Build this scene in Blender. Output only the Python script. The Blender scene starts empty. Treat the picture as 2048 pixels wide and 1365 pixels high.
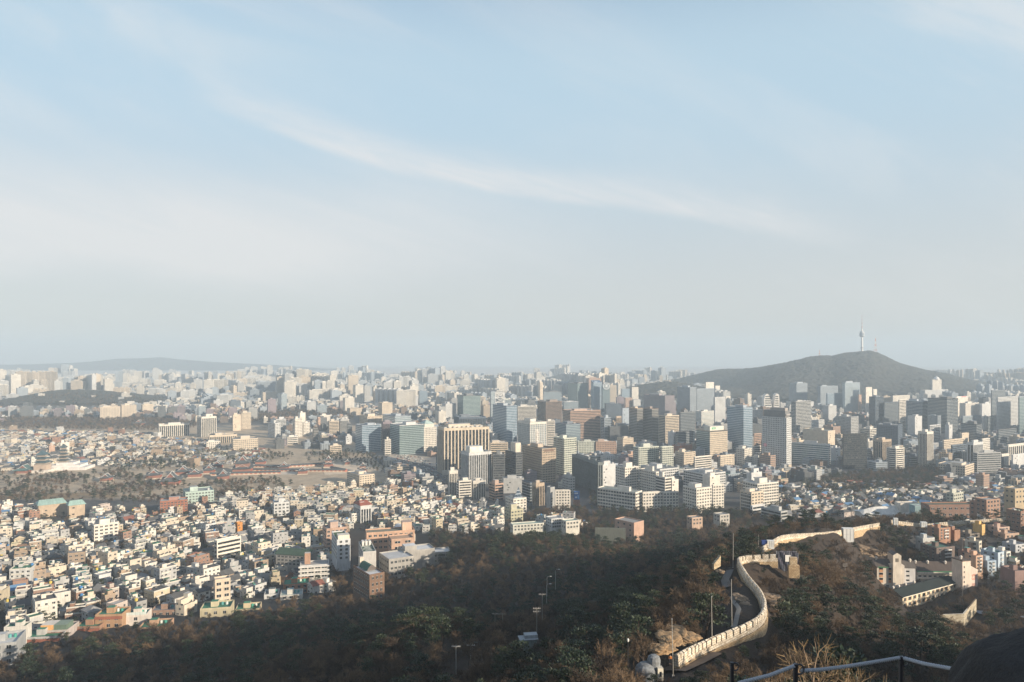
import bpy, math, random
import numpy as np
from mathutils import Vector, Matrix
R = math.radians
rnd = random.Random(7)
C = bpy.context.scene.collection
sc = bpy.context.scene
# ------------------------------------------------------------------ camera, light, exposure
F, CX, HY, H = 1450.0, 1024.0, 712.0, 200.0          # photo: focal length, centre, horizon in px; eye height above the plain
cam_d = bpy.data.cameras.new('camera'); cam = bpy.data.objects.new('camera', cam_d); C.objects.link(cam)
cam.location = (0, 0, H); cam.rotation_euler = (R(90), 0, 0)
cam_d.sensor_width = 36; cam_d.lens = 36 * F / 2048; cam_d.shift_y = (HY - 682.5) / 2048
cam_d.clip_start = 0.1; cam_d.clip_end = 60000
sc.camera = cam
SUN_AZ, SUN_EL = 122.0, 16.0                           # clockwise from the view direction, above the horizon
sdir = Vector((math.sin(R(SUN_AZ)) * math.cos(R(SUN_EL)), math.cos(R(SUN_AZ)) * math.cos(R(SUN_EL)), math.sin(R(SUN_EL))))
sl = bpy.data.lights.new('sun', 'SUN'); sl.energy = 5.0; sl.angle = R(0.5); sl.color = (1.0, 0.85, 0.66)
so = bpy.data.objects.new('sun', sl); C.objects.link(so); so.rotation_euler = sdir.to_track_quat('Z', 'Y').to_euler()
so.location = (0, 0, 600)
sc.view_settings.view_transform = 'Standard'; sc.view_settings.look = 'None'
sc.view_settings.exposure = 0.8; sc.view_settings.gamma = 1.0
sc.cycles.use_denoising = True
sc.cycles.max_bounces = 5; sc.cycles.diffuse_bounces = 2; sc.cycles.glossy_bounces = 2; sc.cycles.volume_bounces = 1
sc.cycles.transparent_max_bounces = 4

def N(t, kind, loc=(0, 0), **kw):
    n = t.nodes.new(kind)
    for k, v in kw.items(): setattr(n, k, v)
    return n

class NT:                                              # small helper to wire math nodes
    def __init__(s, tree): s.t = tree
    def n(s, kind, **kw): return N(s.t, kind, **kw)
    def set(s, sock, v):
        if isinstance(v, bpy.types.NodeSocket): s.t.links.new(v, sock)
        else: sock.default_value = v
    def m(s, op, a, b=0.0, c=None, clamp=False):
        n = s.n('ShaderNodeMath', operation=op, use_clamp=clamp)
        s.set(n.inputs[0], a); s.set(n.inputs[1], b)
        if c is not None: s.set(n.inputs[2], c)
        return n.outputs[0]
    def ss(s, x, a, b):                                # smoothstep a..b
        n = s.n('ShaderNodeMapRange', interpolation_type='SMOOTHSTEP')
        s.set(n.inputs[0], x); n.inputs[1].default_value = a; n.inputs[2].default_value = b
        return n.outputs[0]
    def mix(s, f, a, b, blend='MIX'):
        n = s.n('ShaderNodeMix', data_type='RGBA', blend_type=blend)
        s.set(n.inputs[0], f); s.set(n.inputs[6], a if isinstance(a, bpy.types.NodeSocket) else (*a[:3], 1)); s.set(n.inputs[7], b if isinstance(b, bpy.types.NodeSocket) else (*b[:3], 1))
        return n.outputs[2]
    def noise(s, vec, scale, detail=3.0, rough=0.5, dist=0.0):
        n = s.n('ShaderNodeTexNoise'); s.set(n.inputs['Vector'], vec)
        n.inputs['Scale'].default_value = scale; n.inputs['Detail'].default_value = detail
        n.inputs['Roughness'].default_value = rough; n.inputs['Distortion'].default_value = dist
        return n.outputs[0]
    def xyz(s, x, y, z=0.0):
        n = s.n('ShaderNodeCombineXYZ'); s.set(n.inputs[0], x); s.set(n.inputs[1], y); s.set(n.inputs[2], z); return n.outputs[0]

# ------------------------------------------------------------------ sky: Nishita with thin winter cirrus
w = bpy.data.worlds.new('World'); sc.world = w; w.use_nodes = True
wt = w.node_tree; wt.nodes.clear(); k = NT(wt)
tc = k.n('ShaderNodeTexCoord'); sep = k.n('ShaderNodeSeparateXYZ'); wt.links.new(tc.outputs['Generated'], sep.inputs[0])
dx, dy, dz = sep.outputs
sky = k.n('ShaderNodeTexSky', sky_type='NISHITA', sun_disc=False)
sky.sun_elevation = R(SUN_EL); sky.sun_rotation = R(SUN_AZ); sky.altitude = 200; sky.air_density = 1.0; sky.dust_density = 0.6; sky.ozone_density = 2.5
wt.links.new(k.xyz(dx, dy, k.m('MAXIMUM', dz, 0.005)), sky.inputs[0])
yy = k.m('MAXIMUM', dy, 0.12)
u = k.m('DIVIDE', dx, yy); v = k.m('DIVIDE', dz, yy)   # azimuth and height as tangents
def curve(x, pts, lo, hi):                              # y(x) as a float curve, x in [-0.75,0.75], y in [lo,hi]
    n = k.n('ShaderNodeFloatCurve'); c = n.mapping.curves[0]
    P = [((a + .75) / 1.5, (b - lo) / (hi - lo)) for a, b in pts]
    c.points[0].location = P[0]; c.points[-1].location = P[-1]
    for q in P[1:-1]: c.points.new(*q)
    n.mapping.update(); k.set(n.inputs[1], k.m('MULTIPLY_ADD', x, 1 / 1.5, .5))
    return k.m('MULTIPLY_ADD', n.outputs[0], hi - lo, lo)
T = lambda px, py: ((px - CX) / F, (HY - py) / F)
warp = k.m('SUBTRACT', k.noise(k.xyz(k.m('MULTIPLY', u, 2.2), k.m('MULTIPLY', v, 5.0)), 2.0, 4, .55), .5)
strk = k.noise(k.xyz(k.m('ADD', u, k.m('MULTIPLY', v, 2.2)), k.m('MULTIPLY', k.m('ADD', v, k.m('MULTIPLY', u, .28)), 6.5)), 3.2, 7, .62, .6)
fine = k.noise(k.xyz(k.m('ADD', u, k.m('MULTIPLY', v, 1.2)), k.m('MULTIPLY', k.m('ADD', v, k.m('MULTIPLY', u, .22)), 4.0)), 9.0, 6, .6, .8)
c1 = curve(u, [T(-60, 110), T(300, 175), T(520, 240), T(640, 286), T(760, 326), T(900, 362), T(1100, 392), T(1300, 415), T(1450, 445), T(1600, 468), T(1800, 500), T(2100, 560)], 0, .5)
soft = k.noise(k.xyz(k.m('MULTIPLY', k.m('ADD', u, k.m('MULTIPLY', v, .8)), 1.2), k.m('MULTIPLY', k.m('ADD', v, k.m('MULTIPLY', u, .30)), 2.6)), 2.6, 6, .58, .5)
d1 = k.m('ADD', k.m('SUBTRACT', v, c1), k.m('MULTIPLY', warp, .022))
core = k.m('MULTIPLY', k.ss(d1, -.014, .004), k.m('SUBTRACT', 1.0, k.ss(d1, .002, .060)))
along = k.m('MULTIPLY', k.ss(u, -.48, -.28), k.m('SUBTRACT', 1.0, k.ss(u, .30, .52)))
main = k.m('MULTIPLY', k.m('MULTIPLY', core, along), k.m('MULTIPLY_ADD', fine, 2.2, -.25))
c2 = curve(u, [T(-60, 545), T(200, 560), T(500, 578), T(800, 572), T(1100, 552), T(1400, 540), T(2100, 530)], 0, .5)
d2 = k.m('ADD', k.m('SUBTRACT', v, c2), k.m('MULTIPLY', warp, .05))
low = k.m('MULTIPLY', k.ss(d2, -.03, .05), k.m('SUBTRACT', 1.0, k.ss(d2, .05, .21)))
low = k.m('MULTIPLY', k.m('MULTIPLY', low, k.m('SUBTRACT', 1.0, k.ss(u, -.42, .22))), k.m('MULTIPLY_ADD', strk, 1.5, .25))
upl = k.m('MULTIPLY', k.m('MULTIPLY', k.ss(v, .24, .44), k.m('SUBTRACT', 1.0, k.ss(u, -.62, .05))), k.ss(soft, .34, .70))
upr = k.m('MULTIPLY', k.m('MULTIPLY', k.ss(v, .12, .42), k.ss(u, .28, .52)), k.ss(soft, .36, .68))
veil = k.m('MULTIPLY', k.ss(soft, .42, .75), k.m('MULTIPLY_ADD', fine, .5, .15))
cl = k.m('ADD', k.m('MULTIPLY', main, .80), k.m('ADD', k.m('MULTIPLY', low, 1.05), k.m('ADD', k.m('MULTIPLY', upl, .38), k.m('ADD', k.m('MULTIPLY', upr, .5), k.m('MULTIPLY', veil, .6)))), clamp=True)
SKY_K = 0.100
lum = (4.85, 4.80, 4.76)                                # sunlit cirrus, in the sky's own units
dust = k.mix(k.ss(dz, .03, .34), (3.80, 3.82, 3.74), (3.02, 4.0, 4.68))     # dusty winter air: grey at the horizon, pale blue above
hz = k.m('SUBTRACT', .90, k.m('MULTIPLY', k.ss(dz, .36, .60), .84))
skyh = k.mix(hz, sky.outputs[0], dust)
skyf = k.mix(k.m('MULTIPLY', cl, .72), skyh, lum)
bg = k.n('ShaderNodeBackground'); wt.links.new(skyf, bg.inputs[0]); bg.inputs[1].default_value = SKY_K
wo = k.n('ShaderNodeOutputWorld'); wt.links.new(bg.outputs[0], wo.inputs[0])

# ------------------------------------------------------------------ helpers
def P3(px, py, d): return ((px - CX) / F * d, d, H - (py - HY) / F * d)
def proj(x, y, z): return (CX + F * x / y, HY + F * (H - z) / y)
def tag(o, label=None, cat=None, group=None, kind=None):
    if label: o['label'] = label
    if cat: o['category'] = cat
    if group: o['group'] = group
    if kind: o['kind'] = kind
    return o
def empty(name, loc, rz=0.0):
    o = bpy.data.objects.new(name, None); C.objects.link(o); o.location = loc; o.rotation_euler = (0, 0, rz)
    o.empty_display_size = 0.5
    return o
MAT = {}
class MB:
    """Collects faces with a colour and a material slot each; build() links them as ONE mesh object."""
    def __init__(s): s.v = []; s.f = []; s.c = []; s.m = []
    def quad(s, pts, col, m=0):
        n = len(s.v); s.v.extend(pts); s.f.append(tuple(range(n, n + len(pts)))); s.c.append(col); s.m.append(m)
    def box(s, x0, y0, z0, x1, y1, z1, col, m=0, top=None, tm=None, bottom=False, M=None):
        p = [(x0, y0, z0), (x1, y0, z0), (x1, y1, z0), (x0, y1, z0), (x0, y0, z1), (x1, y0, z1), (x1, y1, z1), (x0, y1, z1)]
        if M is not None: p = [tuple(M @ Vector(q)) for q in p]
        n = len(s.v); s.v.extend(p)
        fs = [(0, 1, 5, 4), (1, 2, 6, 5), (2, 3, 7, 6), (3, 0, 4, 7), (4, 5, 6, 7)]
        if bottom: fs.append((3, 2, 1, 0))
        for i, f in enumerate(fs):
            s.f.append(tuple(n + j for j in f))
            s.c.append(top if (i == 4 and top is not None) else col); s.m.append(tm if (i == 4 and tm is not None) else m)
    def ring(s, x0, y0, x1, y1, z0, z1, t, col, m=0):
        """a parapet: four walls round a rectangle, butted end to end"""
        s.box(x0, y0, z0, x1, y0 + t, z1, col, m); s.box(x0, y1 - t, z0, x1, y1, z1, col, m)
        s.box(x0, y0 + t, z0, x0 + t, y1 - t, z1, col, m); s.box(x1 - t, y0 + t, z0, x1, y1 - t, z1, col, m)
    def gable(s, x0, y0, x1, y1, z0, h, over, col, wall=None, along='x', m=0, hip=0.0):
        """pitched roof over a rectangle, ridge along x or y; hip pulls the ridge ends in"""
        if along == 'y':
            sw = lambda p: (p[1], p[0], p[2]); a0, b0, a1, b1 = y0, x0, y1, x1
        else:
            sw = lambda p: p; a0, b0, a1, b1 = x0, y0, x1, y1
        o = over; bm = (b0 + b1) / 2; t = .22
        A = [(a0 - o, b0 - o, z0), (a1 + o, b0 - o, z0), (a1 + o, b1 + o, z0), (a0 - o, b1 + o, z0)]
        r0, r1 = (a0 - o + hip, bm, z0 + h), (a1 + o - hip, bm, z0 + h)
        up = lambda p: sw((p[0], p[1], p[2] + t)); dn = lambda p: sw(p)
        q = [[up(A[0]), up(A[1]), up(r1), up(r0)], [up(A[2]), up(A[3]), up(r0), up(r1)]]
        if along == 'y': q = [x[::-1] for x in q]
        for x in q: s.quad(x, col, m)
        if hip > 0:
            e = [[up(A[1]), up(A[2]), up(r1)], [up(A[3]), up(A[0]), up(r0)]]
        else:
            e = [[dn(A[1]), dn(A[2]), up(A[2]), up(r1), up(A[1])], [dn(A[3]), dn(A[0]), up(A[0]), up(r0), up(A[3])]]
        for x in e: s.quad(x if along == 'x' else x[::-1], col if (hip > 0 or wall is None) else wall, m)
        for i in range(4):
            a, b = A[i], A[(i + 1) % 4]; s.quad([dn(a), dn(b), up(b), up(a)], col, m)
    def tube(s, pts, r, col, m=0, n=6, cap=True):
        rs = r if isinstance(r, (list, tuple)) else [r] * len(pts)
        base = len(s.v); P = [Vector(p) for p in pts]
        for i, p in enumerate(P):
            d = (P[min(i + 1, len(P) - 1)] - P[max(i - 1, 0)]).normalized()
            a = d.orthogonal().normalized() if abs(d.z) > .9 else d.cross(Vector((0, 0, 1))).normalized()
            b = d.cross(a)
            for j in range(n):
                t = 2 * math.pi * j / n; s.v.append(tuple(p + (a * math.cos(t) + b * math.sin(t)) * rs[i]))
        for i in range(len(P) - 1):
            for j in range(n):
                q = base + i * n; s.f.append((q + j, q + (j + 1) % n, q + n + (j + 1) % n, q + n + j)); s.c.append(col); s.m.append(m)
        if cap:
            s.f.append(tuple(base + j for j in range(n))[::-1]); s.c.append(col); s.m.append(m)
            q = base + (len(P) - 1) * n; s.f.append(tuple(q + j for j in range(n))); s.c.append(col); s.m.append(m)
    def lathe(s, prof, col, m=0, n=12, c=(0, 0)):
        base = len(s.v)
        for r_, z in prof:
            for j in range(n):
                t = 2 * math.pi * j / n; s.v.append((c[0] + r_ * math.cos(t), c[1] + r_ * math.sin(t), z))
        for i in range(len(prof) - 1):
            for j in range(n):
                q = base + i * n; s.f.append((q + j, q + (j + 1) % n, q + n + (j + 1) % n, q + n + j))
                s.c.append(col[i] if isinstance(col, list) else col); s.m.append(m)
        q = base + (len(prof) - 1) * n; s.f.append(tuple(q + j for j in range(n))); s.c.append(col[-1] if isinstance(col, list) else col); s.m.append(m)
    def add(s, o, M=None, dz=0.0):
        n = len(s.v)
        if M is None: s.v.extend(o.v)
        else: s.v.extend(tuple(M @ Vector(q)) for q in o.v)
        s.f.extend(tuple(n + j for j in f) for f in o.f); s.c.extend(o.c); s.m.extend(o.m)
    def mesh(s, name, mats, smooth=False):
        me = bpy.data.meshes.new(name); me.from_pydata(s.v, [], s.f)
        at = me.attributes.new('col', 'FLOAT_COLOR', 'FACE')
        at.data.foreach_set('color', np.array([(c[0], c[1], c[2], 1.0) for c in s.c], dtype=np.float32).ravel() if s.c else [])
        for q in (mats if isinstance(mats, (list, tuple)) else [mats]): me.materials.append(MAT[q])
        if any(s.m): me.polygons.foreach_set('material_index', np.array(s.m, dtype=np.int32))
        if smooth: me.polygons.foreach_set('use_smooth', np.ones(len(s.f), dtype=bool))
        me.update()
        return me
    def build(s, name, mats, parent=None, loc=None, rz=None, smooth=False):
        o = bpy.data.objects.new(name, s.mesh(name, mats, smooth)); C.objects.link(o)
        if parent is not None: o.parent = parent
        if loc is not None: o.location = loc
        if rz is not None: o.rotation_euler = (0, 0, rz)
        return o
def copy_tree(o, parent=None):
    c = o.copy(); C.objects.link(c); c.parent = parent
    for ch in KIDS.get(o.name, ()): copy_tree(ch, c)
    return c
KIDS = {}
def inpoly(x, y, P):
    ins = False; j = len(P) - 1
    for i in range(len(P)):
        if (P[i][1] > y) != (P[j][1] > y) and x < (P[j][0] - P[i][0]) * (y - P[i][1]) / (P[j][1] - P[i][1]) + P[i][0]: ins = not ins
        j = i
    return ins
USED = {}
def uniq(*cands):
    for c in cands:
        if c not in USED: USED[c] = 1; return c
    USED[cands[-1]] += 1
    return cands[-1]

# ------------------------------------------------------------------ materials
def material(name):
    m = bpy.data.materials.new(name); m.use_nodes = True; t = m.node_tree; t.nodes.clear(); k = NT(t)
    b = k.n('ShaderNodeBsdfPrincipled'); o = k.n('ShaderNodeOutputMaterial'); t.links.new(b.outputs[0], o.inputs[0])
    MAT[name] = m
    return k, b
def attr(k, name='col'):
    return k.n('ShaderNodeAttribute', attribute_name=name).outputs['Color']
def wallcoords(k):
    """metres along a vertical wall and up it, from position and normal: the same on any wall"""
    g = k.n('ShaderNodeNewGeometry'); sp = k.n('ShaderNodeSeparateXYZ'); k.t.links.new(g.outputs['Position'], sp.inputs[0])
    sn = k.n('ShaderNodeSeparateXYZ'); k.t.links.new(g.outputs['True Normal'], sn.inputs[0])
    uu = k.m('SUBTRACT', k.m('MULTIPLY', sp.outputs[0], sn.outputs[1]), k.m('MULTIPLY', sp.outputs[1], sn.outputs[0]))
    return g, uu, sp.outputs[2], sn.outputs[2]
k, b = material('paint')                                # painted concrete, colour from the piece, weather stains
g, uu, vv, nz = wallcoords(k)
st = k.noise(g.outputs['Position'], .16, 4, .6); st2 = k.noise(k.xyz(k.m('MULTIPLY', uu, 1.3), k.m('MULTIPLY', vv, .16)), 1.0, 3, .6)
f = k.m('MULTIPLY_ADD', k.m('MULTIPLY', st, st2), 1.5, .62)
k.set(b.inputs['Base Color'], k.mix(1.0, attr(k), k.mix(0.0, k.xyz(f, f, f), (1, 1, 1)), 'MULTIPLY')); b.inputs['Roughness'].default_value = .85
k, b = material('window')                               # dark panes, some with curtains
g, uu, vv, nz = wallcoords(k)
wn = k.n('ShaderNodeTexWhiteNoise', noise_dimensions='2D')
k.set(wn.inputs['Vector'], k.xyz(k.m('FLOOR', k.m('DIVIDE', uu, 1.7)), k.m('FLOOR', k.m('DIVIDE', vv, 1.8))))
k.set(b.inputs['Base Color'], k.mix(k.ss(wn.outputs[0], .72, .95), (.018, .024, .03), (.13, .13, .12)))
b.inputs['Roughness'].default_value = .12; b.inputs['Specular IOR Level'].default_value = .6
k, b = material('glass')                                # curtain wall: tinted panes, floor lines, thin mullions
g, uu, vv, nz = wallcoords(k)
a = attr(k)
wn = k.n('ShaderNodeTexWhiteNoise', noise_dimensions='2D')
k.set(wn.inputs['Vector'], k.xyz(k.m('FLOOR', k.m('DIVIDE', uu, 3.0)), k.m('FLOOR', k.m('DIVIDE', vv, 3.7))))
fl = k.m('FRACT', k.m('DIVIDE', vv, 3.7)); mu = k.m('FRACT', k.m('DIVIDE', uu, 3.0))
line = k.m('MAXIMUM', k.m('LESS_THAN', fl, .24), k.m('MULTIPLY', k.m('LESS_THAN', mu, .10), .6))
tint = k.mix(k.m('MULTIPLY_ADD', wn.outputs[0], .55, .1), k.mix(1.0, a, (.55, .6, .62), 'MULTIPLY'), a)
k.set(b.inputs['Base Color'], k.mix(k.m('MULTIPLY', line, .55), tint, k.mix(1.0, a, (.55, .55, .53), 'ADD')))
k.set(b.inputs['Roughness'], k.m('MULTIPLY_ADD', wn.outputs[0], .10, .10)); k.set(b.inputs['Metallic'], k.m('MULTIPLY_ADD', line, -.38, .45))
k, b = material('facade')                               # distant building: window rows by floor and bay
g, uu, vv, nz = wallcoords(k)
a = k.n('ShaderNodeAttribute', attribute_name='col'); ac = a.outputs['Color']
sc_ = k.n('ShaderNodeSeparateColor'); k.set(sc_.inputs[0], ac)
hsh = k.m('FRACT', k.m('MULTIPLY', sc_.outputs[0], 97.0)); h2 = k.m('FRACT', k.m('MULTIPLY', sc_.outputs[1], 131.0))
bay = k.m('MULTIPLY_ADD', hsh, 2.6, 2.4); flh = 3.4
inf = k.m('FRACT', k.m('DIVIDE', vv, flh)); inb = k.m('FRACT', k.m('DIVIDE', uu, bay))
rowm = k.m('MULTIPLY', k.m('GREATER_THAN', inf, .36), k.m('LESS_THAN', inf, .86))
baym = k.m('MAXIMUM', k.m('MULTIPLY', k.m('GREATER_THAN', inb, .2), k.m('LESS_THAN', inb, .72)), k.m('GREATER_THAN', h2, .72))
vert = k.m('LESS_THAN', h2, .18)
win = k.m('MULTIPLY', k.m('MAXIMUM', rowm, vert), baym)
win = k.m('MULTIPLY', win, k.m('LESS_THAN', k.m('ABSOLUTE', nz), .3))
wn = k.n('ShaderNodeTexWhiteNoise', noise_dimensions='2D'); k.set(wn.inputs['Vector'], k.xyz(k.m('FLOOR', k.m('DIVIDE', uu, bay)), k.m('FLOOR', k.m('DIVIDE', vv, flh))))
wc = k.mix(wn.outputs[0], (.03, .04, .05), (.12, .13, .13))
stn = k.m('MULTIPLY_ADD', k.noise(g.outputs['Position'], .05, 3, .6), .7, .62)
k.set(b.inputs['Base Color'], k.mix(k.m('MULTIPLY', win, .85), k.mix(1.0, ac, k.xyz(stn, stn, stn), 'MULTIPLY'), wc))
k.set(b.inputs['Roughness'], k.m('MULTIPLY_ADD', win, -.5, .8))
k, b = material('brick')
g, uu, vv, nz = wallcoords(k)
bt = k.n('ShaderNodeTexBrick'); k.set(bt.inputs['Vector'], k.xyz(uu, vv)); bt.inputs['Scale'].default_value = 2.0
k.set(bt.inputs['Color1'], attr(k)); k.set(bt.inputs['Color2'], k.mix(1.0, attr(k), (.72, .7, .7), 'MULTIPLY')); bt.inputs['Mortar'].default_value = (.3, .27, .24, 1)
f = k.m('MULTIPLY_ADD', k.noise(g.outputs['Position'], .3, 4, .6), .8, .6)
k.set(b.inputs['Base Color'], k.mix(1.0, bt.outputs[0], k.xyz(f, f, f), 'MULTIPLY')); b.inputs['Roughness'].default_value = .9
k, b = material('stone')                                # fortress wall blocks
g, uu, vv, nz = wallcoords(k)
bt = k.n('ShaderNodeTexBrick'); k.set(bt.inputs['Vector'], k.xyz(uu, vv)); bt.inputs['Scale'].default_value = 1.0
bt.inputs['Brick Width'].default_value = .8; bt.inputs['Row Height'].default_value = .45; bt.inputs['Mortar Size'].default_value = .035
k.set(bt.inputs['Color1'], attr(k)); k.set(bt.inputs['Color2'], k.mix(1.0, attr(k), (.66, .60, .54), 'MULTIPLY')); bt.inputs['Mortar'].default_value = (.16, .12, .08, 1)
f = k.m('MULTIPLY_ADD', k.noise(g.outputs['Position'], .7, 5, .7), 1.1, .42)
k.set(b.inputs['Base Color'], k.mix(1.0, bt.outputs[0], k.xyz(f, f, f), 'MULTIPLY')); b.inputs['Roughness'].default_value = .9
k, b = material('ground')
g = k.n('ShaderNodeNewGeometry'); pz = g.outputs['Position']
f = k.m('MULTIPLY_ADD', k.m('MULTIPLY', k.noise(pz, .06, 5, .65), k.noise(pz, .7, 4, .7)), 2.6, .35)
k.set(b.inputs['Base Color'], k.mix(1.0, k.n('ShaderNodeAttribute', attribute_name='gcol').outputs['Color'], k.xyz(f, f, f), 'MULTIPLY')); b.inputs['Roughness'].default_value = .95
bp = k.n('ShaderNodeBump'); bp.inputs['Strength'].default_value = .6; bp.inputs['Distance'].default_value = .5
k.set(bp.inputs['Height'], k.noise(pz, .9, 5, .7)); k.t.links.new(bp.outputs[0], b.inputs['Normal'])
k, b = material('hillwood')                             # wooded slopes seen from kilometres away
g = k.n('ShaderNodeNewGeometry'); pz = g.outputs['Position']
n1 = k.noise(pz, .03, 6, .7); n2 = k.noise(pz, .006, 4, .6)
k.set(b.inputs['Base Color'], k.mix(k.ss(n1, .35, .66), k.mix(n2, (.022, .028, .025), (.030, .030, .024)), (.046, .043, .036))); b.inputs['Roughness'].default_value = 1
bp = k.n('ShaderNodeBump'); bp.inputs['Strength'].default_value = 1; bp.inputs['Distance'].default_value = 8
k.set(bp.inputs['Height'], n1); k.t.links.new(bp.outputs[0], b.inputs['Normal'])
k, b = material('rock')
g = k.n('ShaderNodeNewGeometry'); pz = g.outputs['Position']
n1 = k.noise(pz, 1.4, 8, .72); 
k.set(b.inputs['Base Color'], k.mix(1.0, attr(k), k.mix(k.ss(n1, .3, .7), (.45, .43, .40), (1, 1, 1)), 'MULTIPLY')); b.inputs['Roughness'].default_value = .9
bp = k.n('ShaderNodeBump'); bp.inputs['Strength'].default_value = .9; bp.inputs['Distance'].default_value = .12
k.set(bp.inputs['Height'], n1); k.t.links.new(bp.outputs[0], b.inputs['Normal'])
k, b = material('road')
g = k.n('ShaderNodeNewGeometry'); f = k.m('MULTIPLY_ADD', k.noise(g.outputs['Position'], .08, 5, .7), .9, .55)
k.set(b.inputs['Base Color'], k.mix(1.0, attr(k), k.xyz(f, f, f), 'MULTIPLY')); b.inputs['Roughness'].default_value = .9
def leafy(name, ca, cb, rough=.8):
    k, b = material(name)
    oi = k.n('ShaderNodeObjectInfo'); at = k.n('ShaderNodeAttribute', attribute_name='col')
    k.set(b.inputs['Base Color'], k.mix(1.0, k.mix(oi.outputs['Random'], ca, cb), at.outputs['Color'], 'MULTIPLY')); b.inputs['Roughness'].default_value = rough
leafy('twig', (.165, .108, .060), (.028, .019, .014)); leafy('bark', (.075, .055, .042), (.045, .033, .027)); leafy('needle', (.036, .050, .018), (.014, .028, .014), .6)
k, b = material('metal'); k.set(b.inputs['Base Color'], attr(k)); b.inputs['Metallic'].default_value = .3; b.inputs['Roughness'].default_value = .45
k, b = material('cloth'); k.set(b.inputs['Base Color'], attr(k)); b.inputs['Roughness'].default_value = .8
# ------------------------------------------------------------------ terrain: heights at (picture column, distance), thin-plate spline between
CP = [(-200,3,187),(1024,3,197),(2100,3,197.7),(-200,8,183),(2100,8,195.2),(-200,4,186),(1024,4,196.5),(2100,4,197.4),(-200,20,176),(1024,20,186),(1700,20,187),(2300,20,186),
 (-200,60,144),(600,60,155),(1024,60,162),(1500,60,167),(2048,60,158),(-200,100,122),(600,100,136),(1024,100,144),(1300,100,150),(1500,100,147),(1750,100,142),(2048,100,134),
 (-200,140,104),(700,140,122),(1100,140,134),(1360,140,140),(1750,140,128),(2048,140,112),
 (1450,152,139),(1500,160,138),(1525,170,136.5),(1528,181,135.5),(1515,196,134.4),(1492,214,132.8),(1478,232,131),(1480,242,130.2),(1555,242,129),
 (1560,170,130),(1570,190,127),(1545,214,127),(1530,228,126.5),(1420,165,136.5),(1440,190,134),(1420,215,130),(1390,240,124),
 (200,215,88),(700,215,106),(850,215,116),(1000,215,112),(1300,215,122),(1650,215,117),(1900,215,104),(2150,215,88),
 (-100,300,62),(300,300,66),(700,300,78),(1000,300,86),(1300,300,99),(1480,300,114),(1525,322,113),(1750,300,93),(1900,310,80),(2100,300,74),
 (1640,440,90),(1640,500,70),(1640,580,56),(1730,545,70),(1690,470,87),(1740,450,84),(1820,590,64),(1600,700,30),(1560,430,88),(1850,600,62),(1000,520,58),(1110,540,58),(1560,345,110),(1600,365,107.5),(1685,395,102),(1725,455,91),(1758,490,83.5),(1860,390,67),(1810,385,66.5),(1935,400,71),(1880,420,66),(1765,408,71.5),(1800,418,69.5),(1735,405,82),(1770,390,71),(1830,425,66.5),(2050,420,68),
 (-100,400,49),(200,400,50),(600,400,52),(1000,400,62),(1300,400,77),(1450,400,92),
 (1783,522,78.5),(1853,530,74),(1930,535,75.5),(2015,542,76),(2020,590,60),(1900,585,60),(2100,480,70),
 (-100,560,33),(400,560,30),(700,560,30),(780,570,28),(1200,560,48),(900,560,42),(1400,560,50),(1800,600,50),(2100,650,40),
 (-100,800,12),(600,800,8),(1100,800,14),(1500,800,20),(1800,800,24),(2100,800,22),
 (-200,1150,0),(500,1150,0),(1000,1150,0),(1500,1150,0),(2100,1150,0),(-200,1500,0),(1000,1500,0),(2200,1500,0)]
_p = np.array([((a - CX) / F * 1.3, math.log(d)) for a, d, z in CP]); _z = np.array([z for a, d, z in CP], float)
def _phi(r2): return np.where(r2 > 1e-12, .5 * r2 * np.log(np.maximum(r2, 1e-12)), 0.0)
_n = len(CP); _A = np.zeros((_n + 3, _n + 3)); _A[:_n, :_n] = _phi(((_p[:, None] - _p[None]) ** 2).sum(-1)) + 1e-4 * np.eye(_n)
_A[:_n, _n] = 1; _A[:_n, _n + 1:] = _p; _A[_n, :_n] = 1; _A[_n + 1:, :_n] = _p.T
_w = np.linalg.solve(_A, np.concatenate([_z, np.zeros(3)]))
HILLS = [  # city hills: column, distance, top height, half width in m across and along
 (185,3050,36,190,330),(90,2950,26,150,260),(260,2900,22,150,260),(1150,5600,62,210,500),(1340,3500,66,230,420),(1440,4700,92,260,500),(800,3900,50,120,300)]
def ridge_namsan(px):
    X = [1180,1290,1400,1470,1500,1536,1580,1620,1640,1665,1690,1740,1755,1770,1800,1850,1900,1950,1990,2060,2150]
    Y = [792,788,784,771,760,745,730,718,715,715,709,704.5,708,715,730,743,752,768,779,789,797]
    return (HY - np.interp(px, X, Y)) / F
def ground(x, y):
    x = np.asarray(x, float); y = np.asarray(y, float); yc = np.maximum(y, 3.0)
    u = np.clip(x / yc, -.86, .84); q = np.stack([u * 1.3, np.log(yc)], -1)
    sh = q.shape[:-1]; q = q.reshape(-1, 2); z = np.empty(len(q))
    for i in range(0, len(q), 20000):
        qq = q[i:i + 20000]; z[i:i + 20000] = _phi(((qq[:, None] - _p[None]) ** 2).sum(-1)) @ _w[:_n] + _w[_n] + qq @ _w[_n + 1:]
    z = z.reshape(sh); t = np.clip((yc - 950) / 250, 0, 1); z = z * (1 - t * t * (3 - 2 * t))
    for px, d, h, a, b in HILLS:
        cx = (px - CX) / F * d; z = z + h * np.exp(-((x - cx) / a) ** 2 - ((y - d) / b) ** 2)
    px = CX + F * x / yc
    ht = np.maximum(0, H + ridge_namsan(px) * 4100.0); wv = .16 * np.sin(px * .045) + .1 * np.sin(px * .021 + y * .004)
    s = (y - 4100) / (820 + 260 * wv); s = np.where(s < 0, s, s * .8)
    z = z + np.where((px > 1150) & (y > 2600), ht * np.exp(-s * s) * np.clip((px - 1150) / 150, 0, 1), 0)
    return z
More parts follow.
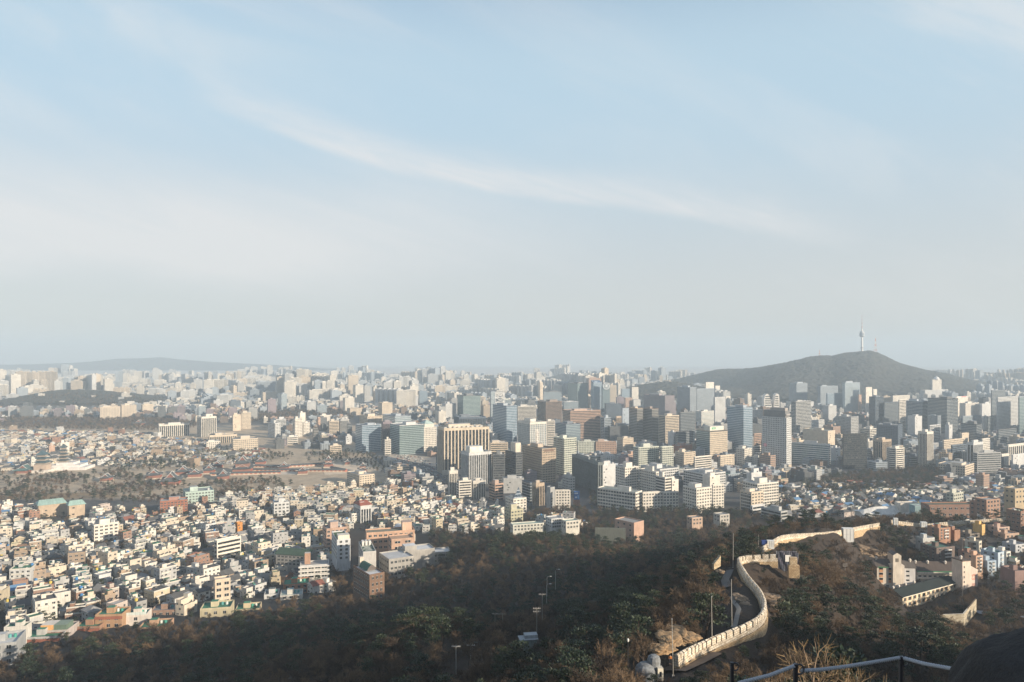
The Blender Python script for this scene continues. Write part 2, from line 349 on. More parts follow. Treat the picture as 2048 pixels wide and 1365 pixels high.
def g1(x, y): return float(ground(np.array([x]), np.array([y]))[0])
def hit(px, py, dmin=40, dmax=9000):
    """where the sight line of a picture point meets the ground"""
    d = np.exp(np.linspace(math.log(dmin), math.log(dmax), 900))
    x = (px - CX) / F * d; z = H - (py - HY) / F * d
    i = np.nonzero(z <= ground(x, d))[0]
    if len(i) == 0: return None
    d = float(d[i[0]]); return ((px - CX) / F * d, d, H - (py - HY) / F * d)
# districts, as outlines of their ground on the picture
TOWN = [(-90,1000),(120,1034),(300,1026),(420,1000),(560,985),(700,975),(880,968),(905,1000),(1010,1030),(1050,1050),(1170,1046),(1165,1062),(1000,1068),(870,1072),(800,1062),(690,1066),(650,1110),(662,1190),(600,1228),(430,1258),(160,1292),(0,1345),(-90,1352)]
TOWN_R = [(1800,1062),(1850,1055),(2030,1052),(2110,1050),(2110,1180),(1975,1180),(1965,1120),(1880,1115),(1830,1100)]
VILLAGE = [(1545,965),(1700,950),(1860,945),(1870,960),(2110,950),(2110,1035),(1900,1032),(1700,1035),(1560,1038),(1530,1010)]
PARK = [(1600,968),(1690,952),(1860,938),(1888,944),(1880,985),(1760,985),(1640,1000)]
def ground_col():
    pass
SP = [1]
nu, nv = 360, 300
us = np.linspace(-1.0, 1.0, nu); vs = np.exp(np.linspace(math.log(3.0), math.log(13500), nv))
gx = us[None, :] * vs[:, None]; gy = np.repeat(vs[:, None], nu, 1); gz = ground(gx, gy)
rn = np.random.default_rng(3)
jit = rn.normal(0, 1, gz.shape); gz = gz + jit * np.clip(vs[:, None] * .0012, 0, .5) * ((gy < 900) & (gy > 60))
gc = np.zeros((nv, nu, 4), np.float32); gc[..., 3] = 1
gpx = CX + F * gx / gy; gpy = HY + F * (H - gz) / gy
for i in range(nv):
    for j in range(nu):
        d = gy[i, j]; a, b_ = gpx[i, j], gpy[i, j]
        if d < 900 and not (inpoly(a, b_, TOWN) or inpoly(a, b_, TOWN_R)) and b_ > 1030: c = (.034, .022, .014)
        elif d < 950: c = (.036, .035, .034)
        elif d < 2300 and a < 780 and 850 < b_ < 1000: c = (.42, .33, .23)
        elif d > 2600 and gz[i, j] > 14: c = (.052, .045, .03)
        elif d > 5500: c = (.50, .47, .44)  # paled so the ground fades like haze toward the horizon
        else: c = (.075, .073, .072)
        gc[i, j, :3] = c
verts = np.stack([gx, gy, gz], -1).reshape(-1, 3)
idx = np.arange(nv * nu).reshape(nv, nu); faces = np.stack([idx[:-1, :-1], idx[:-1, 1:], idx[1:, 1:], idx[1:, :-1]], -1).reshape(-1, 4)
me = bpy.data.meshes.new('ground'); me.from_pydata(verts.tolist(), [], faces.tolist())
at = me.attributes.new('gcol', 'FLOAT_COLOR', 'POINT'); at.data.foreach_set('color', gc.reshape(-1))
me.materials.append(MAT['ground']); me.polygons.foreach_set('use_smooth', np.ones(len(faces), bool))
go = bpy.data.objects.new('ground', me); C.objects.link(go); tag(go, kind='structure')
# wooded skin of the city hills and the tower hill, just above the ground sheet
def hill_sheet(name, x0, x1, y0, y1, nx, ny, zmin, bump):
    X, Y = np.meshgrid(np.linspace(x0, x1, nx), np.linspace(y0, y1, ny)); Z = ground(X, Y)
    r_ = np.random.default_rng(5); keep = Z > zmin
    Zb = Z + 1.5 + r_.uniform(0, bump, Z.shape)
    vid = -np.ones(X.shape, int); V = []; Fc = []
    for i in range(ny - 1):
        for j in range(nx - 1):
            if keep[i, j] and keep[i, j + 1] and keep[i + 1, j] and keep[i + 1, j + 1]:
                q = []
                for a, b_ in ((i, j), (i, j + 1), (i + 1, j + 1), (i + 1, j)):
                    if vid[a, b_] < 0: vid[a, b_] = len(V); V.append((X[a, b_], Y[a, b_], Zb[a, b_]))
                    q.append(vid[a, b_])
                Fc.append(q)
    me = bpy.data.meshes.new(name); me.from_pydata(V, [], Fc); me.materials.append(MAT['hillwood'])
    o = bpy.data.objects.new(name, me); C.objects.link(o); tag(o, kind='structure'); return o
hill_sheet('hill', 200, 3600, 2750, 5600, 260, 190, 16, 9)
hill_sheet('hill', -2300, -1250, 2350, 3700, 90, 90, 16, 8)
hill_sheet('hill', 200, 800, 4700, 6400, 50, 60, 16, 8)
# far mountain range beyond the city
def range_hill(d, pts, depth):
    V = []; Fc = []; r_ = random.Random(4)
    xs = np.linspace(pts[0][0], pts[-1][0], 160); ys = np.interp(xs, [p[0] for p in pts], [p[1] for p in pts])
    prof = [(-1, 0), (-.6, .35), (-.3, .72), (0, 1), (.4, .6), (1, 0)]
    for a, b_ in zip(xs, ys):
        top = H + (HY - b_) / F * d
        for s, q in prof: V.append(((a - CX) / F * d, d + s * depth + r_.uniform(-60, 60), max(-.5, top * q + r_.uniform(-4, 4) * (0 < q < 1))))
    m = len(prof)
    for i in range(len(xs) - 1):
        for j in range(m - 1): Fc.append((i * m + j, i * m + j + 1, (i + 1) * m + j + 1, (i + 1) * m + j)[::-1])
    me = bpy.data.meshes.new('mountain'); me.from_pydata(V, [], Fc); me.materials.append(MAT['hillwood'])
    o = bpy.data.objects.new('mountain', me); C.objects.link(o); tag(o, kind='structure')
range_hill(10500, [(-250,732),(-60,731),(60,729),(150,726),(190,723),(230,718),(280,717),(320,715),(360,719),(420,724),(480,727),(560,731),(640,737),(760,743)], 700)
range_hill(11500, [(-400,726),(100,731),(500,735),(600,742)], 500)
# the mountain behind the viewpoint: unseen shoulder shaped to shade the foot of the slope
bx = np.linspace(-500, 1500, 110); by = np.linspace(-900, 3.2, 60); BX, BY = np.meshgrid(bx, by)
edge = ground(BX * 0 + np.clip(BX, -2.6, 2.6), BX * 0 + 3.2)
def shoulder(x, y):
    return 118 * np.exp(-((x - 520) / 200) ** 2 - ((y + 130) / 150) ** 2) + 60 * np.exp(-((x - 150) / 160) ** 2 - ((y + 260) / 150) ** 2)
side = np.where(BX < 0, -np.abs(BX) * .28, -np.clip(BX - 3, 0, 900) * .05)
BZ = np.maximum(edge + side * np.clip((3.2 - BY) / 40 + 1, 0, 1.0) + shoulder(BX, BY) * np.clip((3.2 - BY) / 30, 0, 1), 20) - .15
idx = np.arange(BX.size).reshape(BX.shape); faces = np.stack([idx[:-1, :-1], idx[:-1, 1:], idx[1:, 1:], idx[1:, :-1]], -1).reshape(-1, 4)
me = bpy.data.meshes.new('mountain'); me.from_pydata(np.stack([BX, BY, BZ], -1).reshape(-1, 3).tolist(), [], faces.tolist()); me.materials.append(MAT['hillwood'])
o = bpy.data.objects.new('mountain', me); C.objects.link(o); tag(o, kind='structure')
# ------------------------------------------------------------------ city buildings
COL0 = dict(W=(.70,.65,.57), C=(.62,.52,.40), T=(.47,.37,.27), P=(.46,.31,.23), B=(.20,.14,.105), G=(.40,.40,.39), D=(.12,.125,.13), K=(.035,.04,.045),
           S=(.33,.38,.43), R=(.34,.14,.085), L=(.58,.58,.57), E=(.53,.55,.47), N=(.10,.13,.17), Y=(.56,.44,.26), V=(.27,.22,.24), O=(.58,.25,.06))
COL = {q_: tuple(w_ * .86 for w_ in v_) for q_, v_ in COL0.items()}
GLC = dict(a=(.16,.24,.27), b=(.20,.28,.36), c=(.07,.09,.11), d=(.30,.36,.40), e=(.12,.11,.10), f=(.13,.20,.21))
FOOT = []                                              # footprints in plan (corner lists) and what they cover in the picture
def solve(xl, xc, xr, d, phi=None, bdef=None):
    """footprint from the picture columns of its left end, near corner and right end"""
    X = (xc - CX) / F * d; ul, ur = (xl - CX) / F, (xr - CX) / F
    best = None
    for ph in ([phi] if phi is not None else range(4, 78, 2)):
        c_, s_ = math.cos(R(ph)), math.sin(R(ph))
        den = c_ - ur * s_
        if den <= .05: continue
        a = (ur * d - X) / den
        den2 = s_ + ul * c_
        bb = (X - ul * d) / den2 if den2 > .06 and xc - xl > .8 else None
        if phi is not None or bb is None:
            cost = abs(ph - 27) / 25 + (0 if (bb is not None or xc - xl <= .8) else 5)
        else: cost = abs(math.log(max(bb, 1) / max(a, 1) / .8)) * .8 + abs(ph - 30) / 25
        if best is None or cost < best[0]: best = (cost, ph, a, bb)
    _, ph, a, bb = best
    if bb is None or bb > 140: bb = bdef or min(max(a * .6, 10), 40)
    if xc - xl <= .8 and phi is None: ph = 10; a = (ur * d - X) / (math.cos(R(10)) - ur * math.sin(R(10)))
    return X, R(ph), max(a, 3.0), max(bdef or bb, 3.0)
def block(mb, x0, y0, x1, y1, z0, z1, col, m=0, roofcol=(.30,.30,.29)):
    """walls with parapet and sunk roof deck"""
    t = min(.4, (x1 - x0) * .1); z1 -= 0.0
    mb.box(x0, y0, z0, x1, y1, z1 - 1.0, col, m, top=roofcol, tm=0)
    mb.ring(x0, y0, x1, y1, z1 - 1.0, z1, t, tuple(min(1, q * 1.08) for q in col), 0)
def rooftop(root, a, b, h, col, rn_, big=True):
    """lift house and machine boxes standing on a roof, each a part"""
    if min(a, b) < 7: return
    pa, pb = a * rn_.uniform(.25, .5), b * rn_.uniform(.3, .5); px_, py_ = rn_.uniform(.1, .4) * a, rn_.uniform(.15, .4) * b
    m = MB(); m.box(px_, py_, h - 1, px_ + pa, py_ + pb, h + rn_.uniform(2.5, 5.5), col, top=(.33,.33,.32)); m.build('penthouse', 'paint', root)
    for i in range(rn_.randint(1, 3) if big else 0):
        ux, uy = rn_.uniform(.55, .85) * a, rn_.uniform(.08, .8) * b; s_ = rn_.uniform(1.5, 3.5)
        if ux + s_ > a - .6 or uy + s_ > b - .6: continue
        m = MB(); m.box(ux, uy, h - 1, ux + s_, uy + s_ * .8, h + rn_.uniform(.8, 2.4), (.5,.5,.5) if i % 2 else (.25,.27,.28)); m.build('rooftop_unit', 'paint', root)
def tower(xl, xc, xr, yt, yb, style, wall, label, phi=None, cat=None, bdef=None, gl='c', d=None, fh=3.7, name=None, pent=True, seed=None, group=None, roof=None, bay=None):
    if d is None:
        h_ = hit((xc + xr) / 2, yb, 150, 12000); d = h_[1] if h_ else 290000 / max(yb - HY, 20)
    X, ph, a, b = solve(xl, xc, xr, d, phi, bdef)
    z0 = min(g1(X, d), g1(X + a * math.cos(ph), d + a * math.sin(ph))) - .5
    h = H - (yt - HY) / F * d - z0
    rn_ = random.Random(seed or int(xl * 7 + yt * 13)); wc = COL[wall] if isinstance(wall, str) else wall; gc_ = GLC[gl]
    nm = name or {'glass': 'glass_tower', 'win': 'apartment_block', 'apt': 'apartment_block'}.get(style, 'office_building')
    ct = cat or {'win': 'apartment block', 'apt': 'apartment block'}.get(style, 'office building')
    root = empty(nm, (X, d, z0), ph); tag(root, uniq(label), ct, group)
    c_, s_ = math.cos(ph), math.sin(ph)
    FOOT.append(dict(P=[(X, d), (X + a * c_, d + a * s_), (X + a * c_ - b * s_, d + a * s_ + b * c_), (X - b * s_, d + b * c_)], px=(min(xl, xc), xr), d=d, yb=yb, yt=yt))
    nf = max(1, int(round((h - 1.5) / fh))); fh = (h - 1.5) / nf; far = d > 2100
    rc = roof or rn_.choice([(.30,.30,.29), (.38,.37,.35), (.22,.23,.23), (.30,.33,.30)])
    def shell(mat, col, x0=0, y0=0, x1=None, y1=None, top=h):
        m = MB(); block(m, x0, y0, x1 if x1 is not None else a, y1 if y1 is not None else b, 0, top, col, 0, rc); return m
    if far and style in ('band', 'grid', 'vert', 'win', 'apt'):
        m = MB(); m.box(0, 0, 0, a, b, h - 1, wc, 0, top=rc, tm=1); m.ring(0, 0, a, b, h - 1, h, .4, wc, 1); m.build('wall', ['facade', 'paint'], root)
    elif style == 'plain':
        shell('paint', wc).build('wall', 'paint', root)
        m = MB()
        for i in range(nf):
            if rn_.random() < .6:
                z = i * fh + .35 * fh; q = a * rn_.uniform(.1, .3); m.box(q, -.06, z, q + min(2.4, a * .3), .0, z + fh * .4, (.05,.06,.07))
        if m.v: m.build('window_column', 'window', root)
    elif style == 'glass':
        m = MB(); m.box(0, 0, 0, a, b, h - 1.2, gc_, 0, top=rc, tm=1); m.ring(-.15, -.15, a + .15, b + .15, h - 1.2, h, .5, wc, 1); m.build('curtain_wall', ['glass', 'paint'], root)
    elif style == 'band':
        shell('paint', wc).build('wall', 'paint', root)
        for i in range(nf):
            z = i * fh + fh * .36; e = .12; m = MB(); g0 = min(.9, a * .05)
            m.box(g0, -e, z, a - g0, 0, z + fh * .5, gc_); m.box(-e, g0, z, 0, b - g0, z + fh * .5, gc_)
            if d < 1500: m.box(a, g0, z, a + e, b - g0, z + fh * .5, gc_)
            m.build('window_band', 'window' if gl in 'ce' else 'glass', root)
    elif style == 'vert':
        m = MB(); m.box(.5, .5, 0, a - .5, b - .5, h - 2.2, gc_, 0, top=rc, tm=1); m.build('glazing', ['window' if gl in 'ce' else 'glass', 'paint'], root)
        sp = bay or max(2.4, min(4.2, a / 8)); n1, n2 = max(2, int(a / sp)), max(2, int(b / sp)); t = sp * .32
        m = MB(); m.ring(0, 0, a, b, h - 4.6, h, .75, wc); m.build('cornice', 'paint', root)
        for n_, L, sx in ((n1, a, 0), (n2, b, 1)):
            for i in range(n_ + 1):
                q = (L - t) * i / n_; m = MB()
                if sx == 0: m.box(q, -.1, 0, q + t, .5, h - 4.6, wc); m.build('pier', 'paint', root); 
                elif i > 0: m.box(-.1, q, 0, .5, q + t, h - 4.6, wc); m.build('pier', 'paint', root)
        m = MB(); m.box(a - .5, .5, 0, a, b, h - 4.6, wc); m.box(.5, b - .5, 0, a - .5, b, h - 4.6, wc); m.build('rear_wall', 'paint', root)
    elif style == 'grid':
        m = MB(); m.box(.35, .35, 0, a - .35, b - .35, h - 2, gc_, 0, top=rc, tm=1); m.build('glazing', ['window' if gl in 'ce' else 'glass', 'paint'], root)
        sp = bay or 3.4; n1, n2 = max(2, int(a / sp)), max(2, int(b / sp)); m = MB()
        for n_, L, sx in ((n1, a, 0), (n2, b, 1)):
            t = L / n_ * .42
            for i in range(n_ + 1):
                q = (L - t) * i / n_
                if sx == 0: m.box(q, 0, 0, q + t, .35, h - 1.4, wc)
                else: m.box(0, max(q, .35), 0, .35, q + t, h - 1.4, wc)
        for i in range(nf + 1):
            z = min(i * fh, h - 1.5); zt = z + fh * .48 if i < nf else h
            m.box(.05, .03, z, a - .05, .32, min(zt, h), wc); m.box(.03, .36, z, .32, b - .05, min(zt, h), wc)
        m.ring(0, 0, a, b, h - 1.4, h, .36, wc); m.box(a - .35, .36, 0, a, b, h - 1.4, wc); m.box(.36, b - .35, 0, a - .36, b, h - 1.4, wc)
        m.build('facade_frame', 'paint', root)
    elif style in ('win', 'apt'):
        shell('paint', wc).build('wall', 'paint', root)
        sp = bay or 3.6; unit = window_mesh(style); n = 0; rest = MB()
        for L, sx in ((a, 0), (b, 1)):
            nb = max(1, int((L - .8) / sp)); st = L / nb
            for i in range(nf):
                for j in range(nb):
                    q = st * (j + .5); z = i * fh + fh * .36; ww, hh = st * .56, fh * .46
                    if style == 'apt': ww, hh = st * .74, fh * .52
                    n += 1
                    if n <= 90:
                        o = bpy.data.objects.new('window', unit); C.objects.link(o); o.parent = root; o.scale = (ww, 1, hh)
                        o.location = (q - ww / 2, 0, z) if sx == 0 else (0, q + ww / 2, z)
                        if sx: o.rotation_euler = (0, 0, -math.pi / 2)
                    elif sx == 0: rest.box(q - ww / 2, -.08, z, q + ww / 2, 0, z + hh, (.04,.05,.06))
                    else: rest.box(-.08, q - ww / 2, z, 0, q + ww / 2, z + hh, (.04,.05,.06))
        if rest.v: tag(rest.build('window', 'window', root), kind='stuff')
        if style == 'apt':
            for i in range(1, nf):
                m = MB(); m.box(.3, -.5, i * fh - .1, a - .3, -.1, i * fh + .75, tuple(q * 1.05 for q in wc)); m.build('balcony', 'paint', root)
    if pent: rooftop(root, a, b, h, tuple(min(.75, q * .9 + .08) for q in wc), rn_)
    return root, a, b, h
WM = {}
def window_mesh(kind):
    if kind not in WM:
        m = MB(); m.box(0, -.08, 0, 1, 0, 1, (.04,.05,.06), 0)
        for x0, z0, x1, z1 in ((-.04, -.05, 1.04, 0), (-.04, 1, 1.04, 1.05), (.47, 0, .53, 1)): m.box(x0, -.12, z0, x1, -.0, z1, (.5,.5,.48), 1)
        WM[kind] = m.mesh('window', ['window', 'paint'])
    return WM[kind]
TW = [
# the avenue and the block behind the palace
(711,724,761,851,906,'glass','S','curved blue glass office block at the head of the avenue',dict(gl='b')),
(764,766,784,844,900,'vert','V','mauve finned office block between two glass blocks',{}),
(765,790,822,833,893,'glass','S','grey glass block rising behind the finned mauve block',dict(gl='d')),
(780,799,848,851,911,'glass','L','wide green glass office block with pale end pier',dict(gl='f')),
(767.5,770,782,880,912,'band','W','small white office block with dark stripes before the green glass block',{}),
(834,848,873,855,904,'grid','W','white office block under a pale green pyramid roof',dict(pent=False)),
(719,735,768,833,884,'grid','C','ornate cream office block behind the curved glass block',{}),
(757,764,785,806,842,'grid','C','pale hotel tower with a grey side wall',{}),
(686,690,709,796,826,'vert','W','white tower on a wide pale podium',{}),
(694,700,724,817,832,'band','C','wide pale podium at the foot of the white tower',dict(pent=False)),
(695,697,717,752,795,'band','C','tall block with a lone aerial far down the city',{}),
(706,711,727,771,807,'vert','W','pale stepped tower before the block with the aerial',{}),
(727,729,741,773,805,'plain','G','grey tower touching the pale stepped tower',{}),
(746,750,766,783,804,'grid','C','short cream block with a raised centre',{}),
(773,775,790,779,802,'glass','S','hazy blue glass slab among the far blocks',dict(gl='d')),
(816,826,836,793,812,'band','L','pale triple slab of far flats',{}),
(837,839,855,782,809,'glass','S','hazy blue slab with a flat dark top',dict(gl='b')),
(871,873,878,786,809,'plain','C','thin bright far tower',{}),
(686,687,698,839,863,'band','W','narrow white striped block by the tree belt',{}),
(694,696,704,848,884,'glass','D','slim black glass block by the avenue',dict(gl='c')),
(690,692,704,873,889,'plain','L','low pale block at the foot of the slim black one',{}),
(694,719,749,951,974,'win','C','long cream school block beyond the palace wall',dict(fh=3.4)),
# the great government block and its neighbours
(875,888,978.5,857,952,'vert','C','great pale office slab with dark vertical strips along its whole front',dict(phi=22,bay=6.2,gl='e')),
(922.5,938,983,906,972,'vert','L','grey office block with white slotted front below the great striped slab',dict(gl='c',bay=3.2)),
(984,986,1010,909,970,'band','D','dark glass block beside the white slotted one',dict(gl='c')),
(1010.5,1032,1045,905,970,'band','D','black banded office block with a cream roof house',dict(gl='c')),
(978,981,1016,886,928,'band','C','low cream banded block behind the great striped slab',{}),
(915,926.5,961,792,848,'glass','D','dark green glass tower alone behind the great striped slab',dict(gl='f')),
(908,918,972,835,872,'vert','N','dark podium block at the foot of the dark green tower',{}),
(985.5,1013,1034,812,888,'glass','S','tall blue glass tower with one grey face',dict(gl='b')),
(980,982,990,783,846,'glass','S','narrow hazy glass tower behind the blue glass tower',dict(gl='d')),
(1001,1003,1022,800,826,'glass','E','small teal glass box above the blue tower',dict(gl='d')),
(1034,1036,1072.5,813,856,'band','W','white office tower with a slotted centre',dict(gl='c')),
(1034.5,1060,1093.5,845,908,'vert','W','white arched office tower with grey banded side',dict(gl='d')),
(1093,1095,1110,842,895,'band','W','white banded slab joined to the arched tower',{}),
(1044,1084,1112,898,968,'grid','T','tan office block with a roof mast and dark window rows',dict(phi=30,bay=3.0)),
(1075,1092,1124,804,853,'band','B','brown banded office block in the centre of the city',{}),
(1125,1141,1201,822,880,'band','P','wide brick pink office block with brown bands',dict(phi=20)),
(1126,1128,1157,804,826,'glass','L','pale grey glass block behind the brick pink one',dict(gl='d')),
(1135.5,1155,1176,767,818,'glass','D','tall dark tower with a grey green face',dict(gl='f')),
(1176,1178,1204,757,799,'plain','P','hazy pink tower behind the blue glass ones',{}),
(1182,1187,1204,766,819,'glass','S','blue glass tower with a slanted top',dict(gl='b')),
(1203,1205,1220,770,820,'glass','S','teal glass tower with a white round crown',dict(gl='a')),
(1218.5,1220,1233,771,808,'grid','C','pale stone tower beside the round crowned one',{}),
(1086,1088,1123,784,808,'glass','D','flat dark topped hall block far in the city',dict(gl='d')),
(1076,1080,1086,765,801,'plain','C','thin twin of pale flats, nearer one',{}),
(1096,1098,1106,765,786,'plain','C','thin pale flats farther off',{}),
(1111,1132,1161,849,884,'band','N','low dark glass block with pale bands',dict(gl='a')),
(1201,1209,1224,836,881,'band','S','grey striped block right behind the brick pink one',{}),
(1107,1128,1153,877,953,'apt','E','green striped tower of flats with one side in shade',dict(phi=35)),
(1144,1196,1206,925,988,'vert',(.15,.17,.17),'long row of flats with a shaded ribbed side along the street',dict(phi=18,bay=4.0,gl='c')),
(1154,1156,1190,883,908,'grid','E','low cream and green block behind the ribbed flats',{}),
(1190,1192,1233,884,908,'grid','P','low pink block with arched top windows',{}),
(1234,1246,1267,877,903,'grid','C','low peach block beside the arched pink one',{}),
(1093,1101,1109.5,975,1018,'plain','G','narrow grey wing beside the white gridded block',{}),
(1109.5,1110.5,1141,981,1022,'grid','W','white gridded block of square windows by the street corner',dict(bay=3.2)),
(1065,1072,1089,967,1014,'vert','T','grey beige eight sided tower with blunt corners',dict(bay=2.2)),
(1044,1060,1064,965,1008,'glass','N','dark glass flank behind the blunt cornered tower',dict(gl='c')),
(1005,1007,1048,957,988,'plain','G','low grey hall with a slab roof',{}),
(1011,1027,1053,998,1028,'win','W','white block with a glass wedge on its roof',{}),
(1009,1022,1046,1020,1048,'win',(.40,.38,.26),'olive grey block of flats by the wood edge',{}),
(1125,1140,1150,955,988,'win','G','small grey block of flats in the street gap',{}),
(896,899,916,942,993,'vert','W','thin white tower of flats before the striped slab',{}),
(913,918,943,962,1000,'band','W','white tower of flats with striped side and plain front',{}),
(944,946,971,962,999,'vert','W','white block with one brown ribbed corner',{}),
(978,990,1007,968,1003,'band','P','beige stepped block below the dark glass block',{}),
# centre right
(1258,1274,1286,817,884,'glass','T','brown glass tower with a cream edge',dict(gl='e')),
(1285,1304,1317,818,884,'glass','B','dark bronze twin tower with a lit right face',dict(gl='e')),
(1243,1245,1259,817,854,'plain','S','pale blue grey slab behind the bronze towers',{}),
(1287,1330,1349,792,840,'grid','V','plum coloured tower with cream gridded end',{}),
(1317,1331,1358,832,888,'band','C','cream banded tower with a dark brown side',{}),
(1262,1264,1277,775,802,'band','W','white banded far tower',{}),
(1242.5,1244,1262,778,804,'glass','S','dark slab beside the white banded far tower',dict(gl='b')),
(1232,1234,1249,795,818,'plain','V','plum dark low tower',{}),
(1249,1251,1265,796,820,'grid','P','small pink block with rows of windows',{}),
(1265,1267,1281,800,820,'band','L','small pale banded block',{}),
(1209,1212,1243,808,842,'vert','N','slate dark block with narrow fins',{}),
(1231,1233,1243,833,856,'vert','T','small tan ribbed block',{}),
(1215,1220,1257,853,882,'plain','D','low dark hall among the towers',{}),
(1336,1347,1352,865,898,'plain','L','tall blank grey wall block',{}),
(1352,1354,1369,875,896,'plain','G','blank grey low block',{}),
(1266,1277,1318,895,942,'apt','E','white and green tower of flats with stacked balconies',dict(phi=24)),
(1320,1324,1347,894,943,'apt','E','second white and green tower of flats, narrower',dict(phi=24)),
(1344,1358,1385,892,913,'plain','R','red brick block with a blank front',{}),
(1350,1368,1391,905,932,'grid','C','cream gridded block below the red brick one',{}),
# the white estate
(1195,1271,1284,985,1025,'apt','W','long white slab of flats, its striped side to the street',dict(phi=52)),
(1284,1286,1326,985,1024,'win','W','white slab of flats with square windows facing the wood',dict(phi=14)),
(1326,1327,1357,984,1022,'win','W','white slab of flats at the estate end',dict(phi=6)),
(1198,1204,1231,930,985,'plain','L','blank grey white stair tower at the estate back',{}),
(1231,1250,1277,935,1000,'win','W','high white block in the estate court',{}),
(1279,1312,1324,944,1005,'win','W','high white corner block with a blank side',{}),
(1311,1330,1344,955,1010,'band','W','stepped white block with striped front in the estate',{}),
(1335,1344,1357,960,1008,'plain','W','white round ended stair block of the estate',{}),
(1281,1320,1357,939,985,'apt','L','back range of the white estate',{}),
(1366,1393,1424,977,1027,'win','W','second white estate, near block with bent front',dict(phi=30)),
(1424,1426,1448,970,1018,'win','W','second white estate, side block',dict(phi=20)),
(1405,1420,1440,952,1005,'plain','W','blank white stair tower of the second estate',{}),
(1367,1410,1451,948,990,'apt','L','second white estate, back range',{}),
(1486,1515,1557,968,1016,'apt','W','third white estate, bright near block',dict(phi=26)),
(1493,1503,1524,946,1000,'plain','L','third white estate, grey stair tower behind',{}),
(1480,1503,1527,985,1028,'win','C','cream block with one black glass side',dict(bay=4.6)),
(1503,1505,1530,1012,1034,'band','L','low pale banded block before the cream one',{}),
(1522,1562,1575,1023,1044,'band','G','low grey banded block at the hill foot',{}),
# hotel group and right centre
(1354,1380,1393,775,834,'band','S','tall blue grey hotel slab with a bright edge',{}),
(1392,1394,1428.5,778,826,'vert','S','ribbed blue grey hotel wing',{}),
(1410,1412,1428,765,812,'plain','W','white lift tower above the hotel wing',{}),
(1429,1431,1440,772,798,'plain','W','white slab beside the hotel wing',{}),
(1427,1430,1451,795,847,'vert','L','pale ribbed tower before the hotel',{}),
(1451,1452,1461,793,818,'plain','W','thin white block behind the ribbed tower',{}),
(1454,1487,1505,815,904,'glass','S','large blue glass tower with a dark right face',dict(gl='b')),
(1357,1361,1391,825,876,'glass','D','dark glass block under the hotel',dict(gl='c')),
(1391,1403,1428,823,855,'band','W','white block with glass corner under the hotel wing',dict(gl='a')),
(1393,1420,1455,862,917,'grid','C','cream gridded tower with dark glass side and roof sign',dict(bay=2.9)),
(1352,1356,1387,864,899,'glass','D','low dark glass block with rounded shoulder',dict(gl='c')),
(1388,1390,1423,914,942,'band','W','low white block with a row of dark openings',{}),
(1472,1489,1504,898,931,'win','W','white block of flats with stepped roof houses',{}),
(1437,1441,1469,912,934,'win','C','cream villa block with gabled top',{}),
(1507,1509,1523,868,899,'band','P','brown pink banded block by the blue glass tower',{}),
(1507,1508,1523,893,911,'band','W','small white striped block by the grey grid tower',{}),
(1524,1573,1583,836,934,'grid','L','big grey gridded bank tower with a dark crown',dict(phi=40,bay=3.3)),
(1582,1592,1622,803,870,'band','G','grey tower with a dark left side and pale bands',{}),
(1606,1656,1670,862,902,'plain','C','cream block with a blank side and bright end',{}),
(1580,1658,1661,890,934,'band','L','long low grey banded block',dict(phi=55,gl='a')),
(1658,1672,1681,896,922,'plain','L','grey annex at the end of the long banded block',{}),
(1578,1593,1615,767,806,'band','S','blue tower with a white lit core before the hill',{}),
(1634,1641,1676,773,812,'vert','S','hazy blue tower with three white strips',{}),
(1652,1655,1686,787,826,'glass','S','hazy blue block under the three stripped tower',dict(gl='b')),
(1645,1657,1673,812,842,'band','L','small pale stepped block under the hill',{}),
(1621,1623,1649,841,860,'grid','L','low grey gridded block',{}),
(1672,1702,1717,834,879,'grid','G','grey gridded block with a cream end',{}),
(1685,1687,1734,868,939,'band','K','black block wrapped in thin pale bands by the park',dict(gl='c',phi=8)),
(1685,1690,1720,766,826,'glass','S','hazy blue block with a white flat cap',dict(gl='d')),
(1716,1718,1723,790,826,'plain','P','thin pink strip tower',{}),
(1730,1732,1744,775,826,'plain','W','bright white slab before the hill',{}),
(1745,1747,1754,779,812,'plain','W','smaller white slab before the hill',{}),
(1738,1751,1767,794,852,'band','N','dark stepped tower with a patch of lit windows',{}),
(1767,1769,1799,805,852,'glass','N','dark blue plain tower',dict(gl='c')),
(1783,1786,1820,792,830,'band','W','broad white capped block',{}),
(1798,1799,1812,800,869,'band','W','thin white tower with ladder windows',{}),
(1812,1844,1856,803,864,'band','S','blue banded tower with a lit right edge',{}),
(1815,1830,1844,833,870,'plain','L','pale ribbed slabs in a row',{}),
(1753,1796,1805,851,894,'grid','N','dark gridded block with a pale end wall',{}),
(1720,1740,1754,858,879,'band','W','low white striped block behind the black one',{}),
(1746,1765,1783,880,922,'vert','T','beige brown ribbed block by the park',{}),
(1773,1792,1809,897,939,'band','W','white block of flats with bands beside the park',{}),
(1836,1854,1867,864,937,'vert','W','tall white ribbed tower standing over the park',{}),
(1819,1822,1850,915,934,'glass','D','low curved dark glass block by the park',dict(gl='c')),
# far right
(1856,1894,1916,798,869,'glass','K','great black tower with a brown right face',dict(gl='c')),
(1909,1911,1936,796,834,'plain','W','white topped block with a red roof sign',{}),
(1919,1931,1958,807,839,'band','W','white banded block behind the great black tower',{}),
(1959,1964,1984,808,839,'plain','L','pale blank block with a bright side',{}),
(1923,1926,1963,833,854,'glass','S','low blue glass block',dict(gl='d')),
(1964,1967,1974,833,861,'plain','W','narrow white block by the dark one',{}),
(1974,1976,1988,833,866,'glass','D','narrow dark block beside a white one',dict(gl='c')),
(1922,1953,1964,849,889,'glass','K','black glass block with a pale end',dict(gl='c')),
